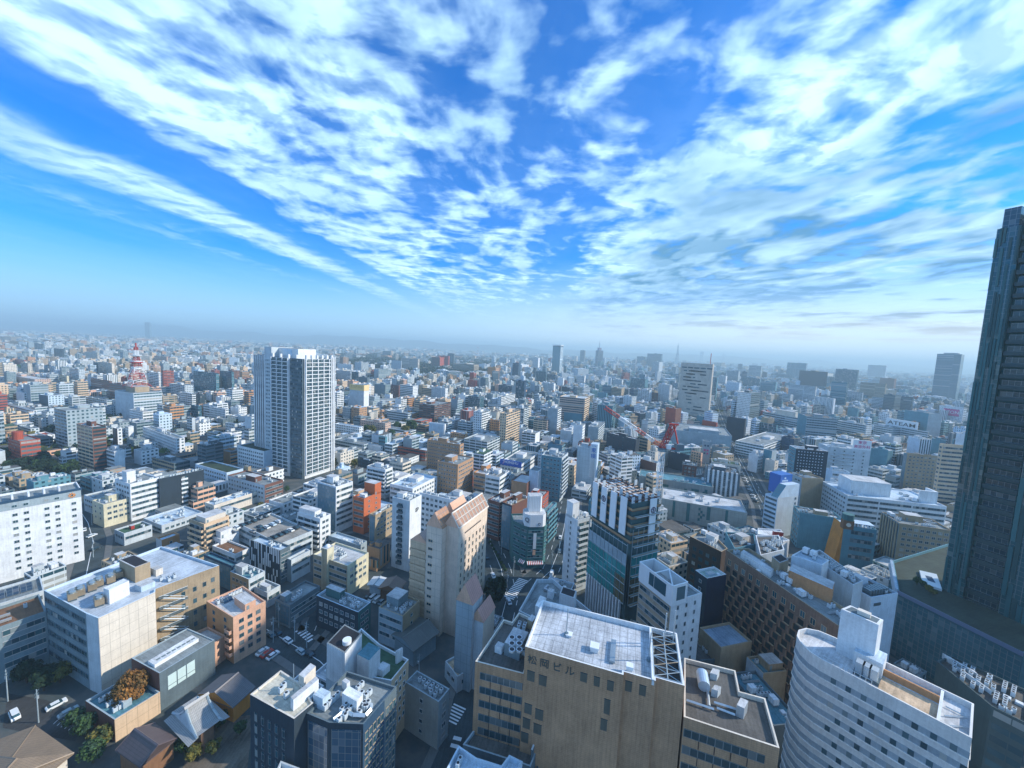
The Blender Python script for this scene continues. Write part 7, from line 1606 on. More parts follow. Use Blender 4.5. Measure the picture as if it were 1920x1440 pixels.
# temple hall with an upswept grey roof
P = A(11, 1480, 985, 7); Lp = A(11, 1300, 790, 7); Rp = A(11, 1665, 850, 7); w_ = (Rp - P).length * 1.0; d_ = (Lp - P).length; rz = math.atan2(Rp.y - P.y, Rp.x - P.x)
tp = root('temple_hall', P.x, P.y, rz, 'temple hall with a steep pale grey tiled roof and upturned eaves', 'temple'); mb = MB(); mb.box(1.4, 1.4, 0, w_ - 1.4, d_ - 1.4, 7, 'plain', (.25, .15, .10)); mb.obj('wall', tp)
mb = MB(); ym = d_ * .5; prof = [(0, 7.0), (.12, 7.5), (.30, 8.7), (.45, 10.6), (.5, 12.0)]
for k in range(4):
    (f0, z0), (f1, z1) = prof[k], prof[k + 1]; g0, g1 = 0.0 + .9 * f0, .9 * f1; up0, up1 = (.7 if k == 0 else 0), 0
    mb.face([(g0, f0 * d_, z0 + up0), (w_ - g0, f0 * d_, z0 + up0), (w_ - g1, f1 * d_, z1), (g1, f1 * d_, z1)], 'tiles', 'tile'); mb.face([(w_ - g0, d_ - f0 * d_, z0 + up0), (g0, d_ - f0 * d_, z0 + up0), (g1, d_ - f1 * d_, z1), (w_ - g1, d_ - f1 * d_, z1)], 'tiles', 'tile')
    mb.face([(g0, d_ - f0 * d_, z0), (g0, f0 * d_, z0), (g1, f1 * d_, z1), (g1, d_ - f1 * d_, z1)], 'plain', 'w'); mb.face([(w_ - g0, f0 * d_, z0), (w_ - g0, d_ - f0 * d_, z0), (w_ - g1, d_ - f1 * d_, z1), (w_ - g1, f1 * d_, z1)], 'plain', 'w')
mb.bar((0, ym, 12.1), (w_, ym, 12.1), .35, 'paint', 'tile')
for s_x in (0, w_):
    for k in range(4):
        (f0, z0), (f1, z1) = prof[k], prof[k + 1]; xx = .9 * f0 if s_x == 0 else w_ - .9 * f0; x2 = .9 * f1 if s_x == 0 else w_ - .9 * f1
        mb.bar((xx, f0 * d_, z0 + .4), (x2, f1 * d_, z1 + .2), .22, 'paint', 'G'); mb.bar((xx, d_ - f0 * d_, z0 + .4), (x2, d_ - f1 * d_, z1 + .2), .22, 'paint', 'G')
mb.face([(-2, 0, 6.6), (0, 0, 7.1), (0, d_, 7.1), (-2, d_, 6.6)], 'tiles', 'tile'); mb.face([(w_, 0, 7.1), (w_ + 2, 0, 6.6), (w_ + 2, d_, 6.6), (w_, d_, 7.1)], 'tiles', 'tile')
mb.obj('roof', tp); BLD.append(dict(poly=[(P.x, P.y), (Rp.x, Rp.y), (Rp.x + Lp.x - P.x, Rp.y + Lp.y - P.y), (Lp.x, Lp.y)], h=7, label='temple', bd=None))
# ---------------------------------------------------------------- ground, roads, markings
def sheet(name, pts, z, col, mat='roof', kind='structure'):
    mb = MB(); mb.face([(p.x, p.y, z) for p in pts], mat, col); o = mb.obj(name); o['kind'] = kind; return o
m_, t_n, b_n = new_mat('groundmat'); g_ = t_n.n('ShaderNodeTexCoord').outputs['Object']
n1 = t_n.noise(g_, .012, 6, .65); n2 = t_n.noise(g_, .09, 4, .6); n3 = t_n.noise(g_, .9, 3, .6)
gc = t_n.ramp(n2, [(.30, (.035, .06, .065, 1)), (.48, (.065, .085, .09, 1)), (.62, (.12, .125, .12, 1)), (.75, (.06, .09, .06, 1))]); gc = t_n.mix(t_n.m('MULTIPLY', n3, .4), gc, (.03, .035, .035, 1)); t_n.put(b_n.inputs['Base Color'], gc); b_n.inputs['Roughness'].default_value = .95
mb = MB(); mb.face([(-14000, -300, 0), (14000, -300, 0), (14000, 16000, 0), (-14000, 16000, 0)], 'groundmat', 'D'); o = mb.obj('ground'); o['kind'] = 'structure'
ROADS = []; PAVE = []
def road(t, pts, w, label=None, lanes=True, z=.004):
    P_ = [A(t, x, y, 0) for x, y in pts]; L_, R2 = [], []
    for i, p in enumerate(P_):
        d = (P_[min(i + 1, len(P_) - 1)] - P_[max(i - 1, 0)]).normalized(); n = Vector((-d.y, d.x, 0)); L_.append(p + n * w / 2); R2.append(p - n * w / 2)
    mb = MB(); mk = MB(); sw = MB()
    for i in range(len(P_) - 1):
        mb.face([(R2[i].x, R2[i].y, z), (R2[i + 1].x, R2[i + 1].y, z), (L_[i + 1].x, L_[i + 1].y, z), (L_[i].x, L_[i].y, z)], 'roof', (.05, .075, .085)); ROADS.append([(q.x, q.y) for q in (R2[i], R2[i + 1], L_[i + 1], L_[i])])
        d = (P_[i + 1] - P_[i]); l = d.length; d.normalize(); n = Vector((-d.y, d.x, 0)); k = 0.0
        for s_, a_, c_ in ((1, L_[i], L_[i + 1]), (-1, R2[i], R2[i + 1])):
            q_ = [a_, c_, c_ + n * s_ * 2.6, a_ + n * s_ * 2.6]; q_ = q_ if s_ < 0 else q_[::1]
            nn_p = max(1, int((c_ - a_).length / 5)); PAVE.append([a_, c_, n * s_ * 2.6, nn_p, len(ROADS), id(P_)])
        if lanes:
            for off in ([-w / 4, 0, w / 4] if w > 14 else [0]):
                k = 0.0
                while k < l - 3:
                    e_ = min(k + (l if off == 0 else 5), l); a_, c_ = P_[i] + d * k + n * off, P_[i] + d * e_ + n * off; q = n * .12
                    if not any(pit(*((a_ + c_) / 2)[:2], q4) for q4 in ROADS[:-1 - i]): mk.face([((a_ - q).x, (a_ - q).y, z + .004), ((c_ - q).x, (c_ - q).y, z + .004), ((c_ + q).x, (c_ + q).y, z + .004), ((a_ + q).x, (a_ + q).y, z + .004)], 'paint', 'W')
                    k = e_ + 5
    o = mb.obj('road'); o['kind'] = 'structure'
    if lanes and mk.f: o = mk.obj('road_markings'); o['kind'] = 'structure'
def zebra(t, a, c, wdt, n):
    P_, Q = A(t, *a, 0), A(t, *c, 0); d = Q - P_; l = d.length; d.normalize(); nn = Vector((-d.y, d.x, 0)); mk = MB(); s = l / (2 * n - 1)
    for k in range(n):
        p0_, p1_ = P_ + d * (2 * k * s), P_ + d * (2 * k * s + s); u = nn * wdt / 2
        mk.face([((p0_ - u).x, (p0_ - u).y, .012), ((p1_ - u).x, (p1_ - u).y, .012), ((p1_ + u).x, (p1_ + u).y, .012), ((p0_ + u).x, (p0_ + u).y, .012)], 'paint', 'W')
    o = mk.obj('zebra_crossing'); o['kind'] = 'structure'
road(8, [(560, 1200), (600, 1050), (560, 830), (480, 640), (470, 500)], 20); road(8, [(620, 1150), (800, 960), (930, 840), (990, 690), (1030, 520), (1060, 300)], 17, z=.006)
zebra(8, (725, 905), (615, 1045), 5, 13)
road(12, [(1700, 1350), (1860, 950), (1900, 700), (1960, 520)], 9, z=.005, lanes=False); zebra(12, (1780, 860), (1850, 730), 4, 6) if False else zebra(13, (175, 855), (250, 735), 4.5, 6); zebra(13, (205, 1050), (235, 965), 2.5, 2)
road(12, [(400, 160), (640, 300), (800, 400), (860, 460)], 11); road(12, [(640, 300), (760, 170), (800, 60)], 8, z=.007); zebra(12, (640, 160), (740, 240), 3, 6)
road(6, [(640, 900), (700, 620), (660, 480), (560, 330)], 10); road(7, [(540, 300), (760, 200), (1080, 60)], 12); road(7, [(880, 600), (1040, 580), (1330, 680), (1400, 800)], 8, z=.007, lanes=False)
road(9, [(1180, 850), (1130, 640), (1040, 480), (970, 330), (900, 200), (820, 30)], 15, z=.005); road(4, [(720, 960), (650, 820), (600, 700), (560, 560)], 18, z=.007)
road(1, [(700, 1180), (640, 1100), (1500, 1000), (1560, 900)], 10, z=.005)
sheet('car_park', ZP([(20, 900), (560, 1000), (640, 830), (350, 690), (60, 640)], 11, 0), .003, (.05, .055, .06)); sheet('temple_yard', ZP([(1350, 1250), (1850, 1250), (1900, 800), (1500, 850)], 11, 0), .003, (.17, .15, .12))
mk = MB()
for k in range(6):
    a_, c_ = A(11, 400 + k * 28, 870 + k * 12, 0), A(11, 500 + k * 28, 780 + k * 12, 0); d = (c_ - a_).normalized(); q = Vector((-d.y, d.x, 0)) * .08
    mk.face([((a_ - q).x, (a_ - q).y, .008), ((c_ - q).x, (c_ - q).y, .008), ((c_ + q).x, (c_ + q).y, .008), ((a_ + q).x, (a_ + q).y, .008)], 'paint', 'W')
o = mk.obj('parking_lines'); o['kind'] = 'structure'
sw = MB()
for a_, c_, off_, nn_p, nr_, _id in PAVE:
    for k in range(nn_p):
        p0_, p1_ = a_.lerp(c_, k / nn_p), a_.lerp(c_, (k + 1) / nn_p); mid = (p0_ + p1_) / 2 + off_ * .5
        if any(pit(mid.x, mid.y, q4) for q4 in ROADS): continue
        pl_ = [(v.x, v.y) for v in (p0_, p1_, p1_ + off_, p0_ + off_)]; ar = sum(pl_[j][0] * pl_[(j + 1) % 4][1] - pl_[(j + 1) % 4][0] * pl_[j][1] for j in range(4)); sw.prism(pl_ if ar > 0 else pl_[::-1], 0, .13, 'plain', (.15, .16, .16))
o = sw.obj('pavement'); o['kind'] = 'structure'
# ---------------------------------------------------------------- cars
CARM = {}
def car_meshes(col, van):
    key = (col, van)
    if key not in CARM:
        L_, Wd = (4.7, 1.8) if van else (4.3, 1.75); zr = 1.9 if van else 1.42
        body = MB(); pr = [(0, .35), (L_, .35), (L_, .85), (L_ - .25, 1.0 if not van else 1.15), (.25, 1.0 if not van else 1.2), (0, .8)]
        for i in range(6):
            a, c = pr[i], pr[(i + 1) % 6]; body.face([(a[0], Wd, a[1]), (c[0], Wd, c[1]), (c[0], 0, c[1]), (a[0], 0, a[1])], 'paint', col)
        body.face([(p[0], 0, p[1]) for p in pr], 'paint', col); body.face([(p[0], Wd, p[1]) for p in pr[::-1]], 'paint', col)
        x0, x1, x2, x3 = (.15, .5, 3.7, 4.3) if van else (.35, 1.0, 2.7, 3.4); z0 = pr[4][1]
        gl = MB(); ws = .12
        for y, s in ((ws, 0), (Wd - ws, 1)):
            f = [(x0, y, z0), (x3, y, z0 if not van else z0), (x2, y + (.12 if s == 0 else -.12), zr), (x1, y + (.12 if s == 0 else -.12), zr)]; gl.face(f if s == 0 else f[::-1], 'glass', 'K')
        gl.face([(x3, ws, z0), (x3, Wd - ws, z0), (x2, Wd - ws - .12, zr), (x2, ws + .12, zr)], 'glass', 'K'); gl.face([(x0, Wd - ws, z0), (x0, ws, z0), (x1, ws + .12, zr), (x1, Wd - ws - .12, zr)], 'glass', 'K')
        rf = MB(); rf.box(x1 - .03, ws + .1, zr - .02, x2 + .03, Wd - ws - .1, zr + .05, 'paint', col, bottom=True)
        wh = MB()
        for i in range(12):
            a, c = 2 * math.pi * i / 12, 2 * math.pi * (i + 1) / 12; wh.face([(.32 * math.cos(a), 0, .32 * math.sin(a)), (.32 * math.cos(c), 0, .32 * math.sin(c)), (.32 * math.cos(c), .2, .32 * math.sin(c)), (.32 * math.cos(a), .2, .32 * math.sin(a))], 'plain', 'K')
        for y in (0, .2): wh.face([(.32 * math.cos(2 * math.pi * i / 12), y, .32 * math.sin(2 * math.pi * i / 12)) for i in range(12)], 'plain', 'D')
        CARM[key] = (body.mesh('body'), gl.mesh('windows'), rf.mesh('roof'), wh.mesh('wheel'), L_, Wd)
    return CARM[key]
def car(p, ang, col, label, van=False, group=None, cat=None, z=0):
    bo, gl, rf, wh, L_, Wd = car_meshes(col, van); r = root('parked_van' if van else 'parked_car', p.x, p.y, ang, label, cat or ('van' if van else 'car'), group, z=p.z + z)
    for n, me in (('body', bo), ('windows', gl), ('roof', rf)):
        o = bpy.data.objects.new(n, me); COL.objects.link(o); o.parent = r
    for x in (.8, L_ - .85):
        for y in (-.03, Wd - .17): o = bpy.data.objects.new('wheel', wh); COL.objects.link(o); o.parent = r; o.location = (x, y, .32)
zp = PARK.zr; CN = {'W': 'white', 'K': 'black', 'G': 'silver', 'M': 'navy', 'red': 'red', 'L': 'pale blue', 'D': 'grey'}
rows = [((205, 525), (420, 440), 8, 'WKKKKKKW', 'along the back rail'), ((330, 560), (380, 520), 2, 'KK', 'in the middle row, nearest the stair'), ((385, 545), (520, 480), 8, 'KWLWWLWW', 'in the middle row'), ((450, 615), (690, 510), 10, 'KKKKWKKMKK', 'along the front rail')]
for (a, c, n, cl, lb) in rows:
    n = min(n, max(2, int((A(7, *a, zp) - A(7, *c, zp)).length / 2.35)))
    for k in range(n):
        f = k / max(1, n - 1); p = A(7, a[0] + (c[0] - a[0]) * f, a[1] + (c[1] - a[1]) * f, zp); car(Vector((p.x, p.y, zp)), R_(154), cl[k], '%s car on the parking deck, %s' % (CN[cl[k]], lb), group='cars on the parking deck ' + lb)
car(A(11, 160, 830, 0), R_(150), 'W', 'white boxy van at the left of the bottom left car park', True); car(A(11, 350, 790, 0), R_(62), 'W', 'white car left of the two in the marked bays at the bottom left'); car(A(11, 440, 850, 0), R_(62), 'G', 'silver car right of the two in the marked bays at the bottom left')
car(A(12, 335, 375, 0), R_(66), 'W', 'white car left of the red car by the peach block'); car(A(12, 370, 390, 0), R_(66), 'red', 'red car between two white cars by the peach block'); car(A(12, 415, 405, 0), R_(66), 'W', 'white car right of the red car by the peach block')
for k, (x, y, cl) in enumerate(((1150, 1060, 'K'), (1180, 1080, 'W'), (1215, 1095, 'W'), (1255, 1110, 'G'))): car(A(7, x, y, 0), R_(66), cl, ['black car leftmost of four behind the grey concrete office', 'white van second of four behind the grey concrete office', 'white van third of four behind the grey concrete office', 'silver van rightmost of four behind the grey concrete office'][k], k > 0)
car(A(7, 1250, 735, 0), R_(155), 'W', 'white van in the car park left of the slim white hotel', True); car(A(7, 1210, 775, 0), R_(155), 'K', 'black car in the car park left of the slim white hotel'); car(A(7, 1220, 720, 0), R_(155), 'blue', 'blue van in the car park left of the slim white hotel', True)
for k in range(8): car(A(7, 400 + k * 24, 365 - k * 8, 0), R_(150), 'WGWDWWGW'[k], '%s car in the ground car park by the brick striped office' % CN['WGWDWWGW'[k]], group='cars in the ground car park')
car(A(8, 945, 890, 0), R_(75), 'W', 'white van waiting at the crossing', True); car(A(8, 1010, 610, 0), R_(80), 'W', 'white car driving up the narrow road in the centre'); car(A(8, 1005, 715, 0), R_(80), 'G', 'silver car following the white car up the narrow road'); car(A(6, 650, 545, 0), R_(140), 'W', 'white car beside the cream low block')
for k in range(14): car(A(9, 900 + k * 13, 250 + k * 26, 0), R_(110), 'WKGWDW'[k % 6], '%s car on the straight avenue at the right' % CN['WKGWDW'[k % 6]], group='cars on the straight avenue')
def traffic(t, pts, ang, cols, what, grp):
    for k, (x, y) in enumerate(pts): car(A(t, x, y, 0), R_(ang), cols[k % len(cols)], '%s car on %s' % (CN[cols[k % len(cols)]], what), group=grp)
traffic(8, [(520, 900), (470, 760), (600, 990), (545, 720), (640, 1100)], 108, 'WKGKW', 'the wide road beside the pink hotel', 'cars on the wide road')
traffic(12, [(520, 200), (600, 260), (700, 345), (470, 215), (760, 360)], 150, 'KWGDK', 'the dark side street left of the white stair towers', 'cars on the dark side street')
traffic(4, [(700, 915), (665, 850), (640, 800), (622, 740), (690, 880), (650, 770)], 115, 'WKG', 'the far straight avenue near the beige tower', 'cars on the far avenue')
traffic(7, [(640, 255), (700, 225), (820, 175), (900, 140), (960, 105)], 60, 'GWKW', 'the road by the foot of the gridded tower', 'cars by the gridded tower')
traffic(6, [(690, 700), (662, 600)], 82, 'KWGW', 'the street right of the white hotel', 'cars right of the white hotel')
pm_ = MB(); pm_.cyl(0, 0, 0, 10.5, .17, 'plain', 'G', 8, .11); pmesh = pm_.mesh('pole'); pm_ = MB()
for z in (8.6, 9.6): pm_.box(-1.1, -.06, z, 1.1, .06, z + .12, 'metal', 'g', bottom=True)
pm_.cyl(.45, 0, 7.3, 8.2, .25, 'metal', 'w', 8); amesh = pm_.mesh('cross_arm')
for k, (t_, x, y) in enumerate([(6, 700, 740), (6, 690, 500), (12, 490, 150), (12, 610, 250), (12, 700, 300), (12, 450, 260), (12, 1540, 560), (8, 560, 720), (8, 650, 880), (8, 600, 1000), (8, 935, 830), (8, 990, 740), (11, 290, 860), (11, 60, 700), (9, 1090, 700), (9, 1060, 560)]):
    p = A(t_, x, y, 0); rp = root('utility_pole', p.x, p.y, k * .7, 'grey utility pole with two cross arms beside a street', 'utility pole', 'utility poles along the streets')
    for n_p, me_p in (('pole', pmesh), ('cross_arm', amesh)): o = bpy.data.objects.new(n_p, me_p); COL.objects.link(o); o.parent = rp
# ---------------------------------------------------------------- generated neighbours and the far city
def sat(p, q):
    for P_, Q_ in ((p, q), (q, p)):
        n = len(P_)
        for i in range(n):
            ex, ey = P_[(i + 1) % n][0] - P_[i][0], P_[(i + 1) % n][1] - P_[i][1]; nx, ny = -ey, ex
            a = [x * nx + y * ny for x, y in P_]; b_ = [x * nx + y * ny for x, y in Q_]
            if max(a) <= min(b_) or max(b_) <= min(a): return False
    return True
def bbox(p): return (min(x for x, _ in p), min(y for _, y in p), max(x for x, _ in p), max(y for _, y in p))
OCC = [(B_['poly'], bbox(B_['poly'])) for B_ in BLD] + [(r, bbox(r)) for r in ROADS]
# convex hull of concave footprints is what the test uses, which only keeps neighbours further away
YARD = [[(q.x, q.y) for q in ZP(pts, t, 0)] for t, pts in ((11, [(0, 920), (600, 1250), (1850, 1250), (1900, 780), (1500, 600), (640, 830), (320, 680), (0, 560)]), (8, [(460, 1160), (560, 830), (900, 880), (1010, 1020), (700, 1200)]), (13, [(130, 1200), (350, 700), (300, 600), (60, 900)]))]
OCC += [(r, bbox(r)) for r in YARD] + [([(x - r, y - r), (x + r, y - r), (x + r, y + r), (x - r, y + r)], (x - r, y - r, x + r, y + r)) for x, y, r in TREES]
INFO = []
for B_ in BLD:
    q = [proj((x, y, B_['h'])) for x, y in B_['poly']]; g = [proj((x, y, 0)) for x, y in B_['poly']]
    INFO.append((min(a[0] for a in q + g), max(a[0] for a in q + g), min(a[1] for a in q), max(a[1] for a in g), min(a[2] for a in g), B_))
rg = random.Random(21)
cellmap = {}
for i, (p, bb) in enumerate(OCC):
    for gx in range(int(bb[0] // 60), int(bb[2] // 60) + 1):
        for gy in range(int(bb[1] // 60), int(bb[3] // 60) + 1): cellmap.setdefault((gx, gy), []).append(i)
def free(poly, pad=0):
    bb = bbox(poly)
    for gx in range(int(bb[0] // 60), int(bb[2] // 60) + 1):
        for gy in range(int(bb[1] // 60), int(bb[3] // 60) + 1):
            for i in cellmap.get((gx, gy), ()):
                p, c = OCC[i]
                if c[0] < bb[2] and c[2] > bb[0] and c[1] < bb[3] and c[3] > bb[1] and sat(poly, p): return False
    return True
CAND = []
def hmax(poly):
    """tallest this lot may be without standing in front of a hand built neighbour"""
    c = (sum(x for x, _ in poly) / 4, sum(y for _, y in poly) / 4); g = [proj((x, y, 0)) for x, y in poly]; dn = min(a[2] for a in g)
    x0, x1 = min(a[0] for a in g), max(a[0] for a in g); lim = 60.0; yb_ = max(a[1] for a in g)
    for (a0, a1, yt, yb, dep, B_) in INFO:
        if dep > dn - 2 and a1 > x0 and a0 < x1 and yb < yb_ + 3:
            ylim = yb - (.22 if dep > 380 else .05) * (yb - yt)
            # height whose top projects to ylim
            z = 115 - (ylim - (655 + .047 * ((x0 + x1) / 2 - 960))) / FPX * dn
            lim = min(lim, max(z, 3.5))
    return lim
for zone, (yaw, x0, x1) in enumerate(((67, -900, 70), (24, 70, 900))):
    a = R_(yaw); ca, sa = math.cos(a), math.sin(a)
    for iu in range(-75, 75):
        for iv in range(-75, 75):
            bu, bv = iu * 19.0 + (iu // 3) * 7.0, iv * 17.0 + (iv // 3) * 6.0
            X, Y = bu * ca - bv * sa, bu * sa + bv * ca
            if Y < 60 or Y > 1150: continue
            xz = X - (Y * .06)
            if (zone == 0) != (xz < 70): continue
            pr_ = proj((X, Y, 0))
            if pr_[2] < 50 or pr_[0] < -160 or pr_[0] > 2080 or pr_[1] > 1560: continue
            w_ = rg.uniform(11, 17.5); d_ = rg.uniform(10, 15.5)
            P4 = [(X + u * ca - v * sa, Y + u * sa + v * ca) for u, v in ((0, 0), (w_, 0), (w_, d_), (0, d_))]
            if not free(P4):
                w_ *= .62; d_ *= .62; P4 = [(X + u * ca - v * sa, Y + u * sa + v * ca) for u, v in ((0, 0), (w_, 0), (w_, d_), (0, d_))]
                if not free(P4): continue
            hm_ = hmax(P4); dist = pr_[2]
            if dist < 300: hh = rg.choice([7, 9, 11, 13, 15])
            else: hh = rg.choice([6, 8, 10, 12, 15, 18, 22, 26, 30]) if rg.random() < .9 else rg.choice([34, 40])
            hh = min(hh, hm_)
            if hh < 3.4: continue
            g = [proj((x, y, z)) for x, y in P4 for z in (0, hh)]; area = (max(q[0] for q in g) - min(q[0] for q in g)) * (max(q[1] for q in g) - min(q[1] for q in g))
            CAND.append((area, X, Y, a, w_, d_, hh, pr_))
CAND.sort(key=lambda c: -c[0])
NIND = 150; print('hand', len(BLD), 'cand', len(CAND), 'individual', NIND)
FC = [('W', 'white', 5), ('w', 'pale grey', 5), ('G', 'grey', 3), ('g', 'dark grey', 1.2), ('C', 'cream', 1.6), ('b', 'beige', 1.6), ('t', 'brown', .7), ('L', 'pale blue', 1.5), ('R', 'brick red', .35), ('E', 'blue grey', .9), ('T', 'tan', .7), ('D', 'charcoal', .7)]
RC = [('roofg', 'grey', 4), ('roofw', 'white', 3), ('L', 'blue tinted', 1.2), ('green', 'green', .5), ('roofd', 'dark', 2)]
FCL = [('W', '', 5), ('w', '', 4), ('G', '', 2.4), ('g', '', 1.2), ('C', '', 3), ('b', '', 2.2), ('t', '', 1), ('T', '', 2), ('P', '', .9), ('R', '', .6), ('r', '', .5), ('L', '', 1.5), ('D', '', .8), ('o', '', .5)]
FCR = [('W', '', 3.4), ('w', '', 4), ('G', '', 3), ('g', '', 2.2), ('L', '', 3), ('E', '', 3.2), ('B', '', 1.6), ('M', '', 1.3), ('D', '', 1.6), ('b', '', 1.4), ('C', '', .9), ('t', '', .8), ('R', '', .45), ('T', '', .6)]
def wpick(l, r):
    v = r.uniform(0, sum(x[2] for x in l))
    for x in l:
        v -= x[2]
        if v <= 0: return x
    return l[-1]
SZ = lambda h: 'low' if h < 9 else ('mid rise' if h < 20 else 'tall')
STN = {'p': 'windowed', 'b': 'banded', 'a': 'balcony fronted', 'q': 'small windowed', 'v': 'striped', 'n': 'blank walled', 's': 'sparsely windowed'}
NEAR = [(((i[0] + i[1]) / 2, (i[2] + i[3]) / 2), i[5]['label'], i[4]) for i in INFO if i[5].get('bd')]
used = {}; seen = {}
def shorten(l):
    for s in (' with ', ' carrying ', ' wrapped ', ' topped ', ' clad ', ' whose ', ' that '):
        if s in l: l = l.split(s)[0]
    w_ = l.split(); return ' '.join(w_[:8])
LAB = [(sc_, shorten(lb), dp) for sc_, lb, dp in NEAR]
for idx, (area, X, Y, a, w_, d_, hh, pr_) in enumerate(CAND[:NIND]):
    r = random.Random(idx * 7 + 1); wc, wn, _ = wpick(FC, r); rc, rnm, _ = wpick(RC, r); st = r.choice(['pb', 'bb', 'pp', 'ap', 'aa', 'np', 'qb', 'bn', 'vp', 'sp'])
    near = sorted(LAB, key=lambda n: (n[0][0] - pr_[0]) ** 2 + (n[0][1] - pr_[1]) ** 2)[:6]; lab = None
    for fmt in ('%s %s %s block ', '%s %s %s block with a %s roof '):
        for sc_, lb, dp in near:
            dx_, dy_ = pr_[0] - sc_[0], pr_[1] - sc_[1]; rel = ('left of' if dx_ < 0 else 'right of') if abs(dx_) > abs(dy_) else ('below' if dy_ > 0 else 'above')
            head = (fmt % (SZ(hh), wn, STN[st[0]])) if fmt.count('%s') == 3 else (fmt % (SZ(hh), wn, STN[st[0]], rnm))
            L_ = head + rel + ' the ' + lb; L_ = ' '.join(L_.split()[:16])
            if L_ not in seen and len(L_.split()) >= 4: lab = L_; break
        if lab: break
    if not lab: lab = ' '.join((SZ(hh) + ' ' + wn + ' block at the ' + ('left' if pr_[0] < 640 else 'right' if pr_[0] > 1280 else 'centre') + ' with a ' + rnm + ' roof and wall number of floors ' + str(int(hh / 3))).split()[:16])
    seen[lab] = 1
    s4 = st[1] + 'p' + 'p' + st[0]
    b = Bd('city_building', X, Y, a, [(0, 0), (w_, 0), (w_, d_), (0, d_)], hh, lab, 'building', wc, s4, tier=2, roof=rc)
    ph = [(r.uniform(.15, .5), r.uniform(.2, .55), .3, .35, r.uniform(2.2, 3.2), wc)] if hh > 8 else []
    clutter(b, (5 if area > 1200 else 3), ph); b.done()
# everything smaller and further: one mesh
rest = [(X, Y, a, w_, d_, hh) for (_, X, Y, a, w_, d_, hh, _p) in CAND[NIND:]]
yy = 1130.0
def add_far():
    Y = 1100.0
    while Y < 12300:
        cell = 24 + (Y - 1100) * .011; half = Y * 1.45 + 100; n = int(2 * half / (cell * 1.25))
        for k in range(n):
            X = -half + (k + rg.random() * .5) * cell * 1.25; pr_ = proj((X, Y, 0))
            if pr_[0] < -30 or pr_[0] > 1960: continue
            if 632 < pr_[0] < 925 and 664 < pr_[1] < 708 and rg.random() < .85: continue
            v = rg.random(); hh = rg.uniform(6, 16) if v < .62 else (rg.uniform(14, 32) if v < .92 else rg.uniform(28, 52))
            if 1000 < pr_[0] < 1600 and Y > 1400 and rg.random() < .25: hh *= 1.6
            if pr_[0] < 620: hh *= .85
            kb = 1.0 if rg.random() < .86 else rg.uniform(1.5, 2.6)
            w_ = cell * rg.uniform(.4, .95) * kb; d_ = cell * rg.uniform(.35, .8) * kb; ang = R_(67 if rg.random() < .6 else 24) + rg.gauss(0, .05)
            P4 = [(X + u * math.cos(ang) - v2 * math.sin(ang), Y + u * math.sin(ang) + v2 * math.cos(ang)) for u, v2 in ((0, 0), (w_, 0), (w_, d_), (0, d_))]
            if Y < 2500 and not free(P4): continue
            if Y < 3200:
                hm_ = hmax(P4); hh = min(hh, hm_)
            rest.append((X, Y, ang, w_, d_, hh))
        Y += cell * 1.15
add_far(); print('far boxes', len(rest))
V = []; Fs = []; mi = []; UV = []; CL = []; mats = ['f_p', 'f_b', 'f_a', 'f_q', 'plain', 'roof', 'f_v']
for (X, Y, a, w_, d_, hh) in rest:
    wc = cc(wpick(FCR if (X + rg.gauss(0, Y * .12)) > Y * .02 else FCL, rg)[0]); rc = cc(wpick(RC, rg)[0]); st = rg.choice([0, 1, 2, 3, 1, 2, 6]); ca, sa = math.cos(a), math.sin(a)
    def addbox(x0, y0, x1, y1, z0, z1, st):
        P4 = [(X + u * ca - v * sa, Y + u * sa + v * ca) for u, v in ((x0, y0), (x1, y0), (x1, y1), (x0, y1))]; k = len(V)
        for p in P4: V.append((p[0], p[1], z0))
        for p in P4: V.append((p[0], p[1], z1))
        for i in range(4):
            j = (i + 1) % 4; Fs.append((k + i, k + j, k + 4 + j, k + 4 + i)); s2 = st if i in (0, 3) else rg.choice([0, st]); s2 = 4 if (i == 3 and rg.random() < .3) else s2
            mi.append(s2); l = (x1 - x0) if i % 2 == 0 else (y1 - y0); u0 = rg.randint(0, 40) * 6.4; UV.extend([u0, 0, u0 + l, 0, u0 + l, z1 - z0, u0, z1 - z0]); CL.extend(wc * 4)
        Fs.append((k + 4, k + 5, k + 6, k + 7)); mi.append(5); UV.extend([q for p in P4 for q in p]); CL.extend(rc * 4)
    addbox(0, 0, w_, d_, 0, hh, st)
    if hh > 7 and Y < 4000:
        fx, fy = rg.uniform(.1, .5), rg.uniform(.1, .5); addbox(w_ * fx, d_ * fy, w_ * (fx + rg.uniform(.2, .4)), d_ * (fy + rg.uniform(.2, .4)), hh, hh + rg.uniform(1.5, 3.8), 4)
        if Y < 1800: addbox(w_ * .06, d_ * .72, w_ * rg.uniform(.3, .5), d_ * .9, hh, hh + 1.1, 4)
        if Y < 1800 and rg.random() < .4: addbox(-w_ * .25, 0, 0, d_ * .7, 0, hh * rg.uniform(.35, .7), st)
me = bpy.data.meshes.new('distant_city'); me.from_pydata(V, [], Fs)
for n in mats: me.materials.append(MATS[n])
me.polygons.foreach_set('material_index', mi); me.uv_layers.new(name='UV').data.foreach_set('uv', UV); me.color_attributes.new('Col', 'FLOAT_COLOR', 'CORNER').data.foreach_set('color', CL); me.update()
o = bpy.data.objects.new('distant_city', me); COL.objects.link(o); tag(o, 'mass of small buildings spreading to the horizon beyond the nearer blocks', 'city', kind='stuff')
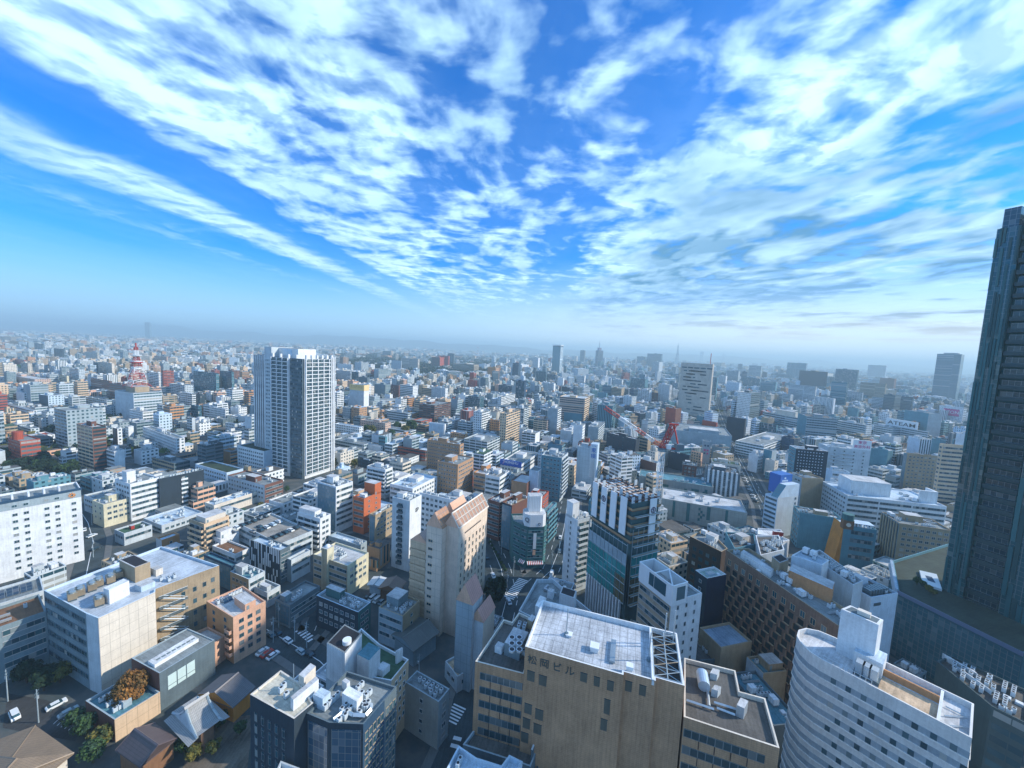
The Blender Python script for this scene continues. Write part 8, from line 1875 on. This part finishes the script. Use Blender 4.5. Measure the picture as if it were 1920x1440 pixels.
# elevated expressway and hills
def expressway(t, pts, w, z, label):
    P_ = [A(t, x, y, z) for x, y in pts]; rt = root('elevated_road', P_[0].x, P_[0].y, 0, label, 'elevated road'); o_ = Vector((P_[0].x, P_[0].y, 0)); mb = MB(); pm = MB()
    for i in range(len(P_) - 1):
        a_, c_ = P_[i] - o_, P_[i + 1] - o_; d = (c_ - a_).normalized(); n = Vector((-d.y, d.x, 0)) * w / 2; pl = [(q.x, q.y) for q in (a_ - n, c_ - n, c_ + n, a_ + n)]; mb.prism(pl, z - 2.2, z, 'plain', 'w', 'roof', 'roofg', bottom=True)
        for k in range(int((c_ - a_).length / 35)): q = a_ + d * 35 * k; pm.box(q.x - 1.2, q.y - 1.2, 0, q.x + 1.2, q.y + 1.2, z - 2.2, 'plain', 'G')
    mb.obj('deck', rt); pm.obj('pier', rt)
expressway(3, [(-700, 600), (80, 585), (460, 630), (900, 650), (1250, 700)], 19, 14, 'elevated expressway crossing behind the banded white apartments')
expressway(3, [(200, 490), (330, 450), (455, 425)], 18, 16, 'short stretch of elevated road before the castle woods')
m_, t_n, b_n = new_mat('hillmat'); gg = t_n.n('ShaderNodeTexCoord').outputs['Object']; t_n.put(b_n.inputs['Base Color'], t_n.ramp(t_n.noise(gg, .004, 5, .6), [(.3, (.02, .04, .03, 1)), (.7, (.06, .08, .05, 1))])); b_n.inputs['Roughness'].default_value = 1
def hills(name, pts, dist, depth):
    V = []; Fs = []; n = 160; xs = [p[0] for p in pts]
    for i in range(n + 1):
        x = xs[0] + (xs[-1] - xs[0]) * i / n; j = max(k for k in range(len(pts)) if pts[k][0] <= x + 1e-6); j = min(j, len(pts) - 2); f = (x - pts[j][0]) / (pts[j + 1][0] - pts[j][0]); f = f * f * (3 - 2 * f); y = pts[j][1] * (1 - f) + pts[j + 1][1] * f + math.sin(i * .9) * .8 + math.sin(i * .37) * 1.1
        d = ray(x, y); d = d / d.dot(Fv); p = CAMP + d * dist; g = Vector((p.x, p.y, 0)); u = g.normalized()
        V += [tuple(g - u * depth), tuple(g - u * depth * .45 + Vector((0, 0, p.z * .55))), (p.x, p.y, max(p.z, 5)), tuple(g + u * depth)]
    for i in range(n):
        for k in range(3): a = i * 4 + k; Fs.append((a, a + 4, a + 5, a + 1))
    me = bpy.data.meshes.new(name); me.from_pydata(V, [], [f[::-1] for f in Fs]); me.materials.append(MATS['hillmat']); 
    for p in me.polygons: p.use_smooth = True
    o = bpy.data.objects.new(name, me); COL.objects.link(o); o['kind'] = 'structure'
hills('hills', [(-300, 598), (0, 603), (120, 608), (300, 610), (430, 622), (560, 629), (680, 631), (760, 638), (860, 644), (960, 650), (1040, 656), (1200, 662)], 12600, 1500)
hills('hills', [(850, 655), (1000, 657), (1250, 663), (1500, 675), (1640, 684), (1800, 692), (2200, 710)], 12500, 1200)
# ---------------------------------------------------------------- haze
hz = bpy.data.materials.new('haze_air'); hz.use_nodes = True; t = NT(hz.node_tree); pv_ = t.n('ShaderNodeVolumePrincipled'); pv_.inputs['Color'].default_value = (.62, .88, 1.0, 1); pv_.inputs['Density'].default_value = HAZE_D; pv_.inputs['Anisotropy'].default_value = .1
t.put(t.n('ShaderNodeOutputMaterial').inputs['Volume'], pv_.outputs[0])
bm = MB(); bm.box(-15000, -400, -1, 15000, 17000, 345, 'hillmat', 'G', bottom=True); o = bm.obj('haze'); o.data.materials.clear(); o.data.materials.append(hz); o['kind'] = 'stuff'; o['label'] = 'pale blue haze over the city'
